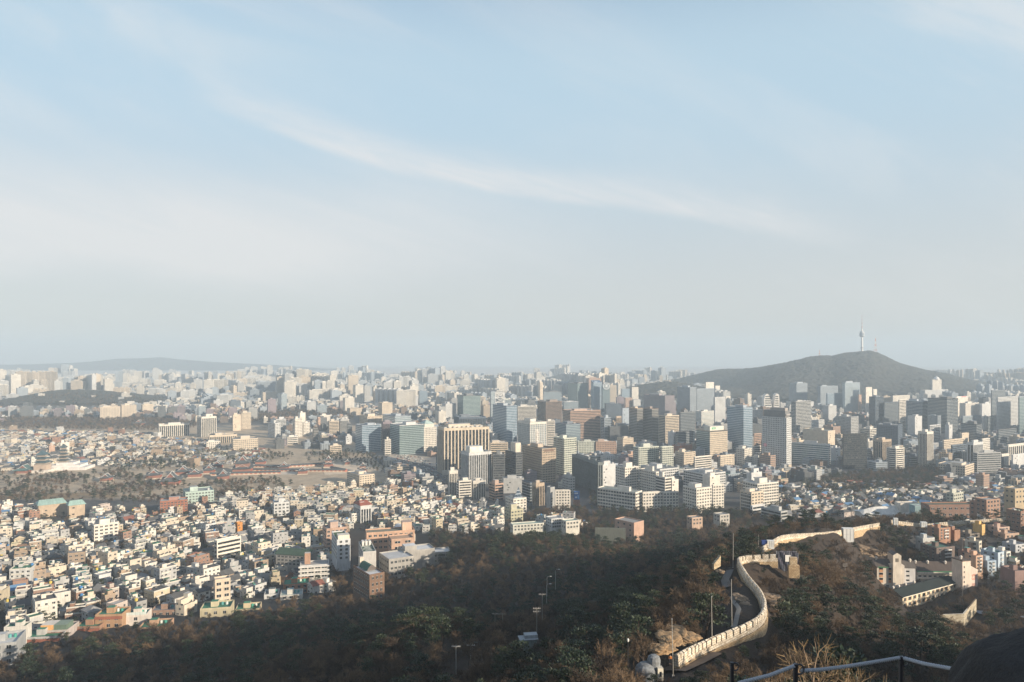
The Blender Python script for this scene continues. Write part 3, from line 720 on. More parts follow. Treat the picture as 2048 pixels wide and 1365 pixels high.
(1993,1996,2037,795,864,'grid','L','tall pale gridded tower near the frame edge',dict(bay=4.5)),
(1982,1984,2011,781,854,'glass','N','dark blue tower behind the pale gridded one',dict(gl='c')),
(2037,2039,2075,794,868,'glass','S','green glass tower cut by the frame edge',dict(gl='f')),
(1994,1997,2033,860,892,'glass','D','dark low glass block under the pale gridded tower',dict(gl='c')),
(2014,2017,2075,890,922,'vert','W','white block with tall arched openings',dict(bay=7,gl='c')),
(1934,1947,1966,886,932,'vert','L','white block with a blank left wall and ribs',{}),
(1962,1965,1980,878,908,'win','W','white stair tower behind the ribbed block',{}),
(1904,1905,1934,891,922,'band','N','dark block with thick white bands',{}),
(1946,1955,2002,906,947,'band','G','long dark grey banded block',dict(phi=12)),
(2002,2004,2019,909,934,'plain','W','blank white block at the end of the long grey one',{}),
(1876,1930,1949,932,953,'win','C','low grey cream block with a bright end',{}),
(1885,1888,1936,881,901,'win','C','low cream row below the black tower',{}),
(1920,1924,1938,867,890,'plain','C','cream block with a stepped turret',{}),
(1858,1860,1881,851,884,'band','L','pale hazy block beside the white ribbed tower',{}),
(1890,1898,1905,850,880,'plain','L','thin pale hazy block',{}),
(1893,1907,1927,987,1014,'win',(.40,.40,.33),'olive grey block with square windows and a stair tower',{}),
(2023,2026,2062,910,940,'plain','L','pale low block cut by the frame edge',{}),
# left part of the city
(199,200,241,815,841,'band','C','hospital slab with pale bands beyond the wood belt',{}),
(241,243,273,811,838,'vert','C','hospital wing with pale ribs and a red edge',{}),
(316,318,379,850,875,'vert','W','white block with a row of tall arched windows',dict(bay=4.5)),
(394,403,433,834,876,'vert','W','pale ribbed tower beside the tree belt',dict(bay=5)),
(464,466,482,830,863,'plain','C','blank cream tower of a pair',{}),
(481,483,502,826,859,'grid','C','cream gridded tower of a pair',{}),
(395,397,411,812,834,'glass','W','glass block in a white frame',dict(gl='d')),
(417,419,474,871,888,'vert','C','long low colonnaded block',{}),
(411,413,441,884,901,'win','W','low white school wing',{}),
(463,466,516,879,903,'win','C','low cream school range in the trees',{}),
(119,121,139,886,904,'plain','W','blank white cube behind the palace',{}),
(96,98,110,892,905,'plain','P','small pink block beside the white cube',{}),
(512,516,555,764,788,'grid','S','row of hazy blue flats far left',{}),
(523,526,553,785,803,'win','C','pale stepped far block',{}),
(534,536,552,799,829,'plain','V','dark plum far tower',{}),
(556,563,574,788,820,'glass','S','grey round topped far tower',dict(gl='d')),
(612,614,632,804,824,'band','L','pale banded far block',{}),
(633,635,654,811,829,'glass','S','low hazy glass far block',dict(gl='d')),
(585,590,605,838,876,'win','W','white stepped cluster of flats, lower part',{}),
(596,600,611,826,868,'plain','W','white stepped cluster of flats, top part',{}),
(604,607,620,846,874,'win','W','white cluster of flats, end part',{}),
(536,550,561,847,878,'win','L','white and grey pair of flats',{}),
(550,552,572,839,862,'band','L','pale banded block behind the pair of flats',{}),
(634,636,641,835,864,'plain','P','thin brown tower by the avenue trees',{}),
(657,659,678,843,868,'band','C','cream banded block by the avenue trees',{}),
(678,681,697,839,866,'vert','G','grey ribbed block by the avenue trees',{}),
(625,627,636,854,884,'glass','B','dark maroon block by the avenue trees',dict(gl='e')),
(573,575,596,874,890,'band','W','low white striped block beyond the palace',{}),
(657,660,683,892,911,'band','C','cream corner block facing the palace court',{}),
(366,371,428,985,1009,'win',(.36,.45,.40),'mint and cream block by the palace trees',dict(fh=3.4)),
(283,320,375,1003,1030,'win','R','long red brick school block',dict(phi=24,fh=3.4)),
(72,77,132,1012,1037,'plain','T','museum hall with a pale green ridge roof',dict(pent=False)),
(134,138,170,1012,1038,'plain','T','smaller museum hall with a green roof',dict(pent=False)),
(471,475,485,1046,1066,'plain','O','bright orange block among the houses',{}),
(428,434,482,1082,1122,'band','W','white block of flats with bold stripes in the town',dict(phi=50)),
(183,188,237,1050,1084,'win','W','large cream block by the green sports court',dict(phi=40)),
(427,430,461,1160,1210,'win','C','cream block of flats beside a dark lane',{}),
(545,548,579,1006,1034,'win','L','white framed block with a dark glass centre',{}),
(708,721,743,1012,1048,'vert','L','grey block with tall pale fins and a red roof',dict(bay=3)),
(645,653,695,1058,1100,'win','P','tall tan brick school wing with a lit top',dict(fh=3.6)),
]
TR = {}
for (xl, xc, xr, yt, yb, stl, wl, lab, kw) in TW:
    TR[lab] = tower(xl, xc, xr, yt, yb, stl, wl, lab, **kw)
# ---- details of single towers
def extra(lab): return TR[lab]
r_, a, b, h = extra('white office block under a pale green pyramid roof')
m = MB(); m.box(a * .12, b * .12, h - 1, a * .88, b * .88, h + 6, COL['W']); m.build('upper_storey', 'paint', r_)
m = MB(); m.gable(a * .12, b * .12, a * .88, b * .88, h + 6, 7.5, .6, (.42,.52,.47), hip=a * .37); m.build('roof', 'paint', r_)
r_, a, b, h = extra('tall block with a lone aerial far down the city')
m = MB(); m.tube([(a * .7, b * .5, h), (a * .7, b * .5, h + 28)], 1.6, (.6,.6,.6)); m.build('aerial', 'metal', r_)
r_, a, b, h = extra('tan office block with a roof mast and dark window rows')
m = MB()
for i in range(4):
    qx, qy = a * .3 + (i % 2) * 2.4, b * .45 + (i // 2) * 2.4; m.tube([(qx, qy, h), (qx, qy, h + 28)], .28, (.7,.62,.55), n=4)
for i in range(9): m.box(a * .3 - .3, b * .45 - .3, h + i * 3.2, a * .3 + 2.7, b * .45 + 2.7, h + i * 3.2 + .35, (.7,.62,.55))
for i in range(3): m.lathe([(2.3, h + 8 + i * 7), (2.3, h + 9 + i * 7)], (.7,.65,.6), c=(a * .3 + 1.2, b * .45 + 1.2))
m.build('mast', 'metal', r_)
m = MB(); m.box(a * .15, -.05, h - 5, a * .85, 0, h - 1.2, (.17,.11,.08)); m.build('sign_band', 'paint', r_)
r_, a, b, h = extra('teal glass tower with a white round crown')
m = MB(); rr = a * .42
for i in range(24):
    t0, t1 = 2 * math.pi * i / 24, 2 * math.pi * (i + 1) / 24; m.tube([(a * .5 + rr * math.cos(t0), -1, h - rr * .4 + rr * math.sin(t0)), (a * .5 + rr * math.cos(t1), -1, h - rr * .4 + rr * math.sin(t1))], 1.2, (.75,.76,.76), n=5)
for i in range(6): t0 = math.pi * i / 6; m.tube([(a * .5 + rr * math.cos(t0), -1, h - rr * .4 + rr * math.sin(t0)), (a * .5 - rr * math.cos(t0), -1, h - rr * .4 - rr * math.sin(t0))], .7, (.75,.76,.76), n=4)
m.build('crown', 'paint', r_)
r_, a, b, h = extra('blue glass tower with a slanted top')
m = MB(); m.quad([(0,0,h),(a,0,h),(a,b,h+9),(0,b,h+9)], (.05,.13,.24)); m.quad([(0,0,h),(0,b,h+9),(0,b,h)], (.1,.15,.2)); m.quad([(a,0,h),(a,b,h),(a,b,h+9)], (.2,.25,.3)); m.quad([(0,b,h),(0,b,h+9),(a,b,h+9),(a,b,h)], (.1,.15,.2)); m.build('roof', 'glass', r_)
r_, a, b, h = extra('big grey gridded bank tower with a dark crown')
m = MB(); m.box(1, 3, h - 1, a - .6, b * .93, h + 12, (.16,.16,.16), top=(.25,.25,.25)); m.box(a * .1, 1.2, h + 4, a - 1.2, b * .9, h + 6.5, (.3,.28,.27)); m.box(a * .2, 5, h + 12, a * .8, b * .7, h + 17, (.30,.27,.25)); m.build('crown', 'paint', r_)
m = MB(); m.tube([(-.5, b * .86, h * .40), (-.7, b * .86, h * .40)], 3.4, (.62,.22,.26), n=10); m.tube([(-.7, b * .86, h * .40), (-.8, b * .86, h * .40)], 1.5, (.75,.45,.45), n=8); m.build('emblem', 'paint', r_)
r_, a, b, h = extra('cream gridded tower with dark glass side and roof sign')
m = MB(); m.box(-.25, .4, 0, 0, b, h - 2, GLC['f']); m.build('side_glazing', 'glass', r_)
m = MB(); m.box(a * .02, 1, h - 1, a * .8, b * .5, h + 8, (.62,.60,.52), top=(.4,.4,.38)); m.build('sign_house', 'paint', r_)
m = MB(); m.box(a * .12, .9, h + 2.2, a * .34, 1, h + 6.2, (.02,.30,.12)); m.box(a * .16, .82, h + 3.2, a * .30, .9, h + 3.9, (.6,.6,.5)); m.box(a * .16, .82, h + 4.7, a * .30, .9, h + 5.3, (.6,.6,.5)); m.build('emblem', 'paint', r_)
m = MB(); m.box(0, -.15, h - 2.6, a, 0, h - .4, (.06,.06,.06)); m.build('cornice', 'paint', r_)
r_, a, b, h = extra('cream block with one black glass side')
m = MB(); m.box(-.2, 1, 2, 0, b - 1, h - 3, GLC['c']); m.build('side_glazing', 'glass', r_)
r_, a, b, h = extra('white topped block with a red roof sign')
m = MB(); m.box(a * .1, -.6, h, a * .95, -.2, h + 4, (.70,.67,.62)); m.box(a * .45, -.8, h + 1.2, a * .85, -.6, h + 3, (.6,.08,.06)); m.build('sign', 'paint', r_)
r_, a, b, h = extra('great pale office slab with dark vertical strips along its whole front')
m = MB(); m.box(-3, -4, 0, a * .9, -.2, 9, (.45,.40,.34)); m.build('entrance_hall', 'paint', r_)
for q in range(9):
    m = MB(); m.box(a * (.05 + q * .1), b * .3, h - 1, a * (.05 + q * .1) + 4.5, b * .3 + 5, h + .5 + .4 * (q % 3), (.5,.48,.44)); m.build('rooftop_unit', 'paint', r_)
r_, a, b, h = extra('grey office block with white slotted front below the great striped slab')
m = MB(); m.box(a * .05, 1, h - 1, a * .62, b * .6, h + 9, (.68,.64,.56), top=(.5,.49,.46)); m.box(a * .1, .2, h + 1, a * .58, 1, h + 5, (.70,.67,.60)); m.build('penthouse', 'paint', r_)
r_, a, b, h = extra('white block with a glass wedge on its roof')
m = MB(); m.quad([(0,0,h),(a*.7,0,h),(a*.7,b*.5,h+12)], (.12,.16,.2)); m.quad([(a*.7,0,h),(a*.7,b*.6,h),(a*.7,b*.5,h+12)], (.3,.36,.4)); m.quad([(a*.7,b*.6,h),(0,0,h),(a*.7,b*.5,h+12)], (.2,.25,.3)); m.build('glass_wedge', 'glass', r_)
r_, a, b, h = extra('black banded office block with a cream roof house')
m = MB(); m.box(a * .1, b * .1, h - 1, a * .9, b * .55, h + 14, (.60,.53,.43), top=(.4,.38,.35)); m.tube([(a * .7, b * .3, h + 14), (a * .7, b * .3, h + 26)], .3, (.5,.5,.5)); m.build('roof_house', 'paint', r_)
for lab in ('museum hall with a pale green ridge roof', 'smaller museum hall with a green roof'):
    r_, a, b, h = extra(lab); m = MB(); m.gable(0, 0, a, b, h, 4.5, 1.2, (.30,.43,.38), COL['T'], hip=3); m.build('roof', 'paint', r_)
r_, a, b, h = extra('grey block with tall pale fins and a red roof')
m = MB(); m.gable(0, 0, a, b, h, 4, .8, (.28,.09,.06), COL['L'], hip=3); m.build('roof', 'paint', r_)
r_, a, b, h = extra('white block with a row of tall arched windows')
m = MB()
n_ = max(3, int(a / 4.5))
for i in range(n_): m.tube([(a * (i + .5) / n_, -.12, h - 5.2), (a * (i + .5) / n_, .1, h - 5.2)], a / n_ * .36, (.05,.06,.07), n=12)
m.build('arch', 'window', r_)
for lab in ('curved blue glass office block at the head of the avenue', 'low dark glass block with rounded shoulder'):
    r_, a, b, h = extra(lab); m = MB()
    pr = [(a + 6 * math.sin(t), b * .5 - b * .5 * math.cos(t)) for t in [math.pi * i / 10 for i in range(11)]]
    for i in range(10): m.quad([(*pr[i], 0), (*pr[i + 1], 0), (*pr[i + 1], h - .5), (*pr[i], h - .5)], (.38,.44,.44))
    m.quad([(*q, h - .5) for q in pr], (.3,.3,.3)); m.build('rounded_end', 'glass', r_)
# curved twin slabs ("W" roof) under the tower hill
def slab_pair():
    d = 2350; root = empty('arched_building', P3(1528, 812, d)); root.location.z = g1(root.location.x, d); tag(root, 'pair of white arched slabs leaning apart under the wooded hill', 'office building')
    s = d / F; z = lambda py: H - (py - HY) / F * d - root.location.z
    for pts in ([(0, 815), (0, 800), (2, 791), (6, 788), (10, 790), (14, 804), (16, 815)], [(20, 815), (21, 804), (22.5, 791), (26, 787), (30, 790), (31, 800), (31, 815)]):
        m = MB(); n_ = len(pts); f0 = [(p[0] * s, 0, z(p[1])) for p in pts]; f1 = [(p[0] * s, 22, z(p[1])) for p in pts]
        m.quad(f0, (.70,.66,.6)); m.quad(f1[::-1], (.6,.6,.6))
        for i in range(n_): m.quad([f0[i], f1[i], f1[(i + 1) % n_], f0[(i + 1) % n_]], (.70,.66,.6))
        slb = m.build('slab', 'paint', root)
        for q in range(5):
            zz = z(812 - q * 4.4); xs = [p[0] * s for p in pts]; m = MB(); m.box(min(xs) + 2.2 + q * .5, -.25, zz, max(xs) - 2.2 - q * .5, 0, zz + 3.2, (.05,.06,.07)); m.build('window_band', 'window', slb)
    FOOT.append(dict(P=[(root.location.x, d), (root.location.x + 55, d), (root.location.x + 55, d + 22), (root.location.x, d + 22)], px=(1528, 1560), d=d, yb=812, yt=788))
slab_pair()
# tower with an open lattice top
def lattice_tower():
    r_, a, b, h = tower(989, 991, 1009, 806, 836, 'glass', 'S', 'tower with a white open lattice top beside the blue glass tower', gl='d', pent=False)
    m = MB(); c = (.72,.71,.68); H2 = h + 32
    for x in (0, a): 
        for y in (0, b): m.tube([(x, y, h), (x, y, H2)], 1.1, c, n=5)
    for z in (h + 1, h + 16, H2): m.ring(-.8, -.8, a + .8, b + .8, z - 1.2, z, 1.6, c)
    for z in (h, h + 16):
        m.tube([(0, 0, z), (a, 0, z + 16)], .9, c, n=4); m.tube([(a, 0, z), (0, 0, z + 16)], .9, c, n=4)
    m.build('lattice', 'paint', r_)
lattice_tower()
# sail-shaped white wall
d = 905; p0 = P3(984, 1033, d); root = empty('sail_wall', (p0[0], d, g1(p0[0], d))); tag(root, 'white wall shaped like a sail at the wood edge', 'building')
s = d / F; m = MB(); q = [(0, 0, 0), (13 * s, 0, 0), (13 * s, 0, 22 * s), (9.5 * s, 0, 23 * s), (5 * s, 0, 12 * s)]
m.quad(q, COL['W']); m.quad([(x, 7, z) for x, y, z in q][::-1], COL['L'])
for i in range(5): a_, b_ = q[i], q[(i + 1) % 5]; m.quad([a_, (a_[0], 7, a_[2]), (b_[0], 7, b_[2]), b_], COL['L'])
m.build('wall', 'paint', root)
# street billboard
d = 935; p0 = P3(1149, 1020, d); root = empty('billboard', (p0[0], d, g1(p0[0], d)), R(8)); tag(root, 'blue and white billboard on a brick stair tower by the street', 'billboard')
s = d / F; m = MB(); m.box(0, .1, 0, 11 * s, 8, 13 * s, COL['R'], top=COL['G']); m.build('stair_tower', 'brick', root)
m = MB(); m.box(-1 * s, -.3, 13 * s, 10.5 * s, .6, 30 * s, (.05,.14,.36)); pn = m.build('panel', 'paint', root)
m = MB(); m.box(0, -.4, 24 * s, 7 * s, -.3, 27 * s, (.6,.65,.7)); m.box(1 * s, -.4, 16 * s, 5 * s, -.3, 19 * s, (.55,.62,.7)); m.box(6 * s, -.4, 15 * s, 9 * s, -.3, 22 * s, (.16,.35,.6)); m.build('print', 'paint', pn)
# ------------------------------------------------------------------ houses: about 300 single ones with parts, the farther rest as one mass
class Grid:
    """footprints already taken, as circles in plan"""
    def __init__(s, c=25.0): s.c = c; s.g = {}
    def add(s, x, y, r): s.g.setdefault((int(x // s.c), int(y // s.c)), []).append((x, y, r))
    def free(s, x, y, r):
        i, j = int(x // s.c), int(y // s.c)
        for a in (i - 1, i, i + 1):
            for b in (j - 1, j, j + 1):
                for q in s.g.get((a, b), ()):
                    if (q[0] - x) ** 2 + (q[1] - y) ** 2 < (q[2] + r) ** 2: return False
        return True
TAKEN = Grid()
def take_poly(P, pad=3.0, step=8.0):
    P = [Vector((*p, 0)) for p in P]; e1, e2 = P[1] - P[0], P[3] - P[0]
    n1, n2 = max(1, int(e1.length / step)), max(1, int(e2.length / step)); r = max(e1.length / n1, e2.length / n2) * .5 + pad
    for i in range(n1):
        for j in range(n2):
            q = P[0] + e1 * ((i + .5) / n1) + e2 * ((j + .5) / n2); TAKEN.add(q.x, q.y, r)
for f in FOOT: take_poly(f['P'])
def hides(px0, px1, top, d):
    """would a building here cover the foot of a listed one standing farther off?"""
    for f in FOOT:
        if f['d'] > d + 5 and f['px'][0] < px1 and f['px'][1] > px0 and top < f['yb'] - (3 if f['d'] < 1500 else 1): return True
    return False
LAND = [(279,1012,'the long red brick school'),(478,1056,'the bright orange block'),(210,1068,'the large cream block by the sports court'),(455,1104,'the block with bold stripes'),
        (120,1024,'the green roofed museum'),(444,1185,'the cream flats by the dark lane'),(400,998,'the mint and cream block'),(562,1020,'the white framed dark block'),
        (725,1030,'the grey finned block'),(670,1080,'the tan school wing'),(720,962,'the cream school by the palace'),(905,965,'the thin white tower'),(1020,1012,'the glass wedge block'),
        (330,1240,'the white terrace with green railings'),(110,1290,'the dark wood edge'),(620,1150,'the white balconied house'),(830,1040,'the vaulted hall'),(960,985,'the white blocks'),
        (1930,1140,'the numbered white end wall'),(1910,1000,'the olive grey block'),(1990,1110,'the pale blue flats'),(1750,1020,'the white hall roof'),(1600,1010,'the park trees'),(250,1150,'the middle of the slope'),(40,1200,'the tree clump on the slope'),(540,1190,'the red brick terraces'),(60,1110,'the blue roofed hall')]
def where(px, py, dist=0):
    a, b_, nm = min(LAND, key=lambda q: (q[0] - px) ** 2 + 2.5 * (q[1] - py) ** 2)
    dx_, dy_ = px - a, py - b_
    if abs(dx_) < 22 and abs(dy_) < 14: rel = 'next to'
    elif abs(dy_) * 1.6 > abs(dx_): rel = ('below' if dy_ < 40 else 'well below') if dy_ > 0 else ('above' if dy_ > -30 else 'well above')
    else: rel = ('east of' if abs(dx_) < 60 else 'far east of') if dx_ > 0 else ('west of' if abs(dx_) < 60 else 'far west of')
    return rel + ' ' + nm
WALLS = [('cream', (.50,.44,.355), 22), ('white', (.56,.535,.485), 15), ('tan brick', (.33,.25,.18), 17), ('red brick', (.26,.15,.105), 9), ('grey', (.33,.33,.325), 17), ('pinkish', (.42,.36,.32), 5), ('pale grey', (.45,.45,.44), 12), ('ochre', (.42,.36,.26), 3)]
ROOFS = [('green', (.045,.16,.10), 30), ('grey', (.23,.225,.22), 26), ('pale', (.42,.40,.37), 10), ('dark', (.09,.09,.09), 22), ('blue', (.10,.20,.34), 1.5), ('teal', (.08,.24,.22), 6), ('reddish', (.22,.09,.065), 3)]
def pick(L, r):
    t = r.uniform(0, sum(q[2] for q in L))
    for q in L:
        t -= q[2]
        if t <= 0: return q
    return L[-1]
NUMW = ['', 'one', 'two', 'three', 'four', 'five']
def house_parts(r, w_, l_, fl, kind, wall, roof, near):
    """geometry of a house: list of (part name, mesh builder, materials) and its description"""
    parts = []; h = fl * 2.9 + .4; wc, rc = wall[1], roof[1]; j = r.uniform(.86, 1.12); wc = tuple(min(.8, q * j) for q in wc)
    m = MB(); wm = 'brick' if 'brick' in wall[0] and near else 'paint'; desc = ''
    trim = (.52,.495,.44) if r.random() < .42 else wc
    if kind == 'pitched':
        m.box(0, 0, 0, w_, l_, h, wc); m2 = MB(); al = 'x' if w_ > l_ else 'y'
        m2.gable(0, 0, w_, l_, h, min(w_, l_) * r.uniform(.24, .36), .55, rc, wc, al, hip=r.choice([0, 0, min(w_, l_) * .4])); parts += [('wall', m, [wm]), ('roof', m2, ['paint'])]; desc = 'pitched '
    else:
        step = fl > 1 and r.random() < .45; cut = r.uniform(.2, .4) if step else 0
        h1 = (fl - 1) * 2.9 + .4 if step else h
        m.box(0, 0, 0, w_, l_, h1, wc, top=rc)
        m2 = MB(); m2.ring(0, 0, w_, l_, h1, h1 + .85, .25, trim)
        if step:
            q = cut * l_; x0 = r.choice([0, 0, w_ * .2]); m.box(x0 + .26, q, h1, w_ - .26, l_ - .26, h, wc, top=rc); m2.ring(x0 + .2, q - .06, w_ - .2, l_ - .2, h, h + .8, .25, trim)
        parts += [('wall', m, [wm])]; m2.box(.25, .25, h1 - .2, w_ - .25, (cut * l_ if step else l_) - .25, h1 + .06, rc)
        if step: m2.box(x0 + .45, cut * l_ + .2, h - .2, w_ - .45, l_ - .45, h + .06, rc)
        parts += [('roof', m2, ['paint'])]
        if r.random() < .62:
            a, b_ = r.uniform(2.2, 3.6), r.uniform(2.4, 4.5); x, y = r.uniform(.5, max(.6, w_ - a - .5)), l_ - b_ - r.uniform(.4, 1.5)
            m3 = MB(); m3.box(x, max(y, cut * l_ + .5), h - .1, x + a, max(y, cut * l_ + .5) + b_, h + 2.4, wc if r.random() < .5 else (.6,.55,.47), top=rc); m3.box(x - .15, max(y, cut * l_ + .5) - .15, h + 2.4, x + a + .15, max(y, cut * l_ + .5) + b_ + .15, h + 2.58, trim, top=rc); parts.append(('stair_hut', m3, ['paint']))
        if r.random() < .3:
            x, y = r.uniform(1.2, w_ - 1.2), r.uniform(l_ * .5, l_ - 1.2); tc_ = r.choice([(.06,.20,.42), (.62,.60,.55), (.55,.42,.10), (.45,.45,.45)])
            m3 = MB(); m3.lathe([(.85, h), (.95, h + .5), (.95, h + 1.5), (.2, h + 1.9)], tc_, n=8, c=(x, y)); parts.append(('water_tank', m3, ['paint']))
        for q_ in range(r.randint(0, 3)):
            x, y = r.uniform(.8, max(.9, w_ - 2.2)), r.uniform(.8, max(.9, (cut * l_ if step else l_) - 2.0)); zz = h1 if step else h; a, b_ = r.uniform(.6, 1.8), r.uniform(.6, 1.5)
            m3 = MB(); m3.box(x, y, zz - .1, x + a, y + b_, zz + r.uniform(.4, 1.3), r.choice([(.05,.16,.10), (.5,.48,.44), (.14,.13,.12), (.30,.16,.10), (.06,.2,.2)])); parts.append(('roof_box', m3, ['paint']))
        if fl >= 3 and r.random() < .5:
            for i in range(1, fl):
                m3 = MB(); m3.box(w_ * .08, -.7, i * 2.9 - .1, w_ * .62, 0, i * 2.9 + .85, trim); parts.append(('balcony', m3, ['paint']))
    wins = []
    for i in range(fl):
        z = i * 2.9 + 1.05
        for L, sx in ((w_, 0), (l_, 1)):
            n_ = max(1, int(L / r.uniform(2.8, 3.8)))
            for q in range(n_):
                if r.random() < .8: ww = r.uniform(.9, 1.9); wins.append((L * (q + .5) / n_ - ww / 2, z, ww, r.uniform(.9, 1.4), sx))
    if step_first(kind, fl): pass
    return parts, wins, desc, h
def step_first(*a): return False
REST = MB(); NEARH = []
def place(px_, x, y, z, rz, w_, l_, fl, kind, near_ok, r, cover=True):
    c_, s_ = math.cos(rz), math.sin(rz)
    wall, roof = pick(WALLS, r), pick(ROOFS, r)
    if kind == 'pitched': roof = r.choice([ROOFS[3]] * 7 + [ROOFS[1]] * 3 + [ROOFS[6]] + [ROOFS[4]])
    NEARH.append((y, x, z, rz, w_, l_, fl, kind, wall, roof, r.random()))
def fill(poly, dmin, dmax, cw, cl, ang, seed, floors, pitched, skip=.1, grow=0.0):
    r = random.Random(seed); ca, sa = math.cos(ang), math.sin(ang)
    xs = [P3(p[0], p[1], dmax)[0] for p in poly]; x0, x1 = min(xs) - 50, max(xs) + 50
    cx, cy = (x0 + x1) / 2, (dmin + dmax) / 2; n_ = int(max(x1 - x0, dmax - dmin) / cl * 1.0) + 2
    for i in range(-n_, n_):
        for j in range(-n_, n_):
            gx_ = i * cw + (i // 4) * 3.0; gy_ = j * cl + (j // 2) * 4.5
            x = cx + gx_ * ca - gy_ * sa + r.uniform(-2.2, 2.2); y = cy + gx_ * sa + gy_ * ca + r.uniform(-2.2, 2.2)
            rr = [r.random() for _ in range(6)]
            if not (dmin < y < dmax) or abs(x) > y * .80: continue
            z = g1(x, y); px, py = proj(x, y, z)
            if not inpoly(px, py, poly): continue
            if rr[0] < skip: continue
            fl = floors(rr[1], y, px); pit = rr[2] < pitched
            if pit: fl = min(fl, 2)
            big = 1 + .25 * (fl >= 4)
            w_, l_ = (cw - 1.6) * (.60 + .52 * rr[3]) * big, (cl - 1.6) * (.62 + .50 * rr[4]) * big
            if not TAKEN.free(x, y, min(w_, l_) * .45): continue
            if hides(px - w_ / y * F * .5, px + w_ / y * F * .5, py - (fl * 2.9 + 2) / y * F, y): continue
            TAKEN.add(x, y, min(w_, l_) * .42)
            place(px, x, y, z - 1.0, ang + R(24 * math.sin(x * .013 + y * .009) + r.choice([0, 0, 0, 4, -6, 15, -20]) + r.uniform(-4, 4)), w_, l_, fl, 'pitched' if pit else 'flat', True, r)
def fl_town(q, y, px): return (1 if q < .2 else 2 if q < .65 else 3 if q < .97 else 4) if y < 500 else 1 if q < .18 else 2 if q < .50 else 3 if q < .80 else 4 if q < .95 else 5
def special_houses(): pass
# ------------------------------------------------------------------ school, estates on the hill, palace, and other single buildings
def spot(px, py, d, name, label, cat, rz=0.0, group=None, sink=0.0):
    """a thing's Empty standing at a picture point and distance"""
    p = P3(px, py, d); e = empty(name, (p[0], p[1], p[2] - sink), rz); tag(e, uniq(label), cat, group); return e, d / F
def footp(root, a, b, px, yb, pad=3):
    x, y = root.location.x, root.location.y; c_, s_ = math.cos(root.rotation_euler.z), math.sin(root.rotation_euler.z)
    P = [(x, y), (x + a * c_, y + a * s_), (x + a * c_ - b * s_, y + a * s_ + b * c_), (x - b * s_, y + b * c_)]
    take_poly(P, pad); FOOT.append(dict(P=P, px=px, d=y, yb=yb, yt=yb - 30))
def windows(root, L, h, nb, nf, x0=0.0, z0=1.0, ww=1.6, hh=1.5, side=0, off=0.0, fhh=3.3):
    for i in range(nf):
        for j in range(nb):
            o = bpy.data.objects.new('window', window_mesh('win')); C.objects.link(o); o.parent = root; q = x0 + (L - x0 * 2) * (j + .5) / nb
            o.scale = (ww, 1, hh); o.location = (q - ww / 2, off, z0 + i * fhh) if side == 0 else (off, q + ww / 2, z0 + i * fhh)
            if side: o.rotation_euler = (0, 0, -math.pi / 2)
def bar(px, pt, pb, d, a, b, rz, wall, label, nf, nbx, nby, name='school_building', cat='school', deck=(.30,.30,.29), ww=1.7, hh=1.7, low=8.0, mat='paint', fhh=None):
    """a plain block: near corner column, top and foot rows, sizes in m"""
    p = P3(px, pb, d); z1 = P3(px, pt, d)[2]; h = z1 - p[2]; wall = tuple(q_ * .84 for q_ in wall)
    root = empty(name, p, rz); tag(root, uniq(label), cat); m = MB(); m.box(0, 0, -low, a, b, h - .9, wall, top=deck); m.build('wall', mat, root)
    m = MB(); m.ring(0, 0, a, b, h - .9, h, .35, tuple(min(.75, q * 1.1) for q in wall)); m.build('parapet', 'paint', root)
    fh = fhh or (h - .6) / nf
    if nbx: windows(root, a, h, nbx, nf, .8, fh * .32, ww, min(hh, fh * .55), 0, 0, fh)
    if nby: windows(root, b, h, nby, nf, .8, fh * .32, ww, min(hh, fh * .55), 1, 0, fh)
    footp(root, a, b, (px - b / d * F * .7, px + a / d * F), pb); return root, a, b, h
GREY = (.36,.345,.32)
# school on the wood edge
r_, a, b, h = bar(778, 1119, 1168, 520, 19, 21, R(30), GREY, 'grey school block with square windows and a white flat roof at the wood edge', 4, 6, 5, deck=(.5,.51,.52))
r_, a, b, h = bar(808, 1103, 1150, 540, 24, 15, R(24), GREY, 'grey school wing with a raised roof box behind the bare trees', 4, 0, 0, deck=(.6,.61,.62))
m = MB(); m.box(1, 1, h - 1, 10, 9, h + 3.2, GREY, top=(.6,.6,.6)); m.build('roof_house', 'paint', r_)
bar(856, 1106, 1140, 560, 18, 14, R(14), GREY, 'low grey school end wing half hidden by trees', 3, 5, 0, deck=(.5,.5,.49))
r_, a, b, h = bar(697, 1105, 1162, 505, 9, 30, R(18), (.52,.50,.47), 'white shaded school block with narrow windows and stripes on its green roof', 5, 0, 10, ww=1.0, deck=(.07,.12,.08))
r_.location.x += 10; r_.location.y += 1
m = MB()
for q in range(6): m.box(1 + (q % 2) * 1.4, 3 + q * 3.6, h - .85, 7 + (q % 2) * 1.2, 3.8 + q * 3.6, h - .72, (.62,.62,.6))
m.build('roof_stripe', 'paint', r_)
for q in range(3):
    m = MB(); m.box(1.5 + q * 2.4, 20, h - .9, 3 + q * 2.4, 25, h + 2.2, (.62,.6,.56)); m.build('rooftop_unit', 'paint', r_)
r_, a, b, h = bar(674, 1080, 1122, 545, 10, 28, R(22), (.60,.61,.62), 'white school block with a lawn green roof', 5, 2, 8, deck=(.06,.105,.045)); 
m = MB(); m.box(1, 1, h - 1, 9.6, 8, h + 2.8, (.66,.60,.50), top=(.6,.57,.5)); m.build('roof_house', 'paint', r_)
r_, a, b, h = bar(733, 1066, 1103, 600, 40, 13, R(16), (.56,.36,.25), 'long peach brick school block with a roof terrace', 3, 9, 2, ww=2.4, deck=(.24,.22,.16))
m = MB(); m.box(30, 3, h - 1, 38, 11, h + 6, (.58,.40,.29), top=(.4,.3,.25)); m.build('stair_tower', 'paint', r_)
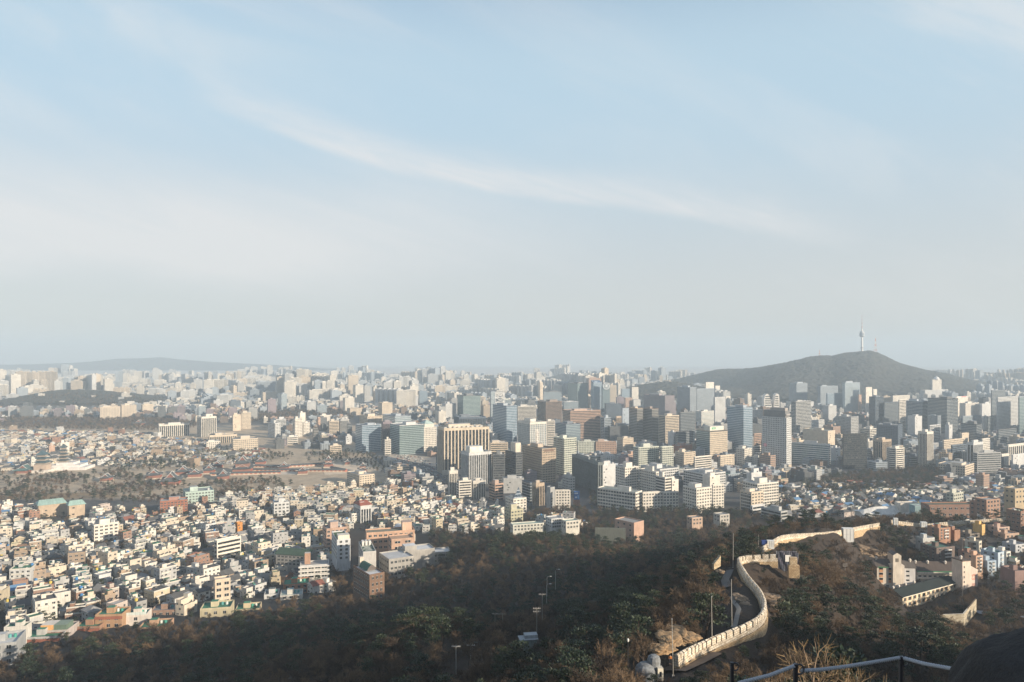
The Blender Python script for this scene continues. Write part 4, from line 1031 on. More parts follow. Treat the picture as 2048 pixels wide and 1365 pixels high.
r_, a, b, h = bar(783, 1079, 1103, 575, 18, 14, R(20), (.50,.33,.24), 'short peach brick school block with a tiled terrace', 2, 2, 2, ww=4.2, deck=(.45,.30,.2))
r_, a, b, h = bar(739, 1150, 1204, 440, 10, 24, R(36), (.20,.125,.085), 'dark brick school hall with a green vaulted roof house', 4, 3, 9, ww=1.2, deck=(.55,.56,.58))
m = MB(); n_ = 10; q0 = [(2 + 6.5 * (i / n_), 8 , h + 3.2 * math.sin(math.pi * i / n_)) for i in range(n_ + 1)]
for i in range(n_): m.quad([q0[i], q0[i + 1], (q0[i + 1][0], 20, q0[i + 1][2]), (q0[i][0], 20, q0[i][2])][::-1], (.06,.13,.095))
m.quad(q0, (.12,.10,.09)); m.quad([(x, 20, z) for x, y, z in q0][::-1], (.12,.10,.09)); m.build('vault', 'paint', r_)
m = MB(); m.box(3, 20.5, h - 1, 5.5, 23, h + 5.5, (.52,.46,.38), top=(.5,.45,.4)); m.build('chimney', 'paint', r_)
m = MB(); m.tube([(-.4, 3, 4), (-.4, 6, 4)], .01, (.3,.3,.3)); 
# vaulted white hall
root, s = spot(806, 1072, 640, 'vaulted_hall', 'white hall with a rounded vault roof above the peach school', 'hall', R(-50)); m = MB(); n_ = 12
prof = [(-7 + 14 * i / n_, 2 + 7.5 * math.sin(math.pi * i / n_)) for i in range(n_ + 1)]
for i in range(n_): m.quad([(-9, prof[i][0], prof[i][1]), (9, prof[i][0], prof[i][1]), (9, prof[i + 1][0], prof[i + 1][1]), (-9, prof[i + 1][0], prof[i + 1][1])], (.60,.60,.60))
m.build('roof', 'paint', root); m = MB()
for x in (-9, 9): m.quad([(x, p[0], p[1]) for p in prof] + [(x, 7, -4), (x, -7, -4)], (.62,.58,.5))
m.quad([(-9,-7,-4),(9,-7,-4),(9,-7,2),(-9,-7,2)], (.6,.56,.5)); m.quad([(9,7,-4),(-9,7,-4),(-9,7,2),(9,7,2)], (.6,.56,.5)); m.build('wall', 'paint', root); take_poly([(root.location.x - 9, 630), (root.location.x + 9, 630), (root.location.x + 9, 650), (root.location.x - 9, 650)])
# balconied white house below the green sloped roof
r_, a, b, h = bar(600, 1132, 1160, 520, 20, 12, R(14), (.60,.58,.54), 'white house with long balconies and a brick stair tower beside the school', 3, 4, 2, name='house', cat='house', ww=3.6)
for i in range(1, 4):
    m = MB(); m.box(-1, -1.6, i * h / 3.4 - .2, a + .4, 0, i * h / 3.4 + .7, (.62,.60,.56)); m.build('balcony', 'paint', r_)
m = MB(); m.box(3, 6, h - 1, 7, 10, h + 7, (.36,.22,.15), top=(.5,.45,.4)); m.build('stair_tower', 'paint', r_)
r_, a, b, h = bar(552, 1108, 1130, 560, 28, 12, R(-14), (.36,.34,.31), 'long block with a dark green curved roof beside the school', 3, 8, 0, name='house', cat='house')
m = MB(); m.gable(0, 0, a, b, h, 3.4, .8, (.05,.085,.06), GREY); m.build('roof', 'paint', r_)
# near foot of the town: white terrace houses with brown fascia
GRN = (.05,.19,.12)
for (px, pt, pb, d, a, b, rz, col, lab, nf, nbx, nby, dk) in [
    (40, 1276, 1312, 372, 19, 13, 8, (.42,.42,.41), 'white terrace house with three rows of windows at the wood edge', 3, 4, 2, GRN),  # white wall darkened in its colour to stand for shade
    (78, 1262, 1296, 380, 14, 13, 6, (.44,.39,.36), 'pink grey terrace house with a brown fascia and striped roof room', 3, 1, 2, (.2,.25,.2)),
    (-40, 1292, 1352, 330, 14, 16, 20, (.36,.37,.37), 'pale block with slanting balcony bands cut by the frame edge', 4, 3, 3, (.45,.46,.46)),  # shade at the slope foot put into this darker wall colour
    (148, 1254, 1290, 392, 13, 12, 5, (.30,.18,.12), 'brown brick house with a crowded green roof terrace', 3, 2, 2, GRN),
    (190, 1230, 1288, 398, 14, 12, 6, (.40,.25,.15), 'tan brick terrace house stepping back in three tiers', 4, 3, 2, GRN),
    (250, 1232, 1284, 405, 11, 11, 12, (.62,.56,.50), 'pale pink house with a glass roof railing', 4, 1, 1, (.10,.25,.20)),
    (276, 1256, 1290, 396, 15, 13, 10, (.42,.27,.18), 'tan house with a green roof and white canopy', 3, 2, 2, GRN),
    (300, 1222, 1262, 430, 16, 12, 8, (.30,.20,.15), 'dark brick flats above the wood edge', 3, 4, 2, (.2,.2,.2)),
    (400, 1218, 1268, 425, 17, 13, 12, (.50,.44,.30), 'yellow grey flats with a green weathered roof', 3, 3, 2, GRN),
    (470, 1220, 1262, 440, 14, 12, 12, (.48,.40,.27), 'ochre flats at the dark wood edge', 3, 3, 2, GRN),
    (560, 1192, 1222, 470, 14, 12, 14, (.55,.53,.48), 'cream flats with small dark windows near the school', 4, 3, 2, (.30,.36,.34)),
    (528, 1190, 1216, 475, 9, 11, 14, (.56,.56,.54), 'white small house with open roof frames', 3, 2, 1, (.12,.14,.14)),
    (566, 1170, 1200, 490, 17, 14, 14, (.36,.19,.12), 'red brick flats with a green roof near the school', 3, 4, 2, GRN)]:
    r_, a, b, h = bar(px, pt, pb, d, a, b, R(rz), col, lab, nf, nbx, nby, name='house', cat='house', deck=dk, low=6)
    rn_ = random.Random(int(px * 3 + 11)); 
    m = MB(); m.box(a * .3, b * .35, h - 1, a * .3 + 4, b * .35 + 4, h + 2.2, tuple(q * .95 for q in col), top=dk); m.build('stair_hut', 'paint', r_)
    if 'fascia' in lab or 'terrace' in lab:
        m = MB(); m.box(-.2, -.25, h - 2.8, a + .2, 0, h - 1.2, (.26,.10,.065)); m.build('fascia', 'paint', r_)
    if 'striped' in lab:
        m = MB(); m.box(.6, .4, h - 1, a * .5, b * .6, h + 2.6, (.60,.33,.14), top=(.6,.55,.48)); m.box(a * .5, .4, h - 1, a - .6, b * .6, h + 2.6, (.12,.17,.13), top=(.2,.25,.2)); m.build('roof_room', 'paint', r_)
    if 'canopy' in lab:
        m = MB(); m.box(0, -2, h * .62, a, 0, h * .62 + .3, (.6,.58,.55)); m.build('canopy', 'paint', r_)
    if 'railing' in lab:
        m = MB(); m.box(0, -.05, h, a, 0, h + 1.6, (.5,.55,.52)); m.build('railing', 'paint', r_)
    for q in range(2):
        m = MB(); m.lathe([(.7, h - .9), (.7, h + .5), (.2, h + .8)], rn_.choice([(.06,.28,.22), (.1,.3,.3), (.6,.6,.55)]), n=8, c=(a * (.65 + .15 * q), b * .6)); m.build('water_tank', 'paint', r_)
# retaining wall with worn green paint below the terraces
root, s = spot(93, 1315, 365, 'retaining_wall', 'worn green and white retaining wall under the terrace houses', 'retaining wall', R(12)); m = MB()
m.box(0, 0, -7, 15, .8, 4.5, (.30,.38,.33)); m.build('wall', 'paint', root); m = MB(); m.box(0, -.1, 2.2, 15, .0, 4.5, (.07,.24,.19)); m.build('painted_band', 'paint', root)
# hospital estate on the right: numbered white block
CREAMW = (.66,.55,.46)  # warm pale wall colour, one even tone
root, s = spot(1925, 1181, 402, 'apartment_block', 'white end tower of flats with the number 101 on its wall', 'apartment block', R(14)); NB = root
m = MB(); m.box(0, 0, -3, 5.6, 7, 16.0, CREAMW, top=(.12,.09,.07)); m.box(5.6, .6, -3, 11.0, 12, 10.5, (.66,.54,.46), top=(.1,.1,.1)); m.quad([(5.6,.6,10.5),(11,.6,10.5),(5.6,.6,13.4)], (.66,.54,.46)); m.quad([(5.6,12,10.5),(5.6,12,13.4),(11,12,10.5)], (.6,.5,.42)); m.build('wall', 'paint', root)
m = MB(); m.quad([(5.4,.3,13.7),(11.3,.3,10.7),(11.3,12.3,10.7),(5.4,12.3,13.7)], (.09,.07,.06)); m.box(-.4, -.4, 16.0, 6.0, 7.4, 16.5, (.10,.075,.06)); m.build('roof', 'paint', root)
for i in range(5):
    o = bpy.data.objects.new('window', window_mesh('win')); C.objects.link(o); o.parent = root; o.scale = (.6, 1, 1.1); o.location = (.9, 0, 1.2 + i * 2.75)
def text(s_, size, loc, rot, mat_col, parent, name='number'):
    cu = bpy.data.curves.new(name, 'FONT'); cu.body = s_; cu.size = size; cu.extrude = .02; cu.align_x = 'CENTER'
    mm = bpy.data.materials.new('red_paint'); mm.use_nodes = True; mm.node_tree.nodes['Principled BSDF'].inputs['Base Color'].default_value = (*mat_col, 1); cu.materials.append(mm)
    t_ = bpy.data.objects.new('t', cu); C.objects.link(t_); me_ = bpy.data.meshes.new_from_object(t_.evaluated_get(bpy.context.evaluated_depsgraph_get())); bpy.data.objects.remove(t_)
    o = bpy.data.objects.new(name, me_); C.objects.link(o); o.parent = parent; o.location = loc; o.rotation_euler = rot; return o
text('101', 2.2, (8.4, .55, 1.6), (R(90), 0, 0), (.40,.10,.07), root)
m = MB()
for t0, t1, rr in ((20, 150, 1.5), (200, 340, 1.5), (30, 200, .8), (230, 350, .8)):
    pts = [(8.3 + rr * math.cos(R(t0 + (t1 - t0) * i / 8)), .5, 6.6 + rr * math.sin(R(t0 + (t1 - t0) * i / 8))) for i in range(9)]
    for i in range(8):
        a_, b_ = Vector(pts[i]), Vector(pts[i + 1]); n_ = Vector((b_ - a_)).cross(Vector((0, 1, 0))).normalized() * .2
        m.quad([tuple(a_ - n_), tuple(b_ - n_), tuple(b_ + n_), tuple(a_ + n_)], (.52,.20,.13))
m.build('emblem', 'paint', root)
def vent(parent, x, y, z):
    m = MB(); m.lathe([(.55, z), (.55, z + .9), (.8, z + 1.0), (.7, z + 1.5), (.15, z + 2.0)], (.66,.60,.52), n=8, c=(x, y)); m.build('roof_vent', 'paint', parent)
vent(root, 2, 3, 16.5); take_poly([(root.location.x - 3, 398), (root.location.x + 14, 398), (root.location.x + 14, 418), (root.location.x - 3, 418)], 2)
root, s = spot(1833, 1168, 425, 'apartment_block', 'long white wing of flats with a brown roof and green gutter', 'apartment block', R(-4)); 
m = MB(); m.box(0, 0, -5, 27.2, 10, 7.6, (.66,.58,.48)); m.quad([(0,0,7.6),(0,10,7.6),(0,5,12)][::1], (.55,.5,.5)); m.build('wall', 'paint', root)
m = MB(); m.gable(0, 0, 27.2, 10, 7.6, 4.2, .5, (.085,.065,.055), (.6,.55,.5)); m.build('roof', 'paint', root); m = MB(); m.box(0, -.9, 7.1, 25, -.5, 7.7, (.03,.22,.10)); m.build('gutter', 'paint', root)
for i in range(2):
    m = MB(); m.box(0, -1.0, i * 3.2 + 3.0, 27.2, 0, i * 3.2 + 4.1, (.68,.60,.50)); m.build('gallery', 'paint', root)
windows(root, 24, 7, 8, 3, .4, -2.2, 1.5, .8, 0, 0, 3.2)
for x in (1, 8, 18): vent(root, x, 3.6, 11)
take_poly([(root.location.x, 420), (root.location.x + 28, 420), (root.location.x + 28, 438), (root.location.x, 438)], 2)
root, s = spot(1754, 1163, 408, 'apartment_block', 'white block of flats with orange panels and a gabled stair tower', 'apartment block', R(-6))
m = MB(); m.box(0, 0, -4, 8, 9, 8.2, (.66,.58,.48)); m.box(14.5, 1.2, -4, 21, 9, 7.6, (.62,.60,.58)); m.build('wall', 'paint', root)
m = MB(); m.box(8, -1.5, -4, 12.4, 6, 15.2, (.68,.60,.50)); m.quad([(8,-1.5,15.2),(12.4,-1.5,15.2),(10.2,-1.5,16.6)], (.68,.60,.50)); m.quad([(8,-1.5,15.2),(10.2,-1.5,16.6),(10.2,6,16.6),(8,6,15.2)], (.12,.11,.11)); m.quad([(10.2,-1.5,16.6),(12.4,-1.5,15.2),(12.4,6,15.2),(10.2,6,16.6)], (.12,.11,.11)); m.box(12.4, -.6, -4, 14.5, 6, 9.4, (.64,.57,.49)); m.box(6.6, -.5, 7.8, 8, 5, 9.8, (.66,.58,.48))
for q in range(3): m.box(9.4 + q * .6, -1.6, 11.6, 9.7 + q * .6, -1.5, 13.6, (.18,.15,.11))
m.build('stair_tower', 'paint', root)
m = MB(); m.gable(-.3, 0, 8, 9, 8.2, 3.2, .3, (.10,.085,.075), (.6,.57,.55)); m.gable(14.5, 1.2, 21.2, 9, 7.6, 3, .3, (.10,.085,.075), (.6,.57,.55)); m.build('roof', 'paint', root)
m = MB(); m.box(.4, -.5, 7.9, 6, -.3, 8.3, (.03,.20,.08)); m.build('gutter', 'paint', root)
for i in range(3):
    for x0, x1 in ((1.2, 3.2), (6.2, 7.6)):
        m = MB(); m.box(x0, -.12, -.6 + i * 2.9, x1, 0, .8 + i * 2.9, (.58,.30,.16)); m.build('panel', 'paint', root)
        m = MB(); m.box(x0, -.12, .9 + i * 2.9, x1, 0, 2.0 + i * 2.9, (.05,.05,.05)); m.build('window', 'window', root)
    m = MB(); m.box(16.2, 1.08, .4 + i * 2.5, 17.8, 1.2, 1.2 + i * 2.5, (.05,.06,.07)); m.build('window', 'window', root)
vent(root, 1, 4, 11); vent(root, 19.5, 4.5, 10.2); take_poly([(root.location.x - 2, 403), (root.location.x + 22, 403), (root.location.x + 22, 420), (root.location.x - 2, 420)], 2)
# two storey row with a dark green roof
A0, A1 = Vector(P3(1805, 1219, 383)), Vector(P3(1914, 1190, 408)); A1.z = A0.z; L = (A1 - A0).length; rz = math.atan2(A1.y - A0.y, A1.x - A0.x)
root = empty('apartment_block', tuple(A0), rz); tag(root, 'long two storey cream row of flats under a dark green roof', 'apartment block'); hh = 6.3
m = MB(); m.box(0, 0, -5, L, 10, hh, (.62,.52,.38)); m.build('wall', 'paint', root); m = MB(); m.gable(0, 0, L, 10, hh, 2.6, .7, (.012,.021,.021), (.2,.16,.12)); m.build('roof', 'paint', root)
m = MB(); m.box(-.6, -.95, hh - .15, L + .6, -.72, hh + .25, (.70,.63,.5)); m.build('gutter', 'paint', root)
for i in range(2):
    for j in range(12):
        q = L * (j + .5) / 12; ww = (1.5, 2.1, 1.9)[j % 3]; o = bpy.data.objects.new('window', window_mesh('win')); C.objects.link(o); o.parent = root; o.scale = (ww, 1, 1.75); o.location = (q - ww / 2, 0, .9 + i * 3.0)
        m = MB(); m.box(q + ww / 2 + .25, -.1, .7 + i * 3.0, q + ww / 2 + .6, 0, 2.9 + i * 3.0, (.42,.25,.14)) ; m.build('pilaster', 'paint', root)
for q in (3, 8, 14, 22): vent(root, q, 7.2, hh + 1.6)
take_poly([(A0.x, A0.y), (A1.x, A1.y), (A1.x - 4, A1.y + 11), (A0.x - 4, A0.y + 11)], 1)
# yard with parked cars between the blocks
CARS = []
def car_mesh(colr):
    m = MB(); m.box(-2.2, -.88, .32, 2.2, .88, .92, colr, bottom=True)
    t = [(-1.5,-.8,.92),(1.1,-.8,.92),(1.1,.8,.92),(-1.5,.8,.92)]; u_ = [(-1.1,-.68,1.42),(.5,-.68,1.42),(.5,.68,1.42),(-1.1,.68,1.42)]
    for i in range(4): m.quad([t[i], t[(i + 1) % 4], u_[(i + 1) % 4], u_[i]], (.03,.035,.04))
    m.quad(u_, colr)
    for x in (-1.35, 1.35):
        for y in (-.9, .72): m.tube([(x, y, .32), (x, y + .18, .32)], .32, (.02,.02,.02), n=8)
    return m
CARC = [('white', (.62,.62,.62)), ('silver', (.40,.41,.42)), ('black', (.03,.03,.03)), ('grey', (.16,.165,.17)), ('dark blue', (.05,.08,.16)), ('red', (.32,.05,.04))]
CARM = [(n_, car_mesh(c_).mesh('car_body', 'metal')) for n_, c_ in CARC]
def car(x, y, rz, ci, label, group, body=False):
    o = bpy.data.objects.new('car', CARM[ci][1]); C.objects.link(o); o.location = (x, y, g1(x, y) + .03); o.rotation_euler = (0, 0, rz); tag(o, label, 'car', group); return o
for i, (px, py, d) in enumerate([(1788, 1172, 412), (1794, 1171, 414), (1801, 1168, 417), (1775, 1176, 408), (1783, 1179, 404)]):
    p = P3(px, py, d); car(p[0], p[1], R(60), (0, 2, 0, 3, 2)[i], uniq(f'{CARC[(0, 2, 0, 3, 2)[i]][0]} car parked in the yard of the white flats', f'second {CARC[(0, 2, 0, 3, 2)[i]][0]} car parked in the yard of the white flats'), 'cars parked in the yard')
# white hall roof (stadium like) and red brick school on the right
root, s = spot(1724, 1030, 700, 'sports_hall', 'white low hall with a rounded end below the old town', 'hall', R(6)); m = MB(); n_ = 10
A_ = [(0, 2.2), (5, 4.5), (14, 6.5), (40, 7.6), (52, 7.2)]
for i in range(4): m.quad([(A_[i][0], -8 + (6 - 1.5 * i) * (i < 4), 0), (A_[i + 1][0], -8 + (6 - 1.5 * (i + 1)) * (i < 3), 0), (A_[i + 1][0], 4, A_[i + 1][1]), (A_[i][0], 4, A_[i][1])], (.62,.60,.56)); m.quad([(A_[i][0], 4, A_[i][1]), (A_[i + 1][0], 4, A_[i + 1][1]), (A_[i + 1][0], 18, 1), (A_[i][0], 16, 1)], (.6,.6,.58))
m.build('roof', 'paint', root); m = MB(); m.box(2, -6, -8, 52, 16, 1, (.5,.48,.45)); m.build('wall', 'paint', root); take_poly([(root.location.x, 690), (root.location.x + 55, 690), (root.location.x + 55, 722), (root.location.x, 722)], 2)
bar(1801, 1007, 1022, 700, 20, 8, R(8), (.64,.59,.52), 'white flat hall above the rounded hall roof', 1, 0, 0, name='sports_hall', cat='hall', low=6)
bar(1858, 1010, 1036, 640, 44, 12, R(2), (.29,.155,.105), 'long red brick school on the ridge', 2, 8, 1, deck=(.10,.12,.09), mat='brick', ww=2.6)
bar(1830, 1012, 1026, 680, 14, 9, R(4), (.25,.36,.38), 'round fronted pale glass hall beside the red brick school', 1, 0, 0, name='sports_hall', cat='hall', low=6)
bar(1973, 1000, 1034, 600, 16, 10, R(20), (.34,.21,.15), 'red brick flats with white balconies on the ridge', 4, 4, 2, name='apartment_block', cat='apartment block')
bar(1959, 1005, 1032, 610, 9, 9, R(20), (.33,.19,.135), 'narrow red brick flats on the ridge', 3, 2, 2, name='apartment_block', cat='apartment block')
bar(2030, 978, 1010, 650, 14, 10, R(20), (.48,.38,.25), 'yellow orange flats on the ridge', 3, 3, 2, name='apartment_block', cat='apartment block')
bar(1268, 1046, 1078, 640, 14, 22, R(42), (.50,.33,.25), 'pinkish brick hall with a bright slanted end at the wood edge', 3, 0, 3, name='hall', cat='hall', low=6)
bar(1240, 1044, 1066, 660, 12, 10, R(20), (.36,.20,.14), 'brick chapel block with tall buttresses at the wood edge', 3, 3, 2, name='hall', cat='hall', low=6, deck=(.10,.22,.17))
bar(1190, 1056, 1078, 620, 26, 2, R(-6), (.13,.14,.12), 'tall dark screen wall before the brick halls', 1, 0, 0, name='screen_wall', cat='wall', low=6)
bar(1103, 1038, 1058, 670, 13, 12, R(24), (.56,.57,.56), 'white and blue small school block at the wood edge', 3, 5, 3, low=6)
bar(1132, 1043, 1060, 660, 14, 9, R(24), (.60,.57,.50), 'low white annex beside the white and blue school block', 2, 4, 2, low=6, deck=(.30,.38,.33))
bar(1026, 1050, 1064, 665, 30, 9, R(16), (.58,.57,.50), 'long low pale green roofed row at the wood edge', 2, 9, 2, low=6, deck=(.30,.40,.35))
bar(1384, 1036, 1052, 700, 12, 9, R(20), (.50,.36,.27), 'peach villa with a flat white canopy at the wood edge', 2, 3, 2, low=6)
bar(1440, 1030, 1046, 720, 12, 10, R(24), (.48,.45,.40), 'grey villa with a roof terrace under the second estate', 2, 3, 2, low=6)
# houses stacked on the right slope
for (px, pt, pb, d, a, b, rz, col, lab, nf, nbx, nby, dk) in [
    (1878, 1057, 1082, 480, 10, 9, 18, (.38,.21,.14), 'tan red brick house with white balconies under the old wall', 4, 3, 1, (.15,.25,.2)),
    (1909, 1061, 1084, 485, 5, 8, 18, (.34,.19,.13), 'narrow red brick house with a blank front under the old wall', 3, 0, 0, (.2,.2,.2)),
    (1873, 1096, 1124, 440, 14, 12, 16, (.17,.13,.115), 'dark brick house with white roof arches above the numbered block', 4, 3, 3, (.07,.16,.12)),
    (1944, 1086, 1108, 460, 7, 9, 16, (.30,.22,.17), 'dark house with a bay of lit windows by the dark lane', 3, 2, 1, (.2,.2,.2)),
    (1958, 1084, 1112, 458, 5, 8, 40, (.62,.56,.46), 'pale bay windowed house corner by the dark lane', 3, 2, 2, (.4,.4,.38)),
    (1938, 1106, 1140, 430, 6, 8, 12, (.30,.18,.14), 'brown brick house with a teal roof edge behind the numbered block', 4, 0, 1, (.10,.26,.22)),
    (1952, 1112, 1148, 425, 5, 8, 14, (.58,.38,.27), 'peach and white flats behind the numbered block', 5, 2, 1, (.3,.2,.15)),
    (1975, 1122, 1152, 425, 6, 8, 10, (.40,.50,.60), 'pale blue flats with six small windows', 4, 2, 1, (.3,.35,.38)),
    (1996, 1106, 1148, 440, 7, 10, 30, (.42,.50,.58), 'pale blue gabled flats beside a white bay', 5, 1, 2, (.10,.22,.18)),
    (2013, 1104, 1140, 445, 4, 8, 24, (.66,.63,.57), 'narrow white flats with tall paired windows', 4, 2, 1, (.5,.5,.5)),
    (2031, 1090, 1120, 470, 10, 9, 20, (.45,.46,.48), 'grey flats with white balcony bands at the frame edge', 4, 2, 1, (.3,.3,.3)),
    (1940, 1068, 1084, 490, 8, 9, 14, (.26,.22,.18), 'dark stepped house by the tall yellow wall', 2, 2, 1, (.10,.12,.10)),
    (1964, 1050, 1076, 495, 4, 6, 30, (.60,.40,.16), 'bright yellow house end catching the sun', 3, 0, 0, (.35,.2,.1)),
    (1995, 1055, 1070, 500, 10, 8, 12, (.50,.37,.30), 'pinkish house with a red roof on the right slope', 2, 3, 1, (.28,.09,.06)),
    (2010, 1068, 1088, 490, 12, 9, 14, (.46,.32,.24), 'tan terrace with two square white framed windows', 2, 3, 1, (.3,.28,.26)),
    (2030, 1142, 1180, 395, 9, 10, 8, (.30,.20,.18), 'dark plum gabled house end at the frame edge', 3, 0, 0, (.08,.07,.07)),
    (1846, 1077, 1092, 462, 9, 6, 14, (.50,.50,.48), 'low shed with a pale blue roof in the trees', 1, 2, 1, (.40,.46,.50))]:
    r_, a, b, h = bar(px, pt, pb, d, a, b, R(rz), col, lab, nf, nbx, nby, name='house', cat='house', deck=dk, low=9, ww=1.3, hh=1.3)
    if nf > 3:
        for i in range(1, nf):
            m = MB(); m.box(a * .45, -.6, i * h / nf - .1, a * .8, 0, i * h / nf + .6, (.6,.58,.54)); m.build('balcony', 'paint', r_)
    m = MB(); m.box(a * .3, b * .4, h - .9, a * .3 + 2.6, b * .4 + 2.8, h + 1.8, tuple(q * .9 for q in col), top=dk); m.build('stair_hut', 'paint', r_)
# keep the far stretch of wall and the slope row in sight of the viewer
for q_ in range(1785, 2010, 15): FOOT.append(dict(P=[(0, 0)] * 4, px=(q_, q_ + 15), d=532, yb=1052, yt=1040))
# ------------------------------------------------------------------ palace
TILE, REDW, PLS = (.075,.085,.09), (.20,.085,.065), (.44,.38,.30)
def curved_roof(m, a, b, z, hgt, over, col=TILE, gab=REDW):
    """hip and gable tiled roof with upturned eaves"""
    o = over; n_ = 8; e = []
    P = [(-o, -o), (a + o, -o), (a + o, b + o), (-o, b + o)]; mid_h = z + hgt * .45; g0, g1_ = a * .16, a * .84; bq = b * .27
    top = z + hgt
    for i in range(4):
        x0, y0 = P[i]; x1, y1 = P[(i + 1) % 4]
        if i == 0: q0, q1 = (g0, bq, mid_h), (g1_, bq, mid_h)
        elif i == 1: q0, q1 = (g1_, bq, mid_h), (g1_, b - bq, mid_h)
        elif i == 2: q0, q1 = (g1_, b - bq, mid_h), (g0, b - bq, mid_h)
        else: q0, q1 = (g0, b - bq, mid_h), (g0, bq, mid_h)
        prev = None
        for t in range(n_ + 1):
            f = t / n_; lift = hgt * .20 * (2 * f - 1) ** 4
            lo = (x0 + (x1 - x0) * f, y0 + (y1 - y0) * f, z + lift); hi = tuple(q0[j] + (q1[j] - q0[j]) * f for j in range(3))
            mdl = ((lo[0] + hi[0]) / 2, (lo[1] + hi[1]) / 2, (lo[2] + hi[2]) / 2 - hgt * .06)
            if prev: m.quad([prev[0], lo, mdl, prev[1]], col); m.quad([prev[1], mdl, hi, prev[2]], col)
            prev = (lo, mdl, hi)
    m.quad([(g0 - .8, bq, mid_h), (g1_ + .8, bq, mid_h), (g1_ + .5, b / 2, top), (g0 - .5, b / 2, top)], col); m.quad([(g1_ + .8, b - bq, mid_h), (g0 - .8, b - bq, mid_h), (g0 - .5, b / 2, top), (g1_ + .5, b / 2, top)], col)
    m.quad([(g0, bq, mid_h), (g0, b / 2, top - .3), (g0, b - bq, mid_h)], gab); m.quad([(g1_, bq, mid_h), (g1_, b - bq, mid_h), (g1_, b / 2, top - .3)], gab)
    rc_ = (.55,.53,.50)
    m.tube([(g0 - .6, b / 2, top + .2), (a / 2, b / 2, top - .1), (g1_ + .6, b / 2, top + .2)], .5, rc_, n=4)
    for (gx_, s_) in ((g0 - .6, 1), (g1_ + .6, -1)):
        for yq in (bq, b - bq): m.tube([(gx_, b / 2, top + .2), (gx_, yq, mid_h + .2)], .42, rc_, n=4)
    for i, c_ in enumerate(((g0, bq), (g1_, bq), (g1_, b - bq), (g0, b - bq))): m.tube([(c_[0], c_[1], mid_h + .2), ((c_[0] + P[i][0]) / 2, (c_[1] + P[i][1]) / 2, mid_h - hgt * .26), (P[i][0], P[i][1], z + hgt * .21)], .38, rc_, n=4)
def hall(px, py, d, a, b, rz, label, h=4.5, rh=6.5, two=False, plinth=1.5, group=None, gab=REDW, col=TILE):
    rz = R(106) + (rz - R(36)) * .25; b, a = a * .95, b * 1.7; rh *= 1.3; px += b / d * F * .8
    root, s = spot(px, py, d, 'palace_hall', label, 'palace hall', rz, group); root.location.z = g1(root.location.x, d) - .1
    m = MB(); m.box(-1.5, -1.5, 0, a + 1.5, b + 1.5, plinth, PLS); m.build('plinth', 'paint', root)
    m = MB(); m.box(0, 0, plinth, a, b, plinth + h, (.26,.12,.09)); n_ = max(3, int(a / 4))
    m.build('wall', 'paint', root)
    for i in range(n_ + 1): m = MB(); q = (a - .6) * i / n_; m.box(q, -.25, plinth, q + .6, -.02, plinth + h, (.34,.09,.06)); m.build('column', 'paint', root)
    m = MB(); curved_roof(m, a, b, plinth + h, rh if not two else rh * .6, 2.2, col, gab)
    m.build('roof', 'paint', root)
    if two:
        z = plinth + h + rh * .45; m = MB(); m.box(a * .14, b * .14, z - 3, a * .86, b * .86, z + 3.2, (.24,.13,.10)); m.build('upper_wall', 'paint', root)
        m = MB()
        mm = MB(); curved_roof(mm, a * .72, b * .72, 0, rh, 2.2, col, gab); m.add(mm, Matrix.Translation((a * .14, b * .14, z + 3.2))); m.build('upper_roof', 'paint', root)
    take_poly([(root.location.x - 3, d - 3), (root.location.x + a + 3, d - 3), (root.location.x + a + 3, d + b + 3), (root.location.x - 3, d + b + 3)], 0)
    return root
hall(331, 968, 1118, 27, 19, R(42), 'palace hall with a broad red gable, nearest of the palace roofs', rh=9.5, h=5)
hall(300, 958, 1180, 22, 14, R(52), 'palace hall with a pale ridge beside the broad red gable', rh=6)
hall(358, 953, 1215, 22, 14, R(44), 'palace hall with a small red gable behind the broad one', rh=6)
hall(382, 957, 1190, 20, 12, R(36), 'low palace hall with a flat grey ridge', rh=5)
hall(412, 950, 1230, 18, 13, R(44), 'palace hall between the gabled halls and the throne hall', rh=6)
hall(440, 960, 1170, 18, 12, R(46), 'palace hall with a tall narrow red gable', rh=6.5)
hall(474, 951, 1225, 31, 22, R(28), 'two tiered throne hall of the palace', rh=9, h=6, two=True, plinth=3)
hall(428, 940, 1285, 18, 12, R(36), 'small palace hall behind the throne hall court', rh=5)
hall(515, 930, 1330, 18, 12, R(30), 'lone palace hall among dark trees', rh=5)
hall(652, 935, 1300, 16, 11, R(26), 'inner palace gate hall with lifted eaves', rh=5.5, two=True)
hall(562, 941, 1265, 17, 11, R(26), 'middle palace gate hall between the courts', rh=5.5)
hall(600, 950, 1222, 15, 9, R(20), 'side gate hall on the near palace corridor', rh=4.5)
hall(721, 946, 1240, 14, 9, R(24), 'small two tiered red pavilion at the court edge', rh=4, two=True)
hall(692, 931, 1325, 8, 6, R(20), 'tiny pavilion in the wide sandy court', rh=3)
hall(36, 948, 1225, 24, 15, R(14), 'museum hall with a green tile roof beside the pagoda', rh=6.5, col=(.07,.13,.13))
hall(205, 965, 1150, 14, 10, R(20), 'small tiled hall in the palace garden trees', rh=4.5)
hall(272, 852, 2080, 24, 14, R(20), 'temple hall at the edge of the dark wood belt', rh=7)
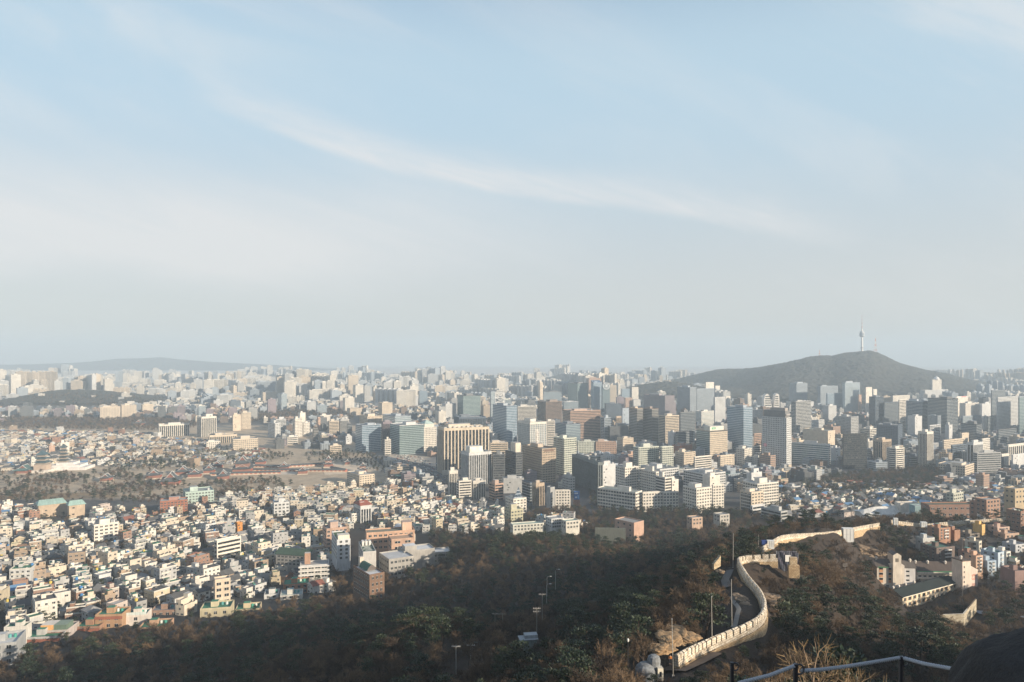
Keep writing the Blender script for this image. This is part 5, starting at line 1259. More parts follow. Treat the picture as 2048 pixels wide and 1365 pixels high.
def corridor(p0, p1, d0, d1, label):
    a = Vector(P3(*p0, d0)); b = Vector(P3(*p1, d1)); L = (b - a).xy.length; rz = math.atan2(b.y - a.y, b.x - a.x)
    root = empty('palace_corridor', (a.x, a.y, g1(a.x, a.y) - .2), rz); tag(root, uniq(label), 'palace corridor'); m = MB(); m.box(0, 0, 0, L, 5, 3.6, (.36,.13,.09)); m.build('wall', 'paint', root)
    m = MB(); m.box(-.1, -.12, .3, L, -.0, 1.3, (.55,.47,.37)); m.build('stone_base', 'paint', root)
    n_ = max(4, int(L / 7))
    for i in range(min(n_, 40)): m = MB(); q = L * i / n_; m.box(q, -.2, 1.3, q + L / n_ * .45, -.01, 3.3, (.48,.36,.27)); m.build('panel', 'paint', root)
    m = MB(); m.gable(0, 0, L, 5, 3.6, 2.2, .9, TILE, REDW); m.build('roof', 'paint', root)
corridor((500, 944), (690, 946), 1250, 1245, 'near red palace corridor along the throne court')
corridor((420, 953), (560, 949), 1205, 1225, 'red palace corridor in front of the throne hall')
corridor((540, 938), (650, 932), 1285, 1320, 'far red palace corridor behind the middle gate')
corridor((470, 936), (560, 938), 1300, 1290, 'red palace corridor behind the throne hall')
corridor((660, 939), (690, 946), 1275, 1245, 'short red corridor closing the outer court')
# museum pagodas on the white stepped base
root, s = spot(94, 943, 1260, 'museum', 'white stepped museum base carrying a five tiered pagoda', 'museum', R(8)); root.location.z = g1(root.location.x, 1260) - .2
m = MB()
for i, (x0, x1, z) in enumerate(((0, 62, 5), (6, 52, 9), (12, 40, 13))): m.box(x0, i * 3, z - 4 if i else 0, x1, 40 - i * 4, z, (.66,.63,.6), top=(.6,.58,.55))
m.build('base', 'paint', root)
def pagoda(parent, x, y, z, n_, w0, sh, dh, col, wall=(.30,.26,.22)):
    for i in range(n_):
        w_ = w0 * (1 - sh * i); zz = z + i * dh; m = MB(); m.box(x - w_ * .36, y - w_ * .36, zz, x + w_ * .36, y + w_ * .36, zz + dh * .6, wall)
        t = m.build('tier', 'paint', parent); m = MB(); mm = MB()
        last = i == n_ - 1; hr = dh * (1.1 if last else .42)
        mm.gable(-w_ / 2, -w_ / 2, w_ / 2, w_ / 2, 0, hr, .3, col, hip=w_ * (.49 if last else .30)); m.add(mm, Matrix.Translation((x, y, zz + dh * .58))); m.build('roof', 'paint', t)
pagoda(root, 20, 16, 13, 5, 17, .11, 5.6, (.07,.10,.11))
root, s = spot(67, 943, 1235, 'museum', 'three tiered green roofed museum hall on a white plinth', 'museum', R(8)); root.location.z = g1(root.location.x, 1235) - .2
m = MB(); m.box(-2, -3, 0, 24, 22, 5, (.62,.58,.52)); m.box(0, 0, 5, 20, 18, 14, (.42,.33,.26)); m.build('base', 'paint', root); pagoda(root, 10, 9, 14, 3, 21, .12, 6.5, (.06,.11,.13))
# sandy courts, the avenue, the sports court
def sheet(name, pts, col, dz=.25, n=14, mat='road', kind='structure'):
    """flat ground sheet draped on the terrain, outline given by picture points on the ground"""
    W_ = [hit(px, py, 60, 6000) for px, py in pts]; W_ = [q for q in W_ if q]
    m = MB(); q4 = W_[:4]
    for i in range(n):
        for j in range(n):
            def P(u_, v_):
                x = (q4[0][0] * (1 - u_) + q4[1][0] * u_) * (1 - v_) + (q4[3][0] * (1 - u_) + q4[2][0] * u_) * v_; y = (q4[0][1] * (1 - u_) + q4[1][1] * u_) * (1 - v_) + (q4[3][1] * (1 - u_) + q4[2][1] * u_) * v_
                return (x, y, g1(x, y) + dz)
            m.quad([P(i / n, j / n), P((i + 1) / n, j / n), P((i + 1) / n, (j + 1) / n), P(i / n, (j + 1) / n)], col)
    o = m.build(name, mat); tag(o, kind=kind); return o
sheet('courtyard', [(650, 952), (775, 943), (728, 926), (640, 931)], (.60,.49,.36))
sheet('courtyard', [(495, 951), (600, 950), (585, 938), (500, 941)], (.58,.50,.40))
sheet('courtyard', [(590, 945), (655, 944), (645, 936), (590, 938)], (.60,.49,.36))
sheet('courtyard', [(20, 975), (240, 958), (230, 951), (20, 958)], (.55,.43,.30))
sheet('lawn', [(0, 1000), (240, 996), (230, 985), (0, 990)], (.26,.18,.10))
AVE = [(905, 985), (700, 862), (716, 858), (925, 945)]
sheet('road', [(800, 962), (905, 996), (925, 948), (800, 925)], (.085,.09,.095), .3)
sheet('road', [(690, 870), (800, 962), (800, 925), (712, 862)], (.085,.09,.095), .3)
sheet('plaza', [(775, 914), (872, 935), (872, 915), (790, 908)], (.45,.38,.30), .35)
sheet('road', [(1165, 1030), (1230, 1030), (1206, 975), (1150, 975)], (.05,.05,.055), .3)
sheet('sports_court', [(166, 1101), (215, 1103), (212, 1090), (172, 1088)], (.035,.13,.055), .4)
sheet('sports_ground', [(1655, 962), (1715, 962), (1712, 955), (1665, 954)], (.45,.34,.22), .4)
sheet('road', [(1265, 1046), (1350, 1044), (1340, 1030), (1275, 1032)], (.06,.06,.065), .4)
sheet('yard', [(1752, 1185), (1805, 1190), (1822, 1163), (1775, 1163)], (.075,.08,.09), .35)
rc_ = random.Random(9); n_ = 0
for i in range(900):
    if n_ >= 230: break
    t = rc_.random(); w_ = rc_.random(); px = 702 + 200 * t; py = 866 + 112 * t - 34 * w_ * (t + .15)
    q = hit(px, py, 500, 3000)
    if q is None or not TAKEN.free(q[0], q[1], 1.5): continue
    TAKEN.add(q[0], q[1], 1.6); ci = rc_.choice([0, 0, 0, 1, 1, 2, 3, 4, 5]); car(q[0], q[1], R(-52 + rc_.uniform(-4, 4)), ci, f'{CARC[ci][0]} car in the traffic on the wide avenue by the palace', 'cars on the avenue').location.z += .35; n_ += 1
# ------------------------------------------------------------------ fill the districts
fill(TOWN, 330, 1120, 12.0, 11.0, R(34), 21, fl_town, .15, .12)
fill(TOWN_R, 395, 620, 10.5, 9.5, R(30), 22, fl_town, .16, .10)
fill(VILLAGE, 560, 1120, 12.0, 11.0, R(24), 23, lambda q, y, px: 1 if q < .5 else 2 if q < .88 else 3, .68, .25)
HANOK = [(-90,862),(300,868),(520,902),(520,926),(300,938),(130,930),(-90,952)]
fill(HANOK, 1250, 2050, 15, 14, R(20), 24, lambda q, y, px: 1 if q < .55 else 2 if q < .85 else 3 if q < .96 else 5, .45, .12)
NEARH.sort(key=lambda q: q[0] / max(1, q[6]) ** .3)
GR = 'houses of the dense town'
stuff = MB(); nh = 0
for (y, x, z, rz, w_, l_, fl, kind, wall, roof, sd) in NEARH:
    r = random.Random(int(sd * 1e9)); near = nh < 270
    parts, wins, desc, h = house_parts(r, w_, l_, fl, kind, wall, roof, near)
    px, py = proj(x, y, z); M = Matrix.Translation((x, y, z)) @ Matrix.Rotation(rz, 4, 'Z')
    if near and -20 < px < 2070:
        root = empty('house', (x, y, z), rz); hut = any(p[0] == 'stair_hut' for p in parts); tank = any(p[0] == 'water_tank' for p in parts); bal = any(p[0] == 'balcony' for p in parts)
        ft = 'with balconies' if bal else 'with a roof tank' if tank else 'with a roof hut' if hut else ''
        base = f'{wall[0]} {NUMW[fl]} storey house' + (f' {ft} and' if ft else ' with') + f' {desc}{roof[0]} roof' if True else ''
        W1 = where(px, py)
        cands = [f'{base} {W1}', f'small {base} {W1}' if w_ * l_ < 90 else f'broad {base} {W1}', f'{"deep" if l_ > w_ else "wide"} {base} {W1}', f'{base} {W1}']
        tag(root, uniq(*[' '.join(c.split()[:16]) for c in cands]), 'house', GR); nh += 1
        for nm, m, mats in parts: m.build(nm, mats, root)
        for (q, z_, ww, hh, sx) in wins:
            o = bpy.data.objects.new('window', window_mesh('win')); C.objects.link(o); o.parent = root; o.scale = (ww, 1, hh); o.location = (q, 0, z_) if sx == 0 else (0, q + ww, z_)
            if sx: o.rotation_euler = (0, 0, -math.pi / 2)
    else:
        for nm, m, mats in parts: stuff.add(m, M)
        mm = MB()
        for (q, z_, ww, hh, sx) in wins:
            if sx == 0: mm.quad([(q, -.05, z_), (q + ww, -.05, z_), (q + ww, -.05, z_ + hh), (q, -.05, z_ + hh)], (.05,.055,.06))
            else: mm.quad([(-.05, q + ww, z_), (-.05, q, z_), (-.05, q, z_ + hh), (-.05, q + ww, z_ + hh)], (.05,.055,.06))
        stuff.add(mm, M)
tag(stuff.build('house_mass', 'paint'), kind='stuff')
print('houses', len(NEARH), nh)
# ---- middle distance: ordinary city blocks between the listed towers, up to 300 single ones
rm = random.Random(31); mid = []; CITYC = ['W','C','T','P','G','G','L','S','S','D','D','V','N','B']
def keepout(px, py):
    if inpoly(px, py, PARK): return True
    if px < 545 and py > 846: return True                              # palace and its gardens
    if px < 780 and 900 < py: return True
    if 690 < px < 905 and abs(py - (866 + (px - 702) * .56 - 12)) < 26: return True
    if 1145 < px < 1215 and py > 930: return True
    if inpoly(px, py, [(0,856),(0,838),(180,838),(310,838),(400,848),(380,858),(300,862)]): return True
    if inpoly(px, py, [(505,845),(512,825),(700,820),(705,838),(620,845)]): return True
    if py > 985 and px > 860: return True
    return False
for i in range(60000):
    d = 930 * (2.9 ** rm.random()); px = rm.uniform(-80, 2130); x = (px - CX) / F * d
    if len(mid) > 2600: break
    z = g1(x, d) if d < 1300 else 0.0; py = HY + F * (H - z) / d
    if keepout(px, py): continue
    dense = 1 if px > 860 else .55
    q = rm.random(); h = (8 + 14 * q) if rm.random() > .22 * dense else 20 + 50 * q * dense
    if d > 1800: h *= .9
    w_, l_ = rm.uniform(11, 28), rm.uniform(11, 24)
    if h > 30: w_, l_ = rm.uniform(18, 38), rm.uniform(16, 30)
    if not TAKEN.free(x, d, max(w_, l_) * .5): continue
    hpx = w_ / d * F * .6
    if hides(px - hpx, px + hpx, py - h / d * F, d): continue
    hl = float(ground(np.array([x]), np.array([d]))[0])
    if d > 2000 and hl > 6: continue
    TAKEN.add(x, d, max(w_, l_) * .48); mid.append((d / h ** .5, d, x, hl, w_, l_, h, rm.choice(CITYC), R(28 + rm.choice([0, 0, 0, -16, 14]) + rm.uniform(-4, 4)), px, py))
mid.sort(); mass = MB(); LN = dict(B='brown', N='slate', W='white', C='cream', T='tan', P='brick pink', G='grey', L='pale grey', S='blue grey', D='dark', V='plum grey', E='greenish')
MLAND = [(f['px'][0] * .5 + f['px'][1] * .5, f['yb'], l_) for f, l_ in zip(FOOT, [t[9 - 2] for t in TW])]
SHORT = [(930, 940, 'the great striped slab'),(1012, 880, 'the blue glass tower'),(1163, 870, 'the brick pink block'),(938, 840, 'the dark green tower'),(1078, 960, 'the tan masted block'),(1550, 930, 'the grey bank tower'),(1710, 935, 'the black banded block'),(1886, 868, 'the great black tower'),
         (2015, 862, 'the pale gridded tower'),(1480, 900, 'the large blue glass tower'),(1373, 832, 'the blue grey hotel'),(1438, 915, 'the cream gridded tower'),(1287, 882, 'the bronze twin towers'),(1290, 940, 'the green balconied flats'),(815, 908, 'the wide green glass block'),(736, 906, 'the curved glass block'),
         (413, 875, 'the pale ribbed tower'),(346, 874, 'the arched white block'),(236, 840, 'the hospital slab'),(490, 860, 'the cream tower pair'),(600, 875, 'the white stepped cluster'),(700, 826, 'the white tower on the podium'),(770, 840, 'the pale hotel tower'),(1850, 935, 'the tall white ribbed tower'),(1600, 868, 'the grey tower with pale bands'),(1975, 945, 'the long grey banded block'),(1780, 850, 'the dark blue plain tower'),(1150, 818, 'the tall dark tower'),(1040, 905, 'the white arched tower'),(1410, 1020, 'the second white estate'),(545, 828, 'the dark plum far tower'),(880, 800, 'the thin bright far tower')]
def wherem(px, py):
    a, b_, nm = min(SHORT, key=lambda q: (q[0] - px) ** 2 + 3 * (q[1] - py) ** 2); dx_, dy_ = px - a, py - b_
    rel = ('just behind' if dy_ > -10 else 'far behind') if dy_ < -3 and abs(dx_) < 28 else 'in front of' if abs(dx_) < 28 else ('east of' if dx_ < 70 else 'far east of') if dx_ > 0 else ('west of' if dx_ > -70 else 'far west of')
    return rel + ' ' + nm
for n_, (_, d, x, z, w_, l_, h, cc, rz, px, py) in enumerate(mid):
    j_ = rm.uniform(.8, 1.1); col = tuple(min(.75, q * j_) for q in COL[cc]); M = Matrix.Translation((x, d, z - .5)) @ Matrix.Rotation(rz, 4, 'Z') @ Matrix.Translation((-w_ / 2, -l_ / 2, 0))
    m = MB(); m.box(0, 0, 0, w_, l_, h - 1, col, 0, top=rm.choice([(.3,.3,.29),(.42,.41,.39),(.2,.21,.21),(.12,.25,.19)]), tm=1)
    m2 = MB(); m2.ring(0, 0, w_, l_, h - 1, h, .4, tuple(min(.78, q * 1.08) for q in col)); m3 = MB(); pw = w_ * rm.uniform(.2, .45); qx = rm.uniform(.1, .5) * w_; m3.box(qx, l_ * .3, h - 1, qx + pw, l_ * .75, h + rm.uniform(2, 5), tuple(q * .95 for q in col), top=(.4,.4,.39))
    if n_ < 290 and -10 < px < 2058:
        root = empty('city_block', M.translation, rz); tag(root, uniq(*[f'{s_}{LN[cc]} {k_} block {wherem(px, py)}' for s_ in ('', 'broad ' if w_ > 22 else 'narrow ') for k_ in (('low', 'high')[h > 26], 'office', 'plain', 'flat roofed', 'windowed')]), 'city block', 'ordinary blocks between the towers')
        root.location = M @ Vector((0, 0, 0)); m.build('wall', ['facade', 'paint'], root); m2.build('parapet', 'paint', root); m3.build('penthouse', 'paint', root)
    else:
        mass.add(m, M)
        for b_ in (m2, m3):
            b_.m = [1] * len(b_.m); mass.add(b_, M)
tag(mass.build('city_mass', ['facade', 'paint']), kind='stuff')
print('mid', len(mid))
# ---- far city to the horizon: up to 300 single far towers, the rest one mass
far = MB(); rf = random.Random(77); ft = []; nfar = 0
for i in range(22000):
    d = 2700 * (2.5 ** (rf.random() ** .85)); px = rf.uniform(-60, 2110); x = (px - CX) / F * d
    clump = math.sin(px * .011 + d * .0021) + math.sin(px * .031 - d * .0013) * .8 + math.sin(d * .004)
    q = rf.random(); tall = rf.random() < .03 + .06 * max(0, clump)
    h = 7 + 12 * q if not tall else (26 + 44 * q) * (.75 + .45 * max(0, clump))
    w_, l_ = (rf.uniform(10, 24), rf.uniform(10, 22)) if not tall else (rf.uniform(16, 46), rf.uniform(12, 18))
    if d > 4200 and not tall: h *= 1.3; w_ *= 1.8
    py = HY + F * H / d
    if px < 330 and py < 792 and rf.random() < .25: continue
    if hides(px - 5, px + 5, py - h / d * F, d): continue
    cc = rf.choice(['W','W','W','C','L','L','S']); rz = R(rf.choice([28, 28, 12, 45, 60]) + rf.uniform(-5, 5))  # pale hues only: a hazy fade put into the colours
    for q_ in range(rf.randint(2, 6) if tall else 1):              # flats stand in aligned rows
        xx, yy = x + math.cos(rz + 1.2) * q_ * (w_ * .5 + 16), d + math.sin(rz + 1.2) * q_ * (w_ * .5 + 16)
        ft.append((-(h * w_ / yy ** 2), yy, xx, w_, l_, h * (1 if q_ else 1.04), tall, CX + F * xx / yy, HY + F * H / yy, cc, rz))
Z = ground(np.array([f[2] for f in ft]), np.array([f[1] for f in ft])); ft = [(*f, float(z)) for f, z in zip(ft, Z)]
ft.sort()
for (_, d, x, w_, l_, h, tall, px, py, cc, rz, z) in ft:
    if z > 12 and (px > 1180 or rf.random() > .02): continue
    if not TAKEN.free(x, d, w_ * .3): continue
    TAKEN.add(x, d, w_ * .32); j_ = rf.uniform(.88, 1.12); col = tuple(min(.78, q * j_) for q in COL[cc])
    m = MB(); m.box(-w_ / 2, -l_ / 2, 0, w_ / 2, l_ / 2, h, col, 0, top=(.35,.35,.34), tm=1)
    if tall: m.box(-w_ * .2, -l_ * .3, h, w_ * .15, l_ * .3, h + 4, col, 1)
    if tall and nfar < 290 and 0 < px < 2048:
        o = m.build('far_tower', ['facade', 'paint'], None, (x, d, z - .5), rz); nfar += 1
        tag(o, uniq(*[f'{s_}{LN[cc]} far tower {wherem(px, py)}' for s_ in ('', 'tall ' if h > 55 else 'lower ', 'broad ' if w_ > 28 else 'slim ', 'hazy ', 'distant ')]), 'far tower', 'far towers toward the horizon')
    else: far.add(m, Matrix.Translation((x, d, z - .5)) @ Matrix.Rotation(rz, 4, 'Z'))
tag(far.build('far_city', ['facade', 'paint']), kind='stuff'); print('far', len(ft), nfar)
# ------------------------------------------------------------------ tower hill: the observation tower, masts, library
d = 4080; x_, _, _ = P3(1724, 705, d); zb = g1(x_, d) - 6; root = empty('observation_tower', (x_, d, zb)); tag(root, 'slender white observation tower on the top of the wooded hill', 'tower')
s = d / F; Zt = lambda py: H - (py - HY) * s - zb
WH = (.72,.70,.67)
m = MB(); m.lathe([(7.5, -4), (5.6, Zt(700)), (5.0, Zt(675))], WH, n=14); m.build('shaft', 'paint', root)
m = MB(); m.lathe([(8, Zt(697)), (8.6, Zt(696)), (8, Zt(695))], (.45,.45,.46), n=14); m.build('collar', 'paint', root)
m = MB(); m.lathe([(6, Zt(674.5)), (13.5, Zt(673)), (14.2, Zt(671.5)), (12.6, Zt(667)), (11.8, Zt(665)), (10, Zt(663.5)), (5.5, Zt(663))], [(.5,.5,.52),(.45,.46,.48),(.28,.32,.36),(.5,.5,.5),(.4,.43,.46),(.5,.5,.5)], n=18); m.build('observation_deck', 'paint', root)
m = MB(); m.lathe([(5, Zt(663)), (5, Zt(660)), (3.2, Zt(659.5))], WH, n=12); m.build('neck', 'paint', root)
m = MB()
for i in range(8):
    a0, a1 = 659.5 - i * 3.6, 659.5 - (i + 1) * 3.6; r0 = 2.9 - i * .27; m.lathe([(r0, Zt(a0)), (r0 - .2, Zt(a1))], (.40,.16,.14) if i % 2 else (.50,.48,.47), n=6)
m.build('aerial_mast', 'metal', root)
def lattice_mast(px, pyb, pyt, d, w0, label):
    x_ = P3(px, pyb, d)[0]; zb = g1(x_, d) - 4; root = empty('radio_mast', (x_, d, zb)); tag(root, label, 'radio mast'); hh = H - (pyt - HY) / F * d - zb
    lv = [0, .15, .3, .45, .6, .75, .9, 1.0]
    for k_ in range(len(lv) - 1):
        m = MB(); z0, z1 = lv[k_] * hh, lv[k_ + 1] * hh; wa, wb = w0 * (1 - lv[k_]) ** 1.4 + .6, w0 * (1 - lv[k_ + 1]) ** 1.4 + .6; c_ = (.5,.20,.16) if k_ % 2 else (.62,.60,.58)
        for sx in (-1, 1):
            for sy in (-1, 1): m.tube([(sx * wa, sy * wa, z0), (sx * wb, sy * wb, z1)], .75, c_, n=4)
        m.tube([(-wa, -wa, z0), (wb, -wb, z1)], .5, c_, n=4); m.tube([(wa, -wa, z0), (-wb, -wb, z1)], .5, c_, n=4); m.build('mast_section', 'metal', root)
lattice_mast(1751, 713, 674, 4150, 7, 'red and white lattice mast beside the observation tower')
lattice_mast(1639, 716, 700, 4100, 4, 'small lattice mast on the lower hump of the tower hill')
# library tower with a dome on the hill foot
r_, a, b, h = tower(1863, 1865, 1883, 760, 795, 'band', 'W', 'white library tower with a domed roof under the hill', d=3000, pent=False)
m = MB(); m.lathe([(11, h), (11, h + 3), (9.8, h + 7), (6, h + 11), (.5, h + 13)], (.72,.70,.68), n=14, c=(a / 2, b / 2)); m.build('dome', 'paint', r_)
tower(1848, 1850, 1896, 781, 796, 'band', 'L', 'long low annex at the foot of the domed library tower', d=2960, pent=False, bdef=20)

# ------------------------------------------------------------------ fortress wall
WPTS = []                                              # plan points along walls, to keep trees off
def fortress(pts, label, thick=1.1, hin=1.5, deep=5.0, col=(.75,.68,.56), low=(.58,.44,.27), mer=True, group=None):
    """pts: wall top as (column, row, distance)"""
    P = [Vector(P3(*p)) for p in pts]; Q = []
    for i in range(len(P) - 1):
        n_ = max(1, int((P[i + 1] - P[i]).length / 3.0))
        p0, p3 = P[max(i - 1, 0)], P[min(i + 2, len(P) - 1)]
        for j in range(n_):
            t = j / n_; a, b_, c_, d_ = p0, P[i], P[i + 1], p3
            Q.append(.5 * ((2 * b_) + (c_ - a) * t + (2 * a - 5 * b_ + 4 * c_ - d_) * t * t + (3 * b_ - a - 3 * c_ + d_) * t ** 3))
    Q.append(P[-1]); WPTS.extend((q.x, q.y) for q in Q)
    root = empty('fortress_wall', tuple(Q[0])); tag(root, label, 'fortress wall', group); o = Q[0]; Q = [q - o for q in Q]
    nrm = []
    for i in range(len(Q)):
        t = (Q[min(i + 1, len(Q) - 1)] - Q[max(i - 1, 0)]); t.z = 0; t.normalize(); nrm.append(Vector((t.y, -t.x, 0)))
    up, lo = MB(), MB(); r_ = random.Random(3)
    def strip(m, i, ra, rb, za, zb, cl):
        a, b_ = Q[i], Q[i + 1]; na, nb = nrm[i], nrm[i + 1]
        A = [a + na * ra + Vector((0,0,za)), a + na * rb + Vector((0,0,za)), a + na * rb + Vector((0,0,zb)), a + na * ra + Vector((0,0,zb))]
        B = [b_ + nb * ra + Vector((0,0,za)), b_ + nb * rb + Vector((0,0,za)), b_ + nb * rb + Vector((0,0,zb)), b_ + nb * ra + Vector((0,0,zb))]
        for j in range(4): m.quad([tuple(A[j]), tuple(A[(j + 1) % 4]), tuple(B[(j + 1) % 4]), tuple(B[j])][::-1], cl)
        if i == 0: m.quad([tuple(q) for q in A], cl)
        if i == len(Q) - 2: m.quad([tuple(q) for q in B][::-1], cl)
    for i in range(len(Q) - 1):
        v_ = r_.uniform(.86, 1.1)
        strip(up, i, -thick / 2, thick / 2, -1.9, -1.0, tuple(q * v_ for q in col)); strip(lo, i, -thick / 2 - .15, thick / 2 + .25, -1.9 - deep, -1.9, tuple(q * v_ for q in low))
    up.build('parapet', 'stone', root); lo.build('stone_base', 'stone', root)
    if mer:
        for i in range(len(Q) - 1):
            a, b_ = Q[i], Q[i + 1]; t = (b_ - a); L = t.length; t = t.normalized(); m = MB(); v_ = r_.uniform(.9, 1.12); e = [(.04, L * .40), (L * .50, L * .88)]
            for (s0, s1) in e:
                pa, pb = a + t * s0, a + t * s1; w_ = thick * .42; hgt = r_.uniform(-.04, .06)
                na, nb = nrm[i], nrm[i + 1]
                V = [pa - na * w_, pb - nb * w_, pb + nb * w_, pa + na * w_]; lowv = [tuple(q + Vector((0,0,-1.0))) for q in V]; topv = [tuple(q + Vector((0,0,.20 + hgt))) for q in V]; rid = [tuple((pa) + Vector((0,0,.42 + hgt))), tuple(pb + Vector((0,0,.42 + hgt)))]
                cc = tuple(q * v_ for q in col)
                for j in range(4): m.quad([lowv[j], lowv[(j + 1) % 4], topv[(j + 1) % 4], topv[j]], cc)
                m.quad([topv[0], topv[1], rid[1], rid[0]], cc); m.quad([topv[2], topv[3], rid[0], rid[1]], cc); m.quad([topv[1], topv[2], rid[1]], cc); m.quad([topv[3], topv[0], rid[0]], cc)
            m.build('merlon', 'stone', root)
    return root
W1 = [(1352,1313,137),(1380,1298,142),(1410,1285,147),(1450,1268,152),(1478,1257,156),(1503,1245,160),(1524,1228,169),(1529,1205,181),(1518,1180,196),(1497,1155,212),(1481,1130,230),(1478,1117,240),(1490,1114,244),(1525,1112,244),(1555,1111,243)]
fortress(W1, 'winding pale stone fortress wall curving down the ridge nearest the viewpoint', deep=4.6)
W2 = [(1524,1096,318),(1540,1086,330),(1560,1074,345),(1585,1070,358),(1620,1068,374),(1660,1065,388),(1690,1060,405),(1725,1053,455),(1758,1047,490)]
fortress(W2, 'straight pale fortress wall beyond the bare trees, ending at white sheeting', deep=4.0)
W3 = [(1782,1041,522),(1815,1046,526),(1853,1049,530),(1895,1045,533),(1940,1042,537),(1985,1039,540),(2012,1036,543)]
fortress(W3, 'far stretch of fortress wall above the brick houses', deep=4.5)
# ruined corner and cloth covered works beside the wall
root, s = spot(1580, 1144, 236, 'stone_stub', 'broken stub of stone wall catching the sun beside dark sheeting', 'stone wall', R(-8)); m = MB(); m.box(0, 0, -2, 2.3, 1.4, 4.6, (.58,.46,.30)); m.box(-.4, -.1, -2, 3.0, 1.6, 2.0, (.50,.37,.22)); m.build('wall', 'stone', root); WPTS.append((root.location.x + 1, root.location.y))
root, s = spot(1556, 1142, 243, 'work_scaffold', 'scaffold hung with dark blue sheeting at the broken wall end', 'scaffold', R(-4)); m = MB()
for x in (0, 2.2, 4.4, 6.6):
    for y in (0, 2): m.tube([(x, y, -1), (x, y, 6.2)], .06, (.3,.3,.32), n=5)
for z in (2, 4, 6):
    for y in (0, 2): m.tube([(0, y, z), (6.6, y, z)], .05, (.3,.3,.32), n=5)
m.build('frame', 'metal', root); m = MB(); r_ = random.Random(2); nx_ = 12
for y0 in (-.12, 2.1):
    if y0 > 0: m.build('sheeting', 'cloth', root); m = MB()
    for i in range(nx_):
        for j in range(8):
            P_ = lambda i, j: (6.6 * i / nx_, y0 + .18 * math.sin(i * 1.7 + j * .9), 6.2 * j / 8)
            if y0 < 0 and 4 <= i <= 6 and j >= 4: continue
            m.quad([P_(i, j), P_(i + 1, j), P_(i + 1, j + 1), P_(i, j + 1)], (.025,.03,.05) if (i + j) % 5 else (.05,.045,.07))
m.build('sheeting', 'cloth', root); m = MB(); m.box(2.3, -.35, 3.2, 4.0, -.2, 5.4, (.72,.70,.66)); m.build('white_panel', 'cloth', root); WPTS.extend([(root.location.x + q, root.location.y) for q in (0, 3, 6)])
def white_box(px, pt, pb, d, wpx, label, blue=False):
    root, s = spot(px, pb, d, 'sheeted_booth', label, 'booth', R(-8)); hh = (pb - pt) * s; w_ = wpx * s; m = MB(); m.box(0, 0, -1, w_, w_ * .7, hh, (.70,.70,.67)); m.build('body', 'cloth', root); m = MB()
    for q in (0, .33, .66, 1): m.tube([(w_ * q, -.05, 0), (w_ * q, -.05, hh)], .06, (.4,.4,.4), n=4)
    m.tube([(0, -.05, hh * .5), (w_, -.05, hh * .5)], .05, (.4,.4,.4), n=4); m.build('frame', 'metal', root)
    if blue: m = MB(); m.box(-w_ * .8, .3, hh * .2, -.05, w_ * .6, hh * .95, (.03,.07,.25)); m.build('tarpaulin', 'cloth', root)
    WPTS.append((root.location.x + w_ / 2, d))
white_box(1535, 1082, 1094, 326, 13, 'white sheeted booth with a blue tarpaulin at the wall bend', True)
white_box(1687, 1058, 1081, 397, 20, 'tall white sheeted booth standing against the straight wall')
white_box(1788, 1037, 1053, 515, 8, 'narrow white booth between two stretches of wall')
white_box(1843, 1045, 1052, 524, 11, 'long white sheeted booth at the foot of the far wall')
for (px, pt, pb, wpx, lab) in [(1867, 1048, 1055, 11, 'blue tarpaulin hung on the far wall'), (1858, 1052, 1059, 8, 'blue tarpaulin lying below the far wall')]:
    root, s = spot(px, pb, 522, 'tarpaulin', lab, 'tarpaulin'); m = MB(); n_ = 6
    for i in range(n_): m.quad([(wpx * s * i / n_, .15 * math.sin(i * 2), 0), (wpx * s * (i + 1) / n_, .15 * math.sin(i * 2 + 2), 0), (wpx * s * (i + 1) / n_, .5 + .1 * math.sin(i), (pb - pt) * s), (wpx * s * i / n_, .5 + .1 * math.sin(i), (pb - pt) * s)], (.03,.09,.28))
    o = m.build('sheet', 'cloth', root)
# sunlit fragment of wall at the ridge path
root, s = spot(1428, 1134, 225, 'stone_stub', 'leaning fragment of stone wall above the ridge path', 'stone wall', R(30)); m = MB(); q = [(0, 0, -1), (2.9, 0, -.2), (2.9, 0, 3.1), (2.4, 0, 2.6), (0, 0, .8)]
m.quad(q, (.55,.45,.30)); m.quad([(x, .8, z) for x, y, z in q][::-1], (.4,.35,.28))
for i in range(5): a_, b_ = q[i], q[(i + 1) % 5]; m.quad([a_, (a_[0], .8, a_[2]), (b_[0], .8, b_[2]), b_], (.5,.42,.3))
m.build('wall', 'stone', root)
# ------------------------------------------------------------------ poles
def ridge_pole(px, pt, pb, d, label, r0=.07, col=(.52,.49,.44), lean=0.0):
    p = P3(px, pb, d); z = g1(p[0], d); top = H - (pt - HY) / F * d
    root = empty('lamp_pole', (p[0], d, min(z, p[2]) - .3)); tag(root, label, 'pole', 'slim poles on the ridge'); hh = top - root.location.z; m = MB(); m.tube([(0, 0, 0), (lean * .5, 0, hh * .5), (lean, 0, hh)], [r0 * 1.2, r0, r0 * .7], col, n=7); m.build('post', 'metal', root)
    m = MB(); m.tube([(lean, 0, hh), (lean, 0, hh + .25)], r0 * 1.3, (.4,.4,.4), n=6); m.build('cap', 'metal', root); m = MB(); m.box(-.2, -.2, 0, .2, .2, .5, (.45,.43,.4)); m.build('footing', 'paint', root)
    WPTS.append((p[0], d))
ridge_pole(1346.5, 1240, 1322, 133, 'slim white pole by the black fence and the person in orange', lean=-.25)
ridge_pole(1424.5, 1195, 1268, 148, 'slim white pole just inside the wall above the sandy bank', lean=-.15)
ridge_pole(1464, 1161, 1228, 165, 'slim white pole beside the ridge path', lean=-.15)
ridge_pole(1466, 1069, 1118, 238, 'slim white pole at the sharp bend of the wall', lean=.1)
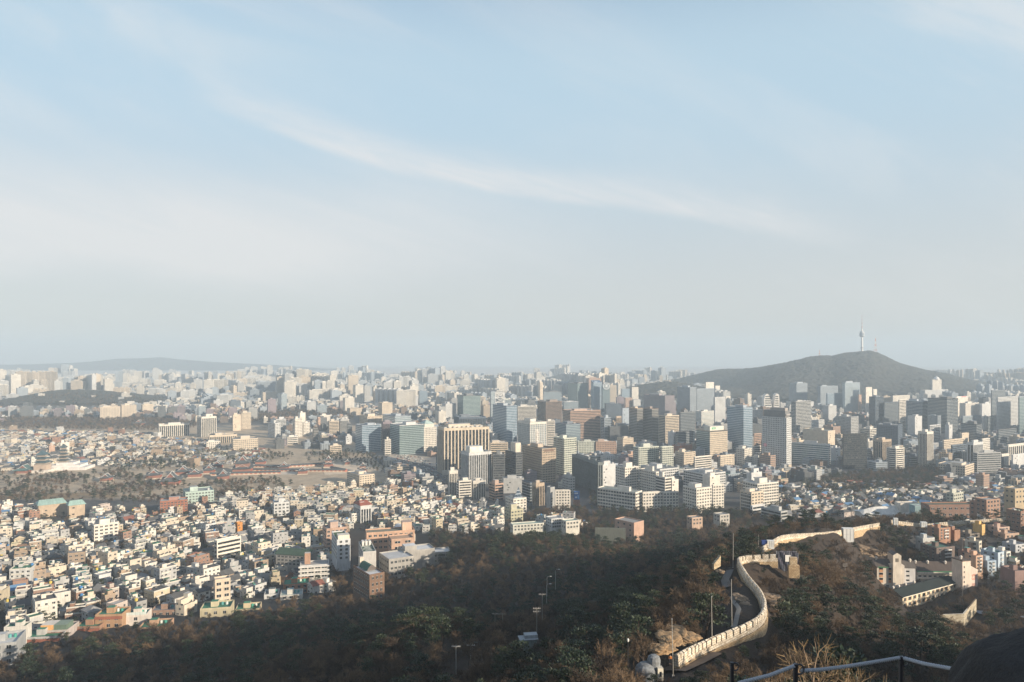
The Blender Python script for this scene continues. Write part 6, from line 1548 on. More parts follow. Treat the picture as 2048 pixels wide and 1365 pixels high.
ridge_pole(1517, 1071, 1095, 316, 'slim short pole near the blue tarpaulin booth')
for px, lab in ((1843, 'thin lamp pole in the trees above the start of the far wall'), (1901, 'thin lamp pole above the middle of the far wall'), (1955, 'thin lamp pole with a box above the far wall'), (1993, 'thin lamp pole near the end of the far wall')):
    ridge_pole(px, 1027, 1046, 560, lab, .12)
def utility_pole(px, pt, pb, d, label, arms=2, col=(.26,.24,.22), double=False):
    p = P3(px, pb, d); top = H - (pt - HY) / F * d; root = empty('utility_pole', (p[0], d, p[2] - 1)); tag(root, label, 'utility pole'); hh = top - root.location.z
    m = MB()
    for x in ((0, 2.6) if double else (0,)): m.tube([(x, 0, -3), (x, 0, hh)], [.10, .07], col, n=6)
    m.build('post', 'paint', root)
    for i in range(arms):
        m = MB(); z = hh - .5 - i * .9; m.box(-1.1, -.06, z, 1.1 + (2.6 if double else 0), .06, z + .14, col); 
        for q in (-.95, -.5, .5, .95): m.tube([(q, 0, z + .14), (q, 0, z + .42)], .05, (.6,.58,.55), n=5)
        m.build('crossarm', 'paint', root)
    WPTS.append((p[0], d))
utility_pole(1073.5, 1215, 1272, 212, 'utility pole with two cross arms beside the white roofed shelter')
utility_pole(1084.5, 1187, 1235, 240, 'taller plain utility pole in the dark wood', 1)
utility_pole(990, 1226, 1247, 250, 'pair of posts with one cross arm in the dark wood', 1, double=True)
utility_pole(912, 1290, 1326, 178, 'white utility pole among the lit bare trees', 1, (.42,.40,.37))
utility_pole(941.5, 1288, 1300, 190, 'short white post with a cross arm among the lit bare trees', 1, (.42,.40,.37))
utility_pole(1925, 1153, 1192, 380, 'utility pole before the numbered end wall', 2)
utility_pole(1925, 1075, 1105, 455, 'utility pole in the dark lane between brick houses', 1)
utility_pole(1690, 1127, 1150, 330, 'utility pole among trees left of the white flats', 2)
def street_lamp(px, pt, pb, d, label):
    p = P3(px, pb, d); top = H - (pt - HY) / F * d; root = empty('street_lamp', (p[0], d, p[2] - 1)); tag(root, label, 'street lamp'); hh = top - root.location.z; m = MB(); m.tube([(0, 0, -1), (0, 0, hh - .6), (.35, 0, hh - .1), (1.3, 0, hh)], [.1, .08, .06, .05], (.30,.31,.31), n=6); m.build('post', 'metal', root)
    m = MB(); m.box(1.1, -.16, hh - .1, 1.9, .16, hh + .06, (.62,.62,.6)); m.build('lamp_head', 'metal', root); WPTS.append((p[0], d))
street_lamp(1094, 1153, 1183, 290, 'street lamp lowest of three in the dark wood clearing')
street_lamp(1093, 1168, 1196, 278, 'street lamp in the middle of three in the dark wood clearing')
street_lamp(1111, 1139, 1170, 305, 'street lamp highest of three in the dark wood clearing')
root, s = spot(1256, 1328, 120, 'street_lamp', 'black garden lamp with a white globe beside the pines', 'street lamp'); m = MB(); m.tube([(0, 0, -6), (0, 0, 3.6)], .07, (.04,.04,.04), n=6); m.build('post', 'metal', root); m = MB(); m.lathe([(.08, 3.6), (.17, 3.75), (.20, 3.95), (.12, 4.15), (.03, 4.2)], (.72,.70,.66), n=10); m.build('globe', 'paint', root); WPTS.append((root.location.x, 120))
# shelter with a white roof in the dark wood
root, s = spot(1040, 1290, 208, 'shelter', 'low white roofed shelter in the dark wood', 'shelter', R(10)); m = MB(); m.box(0, 0, 1.0, 5.4, 3.6, 1.25, (.34,.36,.37)); m.box(1.6, .8, 1.25, 5.4, 3.2, 2.2, (.32,.34,.35)); m.build('roof', 'paint', root); m = MB(); m.box(.3, .3, -3, 5.1, 3.3, 1.0, (.2,.24,.22)); m.build('wall', 'paint', root); WPTS.extend([(root.location.x + 2, 209), (root.location.x + 5, 209)])
root, s = spot(945, 1290, 205, 'guard_rail', 'long pale guard rail across the lit bare trees', 'guard rail', R(2)); m = MB(); m.box(0, 0, .6, 14, .08, .8, (.25,.26,.26)); m.build('rail', 'metal', root)
for i in range(8): m = MB(); m.box(i * 1.95, .09, -2, i * 1.95 + .1, .2, .85, (.42,.42,.42)); m.build('post', 'metal', root)
# guard booth, black fence and the person at the foot of the wall
root, s = spot(1283, 1348, 128, 'guard_post', 'pale rounded guard post half hidden by pines near the pole', 'guard post', R(6)); m = MB()
m.lathe([(2.0, -6), (1.9, .2), (1.6, .8), (1.0, 1.25), (.1, 1.4)], (.24,.26,.28), n=14, c=(1.2, 1.4)); m.build('low_dome', 'rock', root); m = MB(); m.lathe([(1.15, 0), (1.2, 1.7), (1.0, 2.3), (.55, 2.6), (.05, 2.65)], (.27,.29,.31), n=12, c=(2.7, 1.5)); m.build('turret', 'rock', root)
m = MB(); m.box(2.9, -.25, -5, 3.9, 1.0, .9, (.62,.58,.48)); m.build('gate_pier', 'paint', root); m = MB(); m.box(3.2, -.27, -.6, 3.6, -.25, .3, (.04,.045,.05)); m.build('window', 'window', root); WPTS.extend([(root.location.x + q, 129) for q in (1, 3)])
root, s = spot(1313, 1330, 131, 'metal_fence', 'black metal fence between the guard post and the white pole', 'fence', R(2)); m = MB()
for i in range(22): m.tube([(i * .15, 0, -1.0), (i * .15, 0, 1.7)], .018, (.02,.02,.02), n=4)
for z in (.1, .6, 1.1, 1.65): m.tube([(0, 0, z), (3.15, 0, z)], .018, (.02,.02,.02), n=4)
m.build('mesh_panel', 'metal', root)
for x in (0, 1.55, 3.15): m = MB(); m.box(x - .05, -.06, -3, x + .05, .06, 1.9, (.02,.02,.02)); m.build('post', 'metal', root)
WPTS.extend([(root.location.x + 1.5, 131)])
def skinned(name, verts, edges, radii, mat, parent, col, root_i=0, sub=1):
    me = bpy.data.meshes.new(name); me.from_pydata(verts, edges, []); o = bpy.data.objects.new(name, me); C.objects.link(o)
    o.modifiers.new('s', 'SKIN'); sub_ = o.modifiers.new('u', 'SUBSURF'); sub_.levels = sub_.render_levels = sub
    for i, r_ in enumerate(radii): me.skin_vertices[0].data[i].radius = r_ if isinstance(r_, tuple) else (r_, r_)
    me.skin_vertices[0].data[root_i].use_root = True
    dg = bpy.context.evaluated_depsgraph_get(); nm = bpy.data.meshes.new_from_object(o.evaluated_get(dg)); o.modifiers.clear(); o.data = nm
    at = nm.attributes.new('col', 'FLOAT_COLOR', 'FACE'); at.data.foreach_set('color', np.tile(np.array([*col, 1], np.float32), len(nm.polygons)))
    nm.materials.clear(); nm.materials.append(MAT[mat]); nm.polygons.foreach_set('use_smooth', np.ones(len(nm.polygons), bool)); o.parent = parent
    return o
p = P3(1340.5, 1329, 129.5); root = empty('person', (p[0], p[1], p[2]), R(-20)); tag(root, 'person in an orange jacket and dark trousers standing by the white pole', 'person')
V = [(0,0,.95),(0,0,1.2),(0,.02,1.42),(0,.01,1.52),(0,-.01,1.62),(0,-.01,1.73),(-.10,0,.90),(-.11,-.02,.50),(-.11,.02,.08),(-.11,-.14,.04),(.10,0,.90),(.12,.02,.50),(.12,.06,.08),(.12,-.10,.04),(-.19,.02,1.40),(-.25,.02,1.14),(-.17,-.16,.98),(.19,.02,1.40),(.26,.02,1.13),(.20,-.14,.95)]
E = [(0,1),(1,2),(2,3),(3,4),(4,5),(0,6),(6,7),(7,8),(8,9),(0,10),(10,11),(11,12),(12,13),(2,14),(14,15),(15,16),(2,17),(17,18),(18,19)]
skinned('body', V, E, [(.15,.11),(.16,.11),(.15,.10),.06,.10,.08,.09,.065,.045,.04,.09,.065,.045,.04,.06,.045,.035,.06,.045,.035], 'cloth', root, (.42,.27,.20))
skinned('jacket', [V[0], V[1], V[2], V[14], V[15], (-.19,-.12,1.01), V[17], V[18], (.21,-.1,.98)], [(0,1),(1,2),(2,3),(3,4),(4,5),(2,6),(6,7),(7,8)], [(.19,.15),(.19,.15),(.17,.13),.085,.07,.055,.085,.07,.055], 'cloth', root, (.62,.20,.03))
skinned('trousers', [V[0], V[6], V[7], V[8], V[10], V[11], V[12]], [(0,1),(1,2),(2,3),(0,4),(4,5),(5,6)], [(.175,.13),.115,.085,.07,.115,.085,.07], 'cloth', root, (.02,.022,.028))
m = MB(); m.lathe([(.10, 1.60), (.112, 1.68), (.10, 1.76), (.03, 1.80)], (.03,.02,.015), n=10, c=(0, .01)); m.build('hair', 'cloth', root)
# ------------------------------------------------------------------ ridge path, sandy bank, rocks
def ribbon(name, pts, width, col, dz=.08, mat='road'):
    dz += .35
    P0 = [Vector(P3(*q)) for q in pts]; P = [P0[i].lerp(P0[i + 1], t / 8) for i in range(len(P0) - 1) for t in range(8)] + [P0[-1]]; m = MB(); rows = []
    for i, q in enumerate(P):
        t = P[min(i + 1, len(P) - 1)] - P[max(i - 1, 0)]; t.z = 0; t.normalize(); n_ = Vector((t.y, -t.x, 0)); rows.append([(*(q + n_ * o_).xy, g1((q + n_ * o_).x, (q + n_ * o_).y) + dz) for o_ in (-width / 2, 0, width / 2)])
    for i in range(len(rows) - 1):
        for j in range(2): m.quad([rows[i][j], rows[i][j + 1], rows[i + 1][j + 1], rows[i + 1][j]], col)
    o = m.build(name, mat); tag(o, kind='structure'); WPTS.extend((q.x, q.y) for q in P)
ribbon('path', [(1462,1262,156),(1470,1240,165),(1478,1218,176),(1470,1200,186),(1463,1185,196)], 1.1, (.19,.18,.165), .0)
ribbon('path', [(1345,1312,136),(1380,1300,141),(1420,1280,148)], 5.5, (.16,.12,.09), .06)
ribbon('path', [(1455,1160,208),(1450,1145,222),(1460,1130,234)], 2.4, (.13,.125,.12), .08)
def boulder(px, py, d, rx, ry, rz_, label, col, seed, name='rock', sub=3, cat='rock', mat='rock', amp=.35):
    import bmesh
    from mathutils import noise as mn
    bm = bmesh.new(); bmesh.ops.create_icosphere(bm, subdivisions=sub, radius=1.0)
    for v in bm.verts:
        q = v.co.copy(); f = 1 + amp * mn.fractal(q * 1.1 + Vector((seed, 0, 0)), 1.0, 2.0, 5) ; v.co = Vector((q.x * rx, q.y * ry, q.z * rz_)) * f
    me = bpy.data.meshes.new(name); bm.to_mesh(me); bm.free(); at = me.attributes.new('col', 'FLOAT_COLOR', 'FACE'); at.data.foreach_set('color', np.tile(np.array([*col, 1], np.float32), len(me.polygons)))
    me.materials.append(MAT[mat]); me.polygons.foreach_set('use_smooth', np.ones(len(me.polygons), bool)); o = bpy.data.objects.new(name, me); C.objects.link(o)
    o.location = P3(px, py, d); tag(o, label, cat); WPTS.append((o.location.x, d)); return o
SAND = (.44,.29,.155)
for i, (px, py, d, rx, ry, rz_, lab) in enumerate([
    (1338, 1274, 146, 2.0, 3.0, .8, 'broad sandy rock slab behind the white pole'), (1366, 1268, 150, 2.0, 2.8, .8, 'ribbed sandy rock to the east of the broad slab'), (1322, 1292, 140, 2.0, 2.0, .7, 'low sandy rock at the bend of the dirt track'), (1382, 1272, 149, 1.5, 2.0, .7, 'small sandy rock nearest the wall'),
    (1352, 1253, 158, 1.5, 2.0, .5, 'thin sandy rock highest on the bank'), (1480, 1190, 192, 1.6, 2.5, .8, 'tan rock on the shaded slope inside the wall'), (1492, 1206, 184, 1.1, 1.6, .6, 'smaller tan rock inside the wall bend'),
    (1718, 1102, 425, 5, 6, 3.2, 'pale cliff rock above the white flats'), (1736, 1114, 420, 4, 5, 3.4, 'pale cliff rock beside the gabled stair tower'), (1708, 1090, 430, 5, 6, 3, 'pale cliff rock highest under the straight wall'), (1752, 1100, 440, 4, 5, 2.6, 'pale cliff rock behind the gabled stair tower'),
    (1700, 1116, 415, 3, 4, 2.4, 'pale cliff rock lowest among the bare trees'), (1545, 1190, 205, 2.2, 3, 1.1, 'brown rock on the slope outside the wall'), (1560, 1215, 195, 2, 3, 1.0, 'brown rock lower on the slope outside the wall'), (1440, 1138, 222, 1.0, 1.2, .7, 'tan rock by the leaning wall fragment')]):
    boulder(px, py + 5, d, rx * 1.1, ry * 1.2, rz_ * .5, lab, SAND if i < 5 else (.30,.22,.145), 3.1 * i + 1, sub=5, amp=.75)
# retaining wall and park path at the lower right
root, s = spot(1928, 1243, 330, 'retaining_wall', 'pale retaining wall climbing beside the park path', 'retaining wall'); q0 = Vector(P3(1928, 1243, 330)); q1 = Vector(P3(1953, 1212, 352)); q2 = Vector(P3(1850, 1246, 328)); m = MB()
for a_, b_ in ((q0, q1), (q2, q0)):
    a_, b_ = a_ - q0, b_ - q0; hgt = 3.4; n_ = Vector((-(b_ - a_).y, (b_ - a_).x, 0)).normalized() * .6
    A = [a_, b_, b_ + Vector((0,0,hgt)), a_ + Vector((0,0,hgt))]; m.quad([tuple(v + Vector((0,0,-3)) * (i < 2)) for i, v in enumerate(A)], (.50,.46,.36)); m.quad([tuple(A[3]), tuple(A[2]), tuple(A[2] + n_), tuple(A[3] + n_)], (.55,.52,.45)); m.quad([tuple(v + n_ + Vector((0,0,-3)) * (i < 2)) for i, v in enumerate(A)][::-1], (.4,.38,.34))
m.build('wall', 'stone', root); WPTS.extend([(q0.lerp(q1, t).x, q0.lerp(q1, t).y) for t in (0, .3, .6, 1)])
ribbon('path', [(1965,1258,305),(2000,1252,312),(2060,1250,318)], 3.0, (.34,.28,.20), .3)
ribbon('path', [(1953,1202,362),(2010,1206,360),(2070,1208,360)], 5.0, (.17,.19,.22), .3)
# ------------------------------------------------------------------ rope fence, boulder and twigs at the viewpoint
RP = [(1440,1395,4.35),(1480,1366,4.4),(1540,1351,4.45),(1592,1331,4.5)]
def rope(pts, label, sag=0.0, r0=.0105):
    P = [Vector(P3(*q)) for q in pts]; Q = []; n_ = 90
    seg = [0]; 
    for i in range(len(P) - 1): seg.append(seg[-1] + (P[i + 1] - P[i]).length)
    for i in range(n_ + 1):
        t = seg[-1] * i / n_; j = max(k_ for k_ in range(len(P) - 1) if seg[k_] <= t + 1e-9); f = (t - seg[j]) / (seg[j + 1] - seg[j]); Q.append(P[j].lerp(P[j + 1], f))
    o0 = Q[0].copy(); root = empty('rope', tuple(o0)); tag(root, label, 'rope', None); tot = seg[-1]
    for s_ in range(3):
        pts_ = []
        for i, q in enumerate(Q):
            for u_ in (0, .5):
                if i == n_ and u_: continue
                qq = q.lerp(Q[min(i + 1, n_)], u_) - o0; t = (i + u_) / n_ * tot * 2 * math.pi / .052 + s_ * 2.094; d_ = (Q[min(i + 1, n_)] - Q[max(i - 1, 0)]).normalized(); a = d_.cross(Vector((0,0,1))).normalized(); b_ = d_.cross(a); pts_.append(tuple(qq + (a * math.cos(t) + b_ * math.sin(t)) * r0 * .62))
        m = MB(); m.tube(pts_, r0 * .62, (.42,.44,.47), n=5); m.build('strand', 'cloth', root, smooth=True)
rope(RP, 'grey twisted rope running down from the low looped fence post')
rope([(1603,1342,4.5),(1640,1340,4.55),(1690,1334,4.62),(1740,1326,4.7),(1800,1316,4.8)], 'grey twisted rope sagging between the two fence posts')
rope([(1805,1316,4.8),(1850,1328,4.65),(1900,1337,4.5),(1945,1343,4.35)], 'grey twisted rope running from the tall post to the boulder')
def fpost(px, pt, d, label, w_=.016):
    p = P3(px, pt, d); root = empty('fence_post', (p[0], d, g1(p[0], d) - .1)); tag(root, label, 'fence post'); hh = p[2] - root.location.z; m = MB(); m.tube([(0, 0, 0), (0, 0, hh)], w_, (.035,.035,.04), n=8); m.build('post', 'metal', root)
    m = MB(); m.tube([(.02 + .028 * math.cos(t), -.01, hh - .03 + .03 * math.sin(t)) for t in [2 * math.pi * i / 12 for i in range(13)]], .006, (.06,.06,.065), n=5); m.build('eye_ring', 'metal', root)
fpost(1591, 1328, 4.5, 'low dark fence post with a looped rope')
fpost(1802, 1313, 4.8, 'tall dark fence post holding the rope peak')
fpost(1464, 1325, 5.6, 'dark fence post farther down the slope, cut by the frame')
bo = boulder(2170, 1486, 2.9, 0.42, .6, .40, 'dark granite boulder in the lower corner at the viewpoint', (.035,.034,.034), 5.3, name='boulder', sub=5, cat='boulder', amp=.12)
boulder(4700, 1050, 3.0, 2.6, 1.3, 2.6, 'tall granite outcrop added unseen beside the viewpoint, shading the rope', (.05,.048,.046), 9.7, name='boulder', sub=5, cat='boulder', amp=.25)  # out-of-view rock added to throw the rope into shade
# ------------------------------------------------------------------ trees
def bare_tree(seed, h, spread=.62, twigs=12):
    r = random.Random(seed); tr, cr = MB(), MB()
    def perp(d_):
        a = d_.orthogonal().normalized(); t = r.uniform(0, 6.283); return (a * math.cos(t) + d_.cross(a) * math.sin(t)).normalized()
    def go(p, d_, L, rad, lv):
        n_ = 3 if lv < 2 else 2; pts = [p]; q = p; dd = d_.copy()
        for i in range(n_): dd = (dd + perp(dd) * .16 + Vector((0, 0, .07))).normalized(); q = q + dd * (L / n_); pts.append(q)
        v_ = r.uniform(.75, 1.25)
        if lv < 3: tr.tube([tuple(x) for x in pts], [rad * (1 - .5 * i / n_) for i in range(n_ + 1)], (v_, v_, v_), n=(6, 4, 3)[lv], cap=False)
        else:
            a = perp(dd) * rad; cr.quad([tuple(pts[0] - a), tuple(pts[0] + a), tuple(pts[-1] + a * .5), tuple(pts[-1] - a * .5)], (v_, v_, v_))
        if lv == 3:
            for i in range(twigs):
                f = r.uniform(.15, 1.0); s_ = pts[0].lerp(pts[-1], f); t = (dd + perp(dd) * r.uniform(.5, 1.1) + Vector((0, 0, .25))).normalized(); ln = L * r.uniform(.5, 1.0); w_ = r.uniform(.026, .046); a = perp(t) * w_; v2 = r.uniform(.7, 1.5)
                m_ = s_ + t * ln * .5 + perp(t) * ln * .08; cr.quad([tuple(s_ - a), tuple(s_ + a), tuple(m_ + a * .7)], (v2, v2, v2)); cr.quad([tuple(m_ - a * .7), tuple(m_ + a * .8), tuple(s_ + t * ln)], (v2, v2, v2))
            return
        k_ = (6, 5, 5)[lv]
        for i in range(k_):
            f = r.uniform(.35, 1.0) if lv == 0 else r.uniform(.2, 1.0); idx_ = min(int(f * n_), n_ - 1); s_ = pts[idx_].lerp(pts[idx_ + 1], f * n_ - idx_)
            t = (dd * (1.0 if lv else .9) + perp(dd) * r.uniform(spread, spread * 1.9)).normalized(); go(s_, t, L * r.uniform(.50, .72), rad * .45, lv + 1)
    go(Vector((0, 0, -.3)), Vector((r.uniform(-.08, .08), r.uniform(-.08, .08), 1)).normalized(), h * .46, h * .018, 0)
    return tr, cr
def pine_tree(seed, h):
    r = random.Random(seed); tr, cr = MB(), MB(); pts = [Vector((0, 0, -.4))]; d_ = Vector((r.uniform(-.2, .2), r.uniform(-.2, .2), 1)).normalized()
    for i in range(6): d_ = (d_ + Vector((r.uniform(-.22, .22), r.uniform(-.22, .22), .25))).normalized(); pts.append(pts[-1] + d_ * h * .155)
    tr.tube([tuple(q) for q in pts], [h * .021 * (1 - .12 * i) for i in range(7)], (1, .9, .8), n=6, cap=False)
    def clump(c, rx, rz_):
        for i in range(int(46 * rx)):
            v = Vector((r.gauss(0, 1), r.gauss(0, 1), r.gauss(0, 1))).normalized() * r.uniform(.55, 1.0); q = c + Vector((v.x * rx, v.y * rx, abs(v.z) * rz_ - .15)); s_ = r.uniform(.16, .34); a = Vector((r.gauss(0, 1), r.gauss(0, 1), r.gauss(0, .5))).normalized() * s_; b_ = (v + Vector((r.gauss(0, .5), r.gauss(0, .5), .6))).normalized() * s_ * r.uniform(.8, 1.5)
            v2 = r.uniform(.5, 1.5) ; cr.quad([tuple(q - a * .5), tuple(q + a * .5), tuple(q + a * .25 + b_), tuple(q - a * .3 + b_ * .8)], (v2, v2 * r.uniform(.92, 1.05), v2))
    nl = r.randint(11, 15)
    for i in range(nl):
        f = .40 + .60 * i / nl; j = min(int(f * 6), 5); s_ = pts[j].lerp(pts[j + 1], f * 6 - j); L = h * .36 * (1.12 - f * .75) * r.uniform(.7, 1.15); t = r.uniform(0, 6.283); e = s_ + Vector((math.cos(t) * L, math.sin(t) * L, L * r.uniform(-.05, .35)))
        tr.tube([tuple(s_), tuple(s_.lerp(e, .5) + Vector((0, 0, -.1))), tuple(e)], [h * .008, h * .006, h * .003], (1, .9, .8), n=3, cap=False)
        for q in range(3): clump(s_.lerp(e, .5 + .28 * q) + Vector((r.gauss(0, .3), r.gauss(0, .3), .15)), h * r.uniform(.085, .135), h * r.uniform(.03, .055))
    clump(pts[-1], h * .14, h * .07); return tr, cr
SRC = {}
def make_sources(kind, fn, hs, mats, tr_name):
    L = []; col_ = bpy.data.collections.new(kind + '_source')
    for i, hgt in enumerate(hs):
        tr, cr = fn(100 + i * 7, hgt); tm, cm = tr.mesh(tr_name, mats[0]), cr.mesh('crown', mats[1]); b_ = MB(); b_.add(tr); n0 = len(b_.m); b_.add(cr); b_.m = [0] * n0 + [1] * (len(b_.m) - n0)
        o = bpy.data.objects.new(f'{kind}_source_{i}', b_.mesh(kind, mats)); col_.objects.link(o); L.append((tm, cm, hgt))
    SRC[kind] = (L, col_)
make_sources('bare_tree', bare_tree, [7.5, 8.5, 9.5, 8, 10, 9], ['bark', 'twig'], 'trunk')
make_sources('pine_tree', pine_tree, [7, 8.5, 9.5, 8, 10], ['bark', 'needle'], 'trunk')
SRC_H = {k_: [q[2] for q in v_[0]] for k_, v_ in SRC.items()}
def plant(kind, x, y, z, s_, rz, var, label, group):
    root = empty(kind, (x, y, z), rz); root.scale = (s_, s_, s_); tag(root, label, 'tree' if kind != 'pine_tree' else 'pine tree', group)
    for nm, me in (('trunk', SRC[kind][0][var][0]), ('crown', SRC[kind][0][var][1])):
        o = bpy.data.objects.new(nm, me); C.objects.link(o); o.parent = root
def stuff_wood(name, kind, pts):
    """one object of many trees: points that carry size, turn and variant"""
    me = bpy.data.meshes.new(name); me.from_pydata([p[:3] for p in pts], [], [])
    for nm, ty, i in (('tsize', 'FLOAT', 3), ('tturn', 'FLOAT', 4), ('tvar', 'INT', 5)):
        at = me.attributes.new(nm, ty, 'POINT'); at.data.foreach_set('value', [p[i] for p in pts])
    o = bpy.data.objects.new(name, me); C.objects.link(o); tag(o, kind='stuff')
    g = bpy.data.node_groups.new(name, 'GeometryNodeTree'); g.interface.new_socket('Geometry', in_out='INPUT', socket_type='NodeSocketGeometry'); g.interface.new_socket('Geometry', in_out='OUTPUT', socket_type='NodeSocketGeometry')
    gi, go_ = g.nodes.new('NodeGroupInput'), g.nodes.new('NodeGroupOutput'); ip = g.nodes.new('GeometryNodeInstanceOnPoints'); ci = g.nodes.new('GeometryNodeCollectionInfo')
    ci.inputs['Collection'].default_value = SRC[kind][1]; ci.inputs['Separate Children'].default_value = True; ci.inputs['Reset Children'].default_value = True
    def na(nm, ty): n_ = g.nodes.new('GeometryNodeInputNamedAttribute'); n_.data_type = ty; n_.inputs['Name'].default_value = nm; return [q for q in n_.outputs if q.enabled and q.name == 'Attribute'][0]
    cx = g.nodes.new('ShaderNodeCombineXYZ'); g.links.new(na('tturn', 'FLOAT'), cx.inputs[2]); ip.inputs['Pick Instance'].default_value = True
    g.links.new(gi.outputs[0], ip.inputs['Points']); g.links.new(ci.outputs[0], ip.inputs['Instance']); g.links.new(na('tvar', 'INT'), ip.inputs['Instance Index']); g.links.new(cx.outputs[0], ip.inputs['Rotation']); g.links.new(na('tsize', 'FLOAT'), ip.inputs['Scale']); g.links.new(ip.outputs[0], go_.inputs[0])
    md = o.modifiers.new('trees', 'NODES'); md.node_group = g; return o
for q in WPTS: TAKEN.add(q[0], q[1], 2.6)
# lines of sight to keep open: wall stretches, poles' feet, buildings on the slope
VIEW = []
for L_, mg in ((W1, 3.2), (W2, 1.6), (W3, 1.6)):
    for i in range(len(L_) - 1):
        for t in (0, .25, .5, .75):
            a = [L_[i][j] * (1 - t) + L_[i + 1][j] * t for j in range(3)]; VIEW.append((a[0], a[1] + mg / a[2] * F, a[2]))
VIEW += [(px, pb, d) for px, pb, d in [(1346, 1318, 132), (1424, 1262, 148), (1464, 1222, 165), (1340, 1326, 129), (1320, 1324, 131), (1290, 1340, 127), (1300, 1340, 127), (1335, 1280, 146), (1360, 1275, 150), (1380, 1278, 149), (1320, 1300, 138), (1470, 1240, 165), (1478, 1215, 176), (1500, 1200, 185), (1485, 1225, 170), (1500, 1225, 172),
        (1530, 1150, 215), (1545, 1165, 210), (1555, 1138, 240), (1585, 1140, 236), (1575, 1140, 240), (1073, 1268, 212), (1060, 1286, 208), (912, 1322, 178), (1540, 1185, 200), (1694, 1078, 397), (1541, 1092, 326), (1466, 1112, 238), (1438, 1132, 225),
        (700, 1155, 505), (720, 1160, 500), (745, 1185, 440), (765, 1190, 440), (790, 1150, 520), (810, 1150, 520), (840, 1130, 540), (870, 1128, 560), (1806, 1221, 384), (1818, 1218, 386), (1832, 1214, 388), (1846, 1211, 391), (1860, 1207, 394), (1874, 1203, 397), (1888, 1199, 400), (1902, 1195, 404), (1752, 1164, 406), (1762, 1164, 406), (1780, 1166, 408), (1800, 1170, 410), (1935, 1172, 400), (1950, 1176, 400),  (1830, 1172, 415), (1940, 1232, 335), (1715, 1105, 424), (1735, 1114, 419)]]
def blocks_view(px, hw, top, d, py=9999):
    for a, b_, c_ in VIEW:
        if d < c_ - 1.5 and abs(a - px) < hw and top < b_ and py > b_ - 10: return True
    return False
PINES = [(1180,1250,70,70,.7),(1500,1285,70,30,.95),(1620,1300,120,45,.85),(1850,1330,140,45,.7),(1780,1250,60,40,.5),(1100,1340,80,40,.7),(1060,1090,60,30,.6),(1275,1250,45,55,1.0),(1240,1315,70,40,1.0),(1480,1320,90,40,.9),(1590,1260,75,55,.9),(1120,1100,70,35,.6),(1360,1120,50,40,.6),(1700,1240,80,40,.6),(1740,1300,90,40,.6),(1660,1330,80,40,.9),(1380,1345,60,30,.9),(1150,1330,60,30,.5),(1010,1110,60,40,.45),(1480,1130,30,25,.6),(1350,1010,80,20,.5)]
def pine_p(px, py):
    p = .22 + .25 * math.sin(px * .013 + py * .02) * math.sin(px * .007 - py * .011)
    for a, b_, sx, sy, w_ in PINES: p = max(p, w_ * math.exp(-((px - a) / sx) ** 2 - ((py - b_) / sy) ** 2))
    return p
BANK = [(1495,1136),(1560,1142),(1580,1200),(1552,1235),(1534,1222),(1530,1190),(1512,1165)]
rt = random.Random(55); TG = Grid(12.0); cand = []
for i in range(110000):
    d = 42 * (18.5 ** rt.random()); x = rt.uniform(-.78, .78) * d
    cand.append((x, d))
cz = ground(np.array([c[0] for c in cand]), np.array([c[1] for c in cand])); trees = []
for (x, d), z in zip(cand, cz):
    if rt.random() > (d / 420) ** 1.1 + .10: continue
    px, py = proj(x, d, z)
    if inpoly(px, py, TOWN) or inpoly(px, py, TOWN_R) or (d > 565 and inpoly(px, py, VILLAGE)): continue
    if (py < 1036 or px > 1500) and d > 640: continue
    if d > 560 and px < 860: continue
    if not TAKEN.free(x, d, 2.2 if d > 100 else 1.2): continue
    if inpoly(px, py, BANK) and rt.random() < .8: continue
    pn = rt.random() < pine_p(px, py); sp = 2.6 if d < 250 else 3.3
    if not TG.free(x, d, sp * (.9 if pn else .8)): continue
    kind = 'pine_tree' if pn else 'bare_tree'; var = rt.randrange(len(SRC_H[kind])); s_ = rt.uniform(.68, 1.18) * (.8 if d < 90 else 1) * (1.15 if pn else 1); top = py - SRC_H[kind][var] * s_ / d * F
    if blocks_view(px, 2.4 * s_ / d * F + 2, top, d, py):
        ok = False
        for s2 in (.55, .38, .25):
            top = py - SRC_H[kind][var] * s2 / d * F
            if not blocks_view(px, 2.4 * s2 / d * F + 2, top, d, py): ok = True; s_ = s2; break
        if not ok: continue
    TG.add(x, d, sp * .6); trees.append((d, kind, x, z, s_, rt.uniform(0, 6.28), var, px, py, top))
trees.sort()
cnt = {'bare_tree': 0, 'pine_tree': 0}; rest = {'bare_tree': [], 'pine_tree': []}
TL = [(1520,1230,'inside the nearest bend of the fortress wall'),(1600,1190,'on the brown slope outside the fortress wall'),(1440,1230,'by the ridge path'),(1330,1270,'beside the sandy bank'),(1280,1340,'around the guard post'),(1060,1260,'near the white roofed shelter'),(930,1280,'in the sunlit clump by the guard rail'),(800,1270,'in the sunlit clump above the black slope'),(650,1300,'on the black slope below the town'),(300,1330,'on the black slope under the terraces'),(1150,1200,'in the dark hollow'),(1750,1300,'below the long green roofed row'),(1950,1300,'on the dim slope by the boulder'),(1650,1320,'just beyond the rope fence'),(1450,1330,'at the foot of the wall'),(1000,1340,'on the shaded slope below the clump'),(1250,1130,'in the wood under the white estate'),(1850,1240,'by the park retaining wall'),(1690,1150,'between the cliff rocks and the slope')]
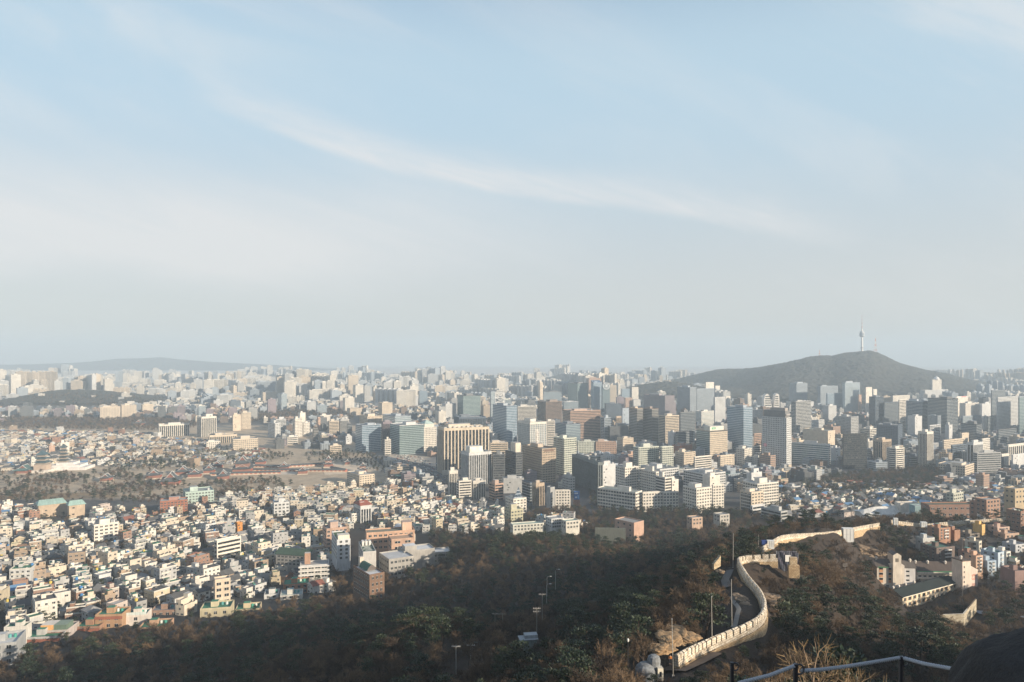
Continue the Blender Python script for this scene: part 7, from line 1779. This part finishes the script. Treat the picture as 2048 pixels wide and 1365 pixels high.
for (d, kind, x, z, s_, rz, var, px, py, top) in trees:
    vis = -15 < px < 2063 and top < 1365 and py > 1000
    if vis and cnt[kind] < 285 and d > 60:
        cnt[kind] += 1; wh_ = min(TL, key=lambda q: (q[0] - px) ** 2 + (q[1] - (py + top) / 2) ** 2)[2]
        if kind == 'bare_tree': lab = f'{"small" if s_ < .6 else "tall" if s_ > .95 else "bare"} brown leafless tree {wh_}'; grp = 'bare trees ' + wh_
        else: lab = f'{"small" if s_ < .6 else "tall" if s_ > .95 else "dark"} green pine {wh_}'; grp = 'pines ' + wh_
        plant(kind, x, d, z, s_, rz, var, lab, grp)
    elif px > -150 and px < 2200: rest[kind].append((x, d, z, s_, rz, var))
# woods and planting in the city, as masses
def scatter(poly, dmin, dmax, sp, pfrac, seed, smin=.7, smax=1.2, prob=1.0):
    r = random.Random(seed); n_ = 0; xs = [q[0] for q in poly]; A = []
    for i in range(9000):
        d = math.sqrt(r.uniform(dmin ** 2, dmax ** 2)); x = (r.uniform(min(xs), max(xs)) - CX) / F * d; A.append((x, d))
    Zs = ground(np.array([a[0] for a in A]), np.array([a[1] for a in A]))
    for (x, d), z in zip(A, Zs):
        px, py = proj(x, d, z)
        if not inpoly(px, py, poly) or r.random() > prob * (1 if seed not in (3, 4, 5, 13) else .06 + 1.5 * (math.sin(x * .031 + seed + 1.3 * math.sin(d * .02)) * math.sin(d * .027 + .01 * x) > .08)) or not TAKEN.free(x, d, 1.0) or not TG.free(x, d, sp * .5): continue
        kind = 'pine_tree' if r.random() < pfrac else 'bare_tree'; var = r.randrange(len(SRC_H[kind])); s_ = r.uniform(smin, smax)
        if blocks_view(px, 3 / d * F, py - 8 * s_ / d * F, d, py): continue
        TG.add(x, d, sp * .5); rest[kind].append((x, d, z, s_, r.uniform(0, 6.28), var)); n_ += 1
    return n_
scatter([(-60,858),(-60,838),(180,837),(310,838),(405,848),(380,860),(300,863)], 1850, 2450, 9, .06, 1, 1.0, 1.6)
scatter([(500,846),(512,825),(700,820),(706,840),(620,847)], 2000, 2800, 10, .05, 2, 1.0, 1.6)
scatter([(-40,1000),(-40,955),(240,945),(330,972),(420,968),(560,960),(615,975),(560,985),(420,1000),(250,1012),(100,1012)], 960, 1320, 7.0, .40, 3, .8, 1.5)
scatter([(200,935),(420,905),(700,905),(690,925),(500,930),(330,948)], 1250, 1700, 8, .7, 4, .8, 1.4, .5)
scatter([(240,912),(330,902),(340,940),(240,950)], 1250, 1650, 11, .5, 5, .8, 1.4, .7)
scatter(PARK, 1000, 1320, 6.5, .3, 6, .9, 1.5)
scatter([(1170,1050),(1560,1046),(1560,1024),(1440,1030),(1380,1024),(1200,1028)], 640, 960, 6.0, .45, 7, .8, 1.4)
scatter([(1050,1060),(1180,1056),(1170,1022),(1060,1026)], 700, 960, 6.0, .15, 8, .8, 1.3)
scatter(TOWN, 330, 1130, 7.5, .35, 9, .5, .95, .55)
scatter(VILLAGE, 560, 1130, 8, .5, 10, .5, 1.0, .6)
scatter(TOWN_R, 400, 620, 7, .3, 11, .5, .9, .5)
scatter([(60,815),(40,800),(120,790),(250,792),(310,806),(300,816)], 2700, 3500, 14, .2, 12, 1.2, 1.8)
scatter([(-60,900),(250,885),(520,900),(520,925),(200,930)], 1350, 1750, 12, .5, 13, .7, 1.2, .3)
scatter([(560,990),(700,985),(760,975),(880,985),(700,1000)], 950, 1150, 8, .2, 14, .7, 1.2, .7)
scatter([(640,915),(800,958),(905,990),(880,965),(730,905)], 1000, 1500, 8, .5, 15, .6, 1.0, .6)
scatter([(1180,975),(1240,1000),(1250,1030),(1180,1030)], 900, 1150, 7, .4, 16, .6, 1.0, .8)
stuff_wood('bare_wood', 'bare_tree', rest['bare_tree']); stuff_wood('pine_wood', 'pine_tree', rest['pine_tree'])
print('trees', cnt, {k_: len(v_) for k_, v_ in rest.items()})
# light bare shrubs right below the rope
rs = random.Random(8)
for i, (px, py, d, hgt, lab) in enumerate([(1605,1400,9,1.35,'pale leafless shrub behind the low fence post'),(1640,1410,8.5,1.3,'pale leafless shrub in the gap under the rope'),(1570,1405,9.5,1.2,'pale leafless shrub left of the low fence post'),(1690,1415,8.8,1.1,'pale leafless shrub under the middle of the rope'),(1730,1420,9.2,1.2,'pale leafless shrub near the tall fence post'),(1545,1415,10,1.0,'pale leafless shrub lowest on the slope by the rope')]):
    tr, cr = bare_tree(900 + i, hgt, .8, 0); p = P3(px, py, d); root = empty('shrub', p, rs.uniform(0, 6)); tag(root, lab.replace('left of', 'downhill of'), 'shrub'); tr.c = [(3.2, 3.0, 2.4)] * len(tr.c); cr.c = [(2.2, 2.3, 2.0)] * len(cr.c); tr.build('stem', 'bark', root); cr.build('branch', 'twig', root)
HAZE_D = 1.5e-4
# ------------------------------------------------------------------ air: one even box of haze round the whole scene
m = bpy.data.materials.new('haze'); m.use_nodes = True; t = m.node_tree; t.nodes.clear()
pv = t.nodes.new('ShaderNodeVolumePrincipled'); pv.inputs['Density Attribute'].default_value = ''
pv.inputs['Color'].default_value = (.60, .72, .825, 1); pv.inputs['Density'].default_value = HAZE_D; pv.inputs['Anisotropy'].default_value = 0.0
t.links.new(pv.outputs[0], t.nodes.new('ShaderNodeOutputMaterial').inputs['Volume']); MAT['haze'] = m
hb = MB(); hb.box(-14500, -950, -2.0, 14500, 14200, 470, (1, 1, 1), bottom=True)
tag(hb.build('haze', 'haze'), kind='stuff')
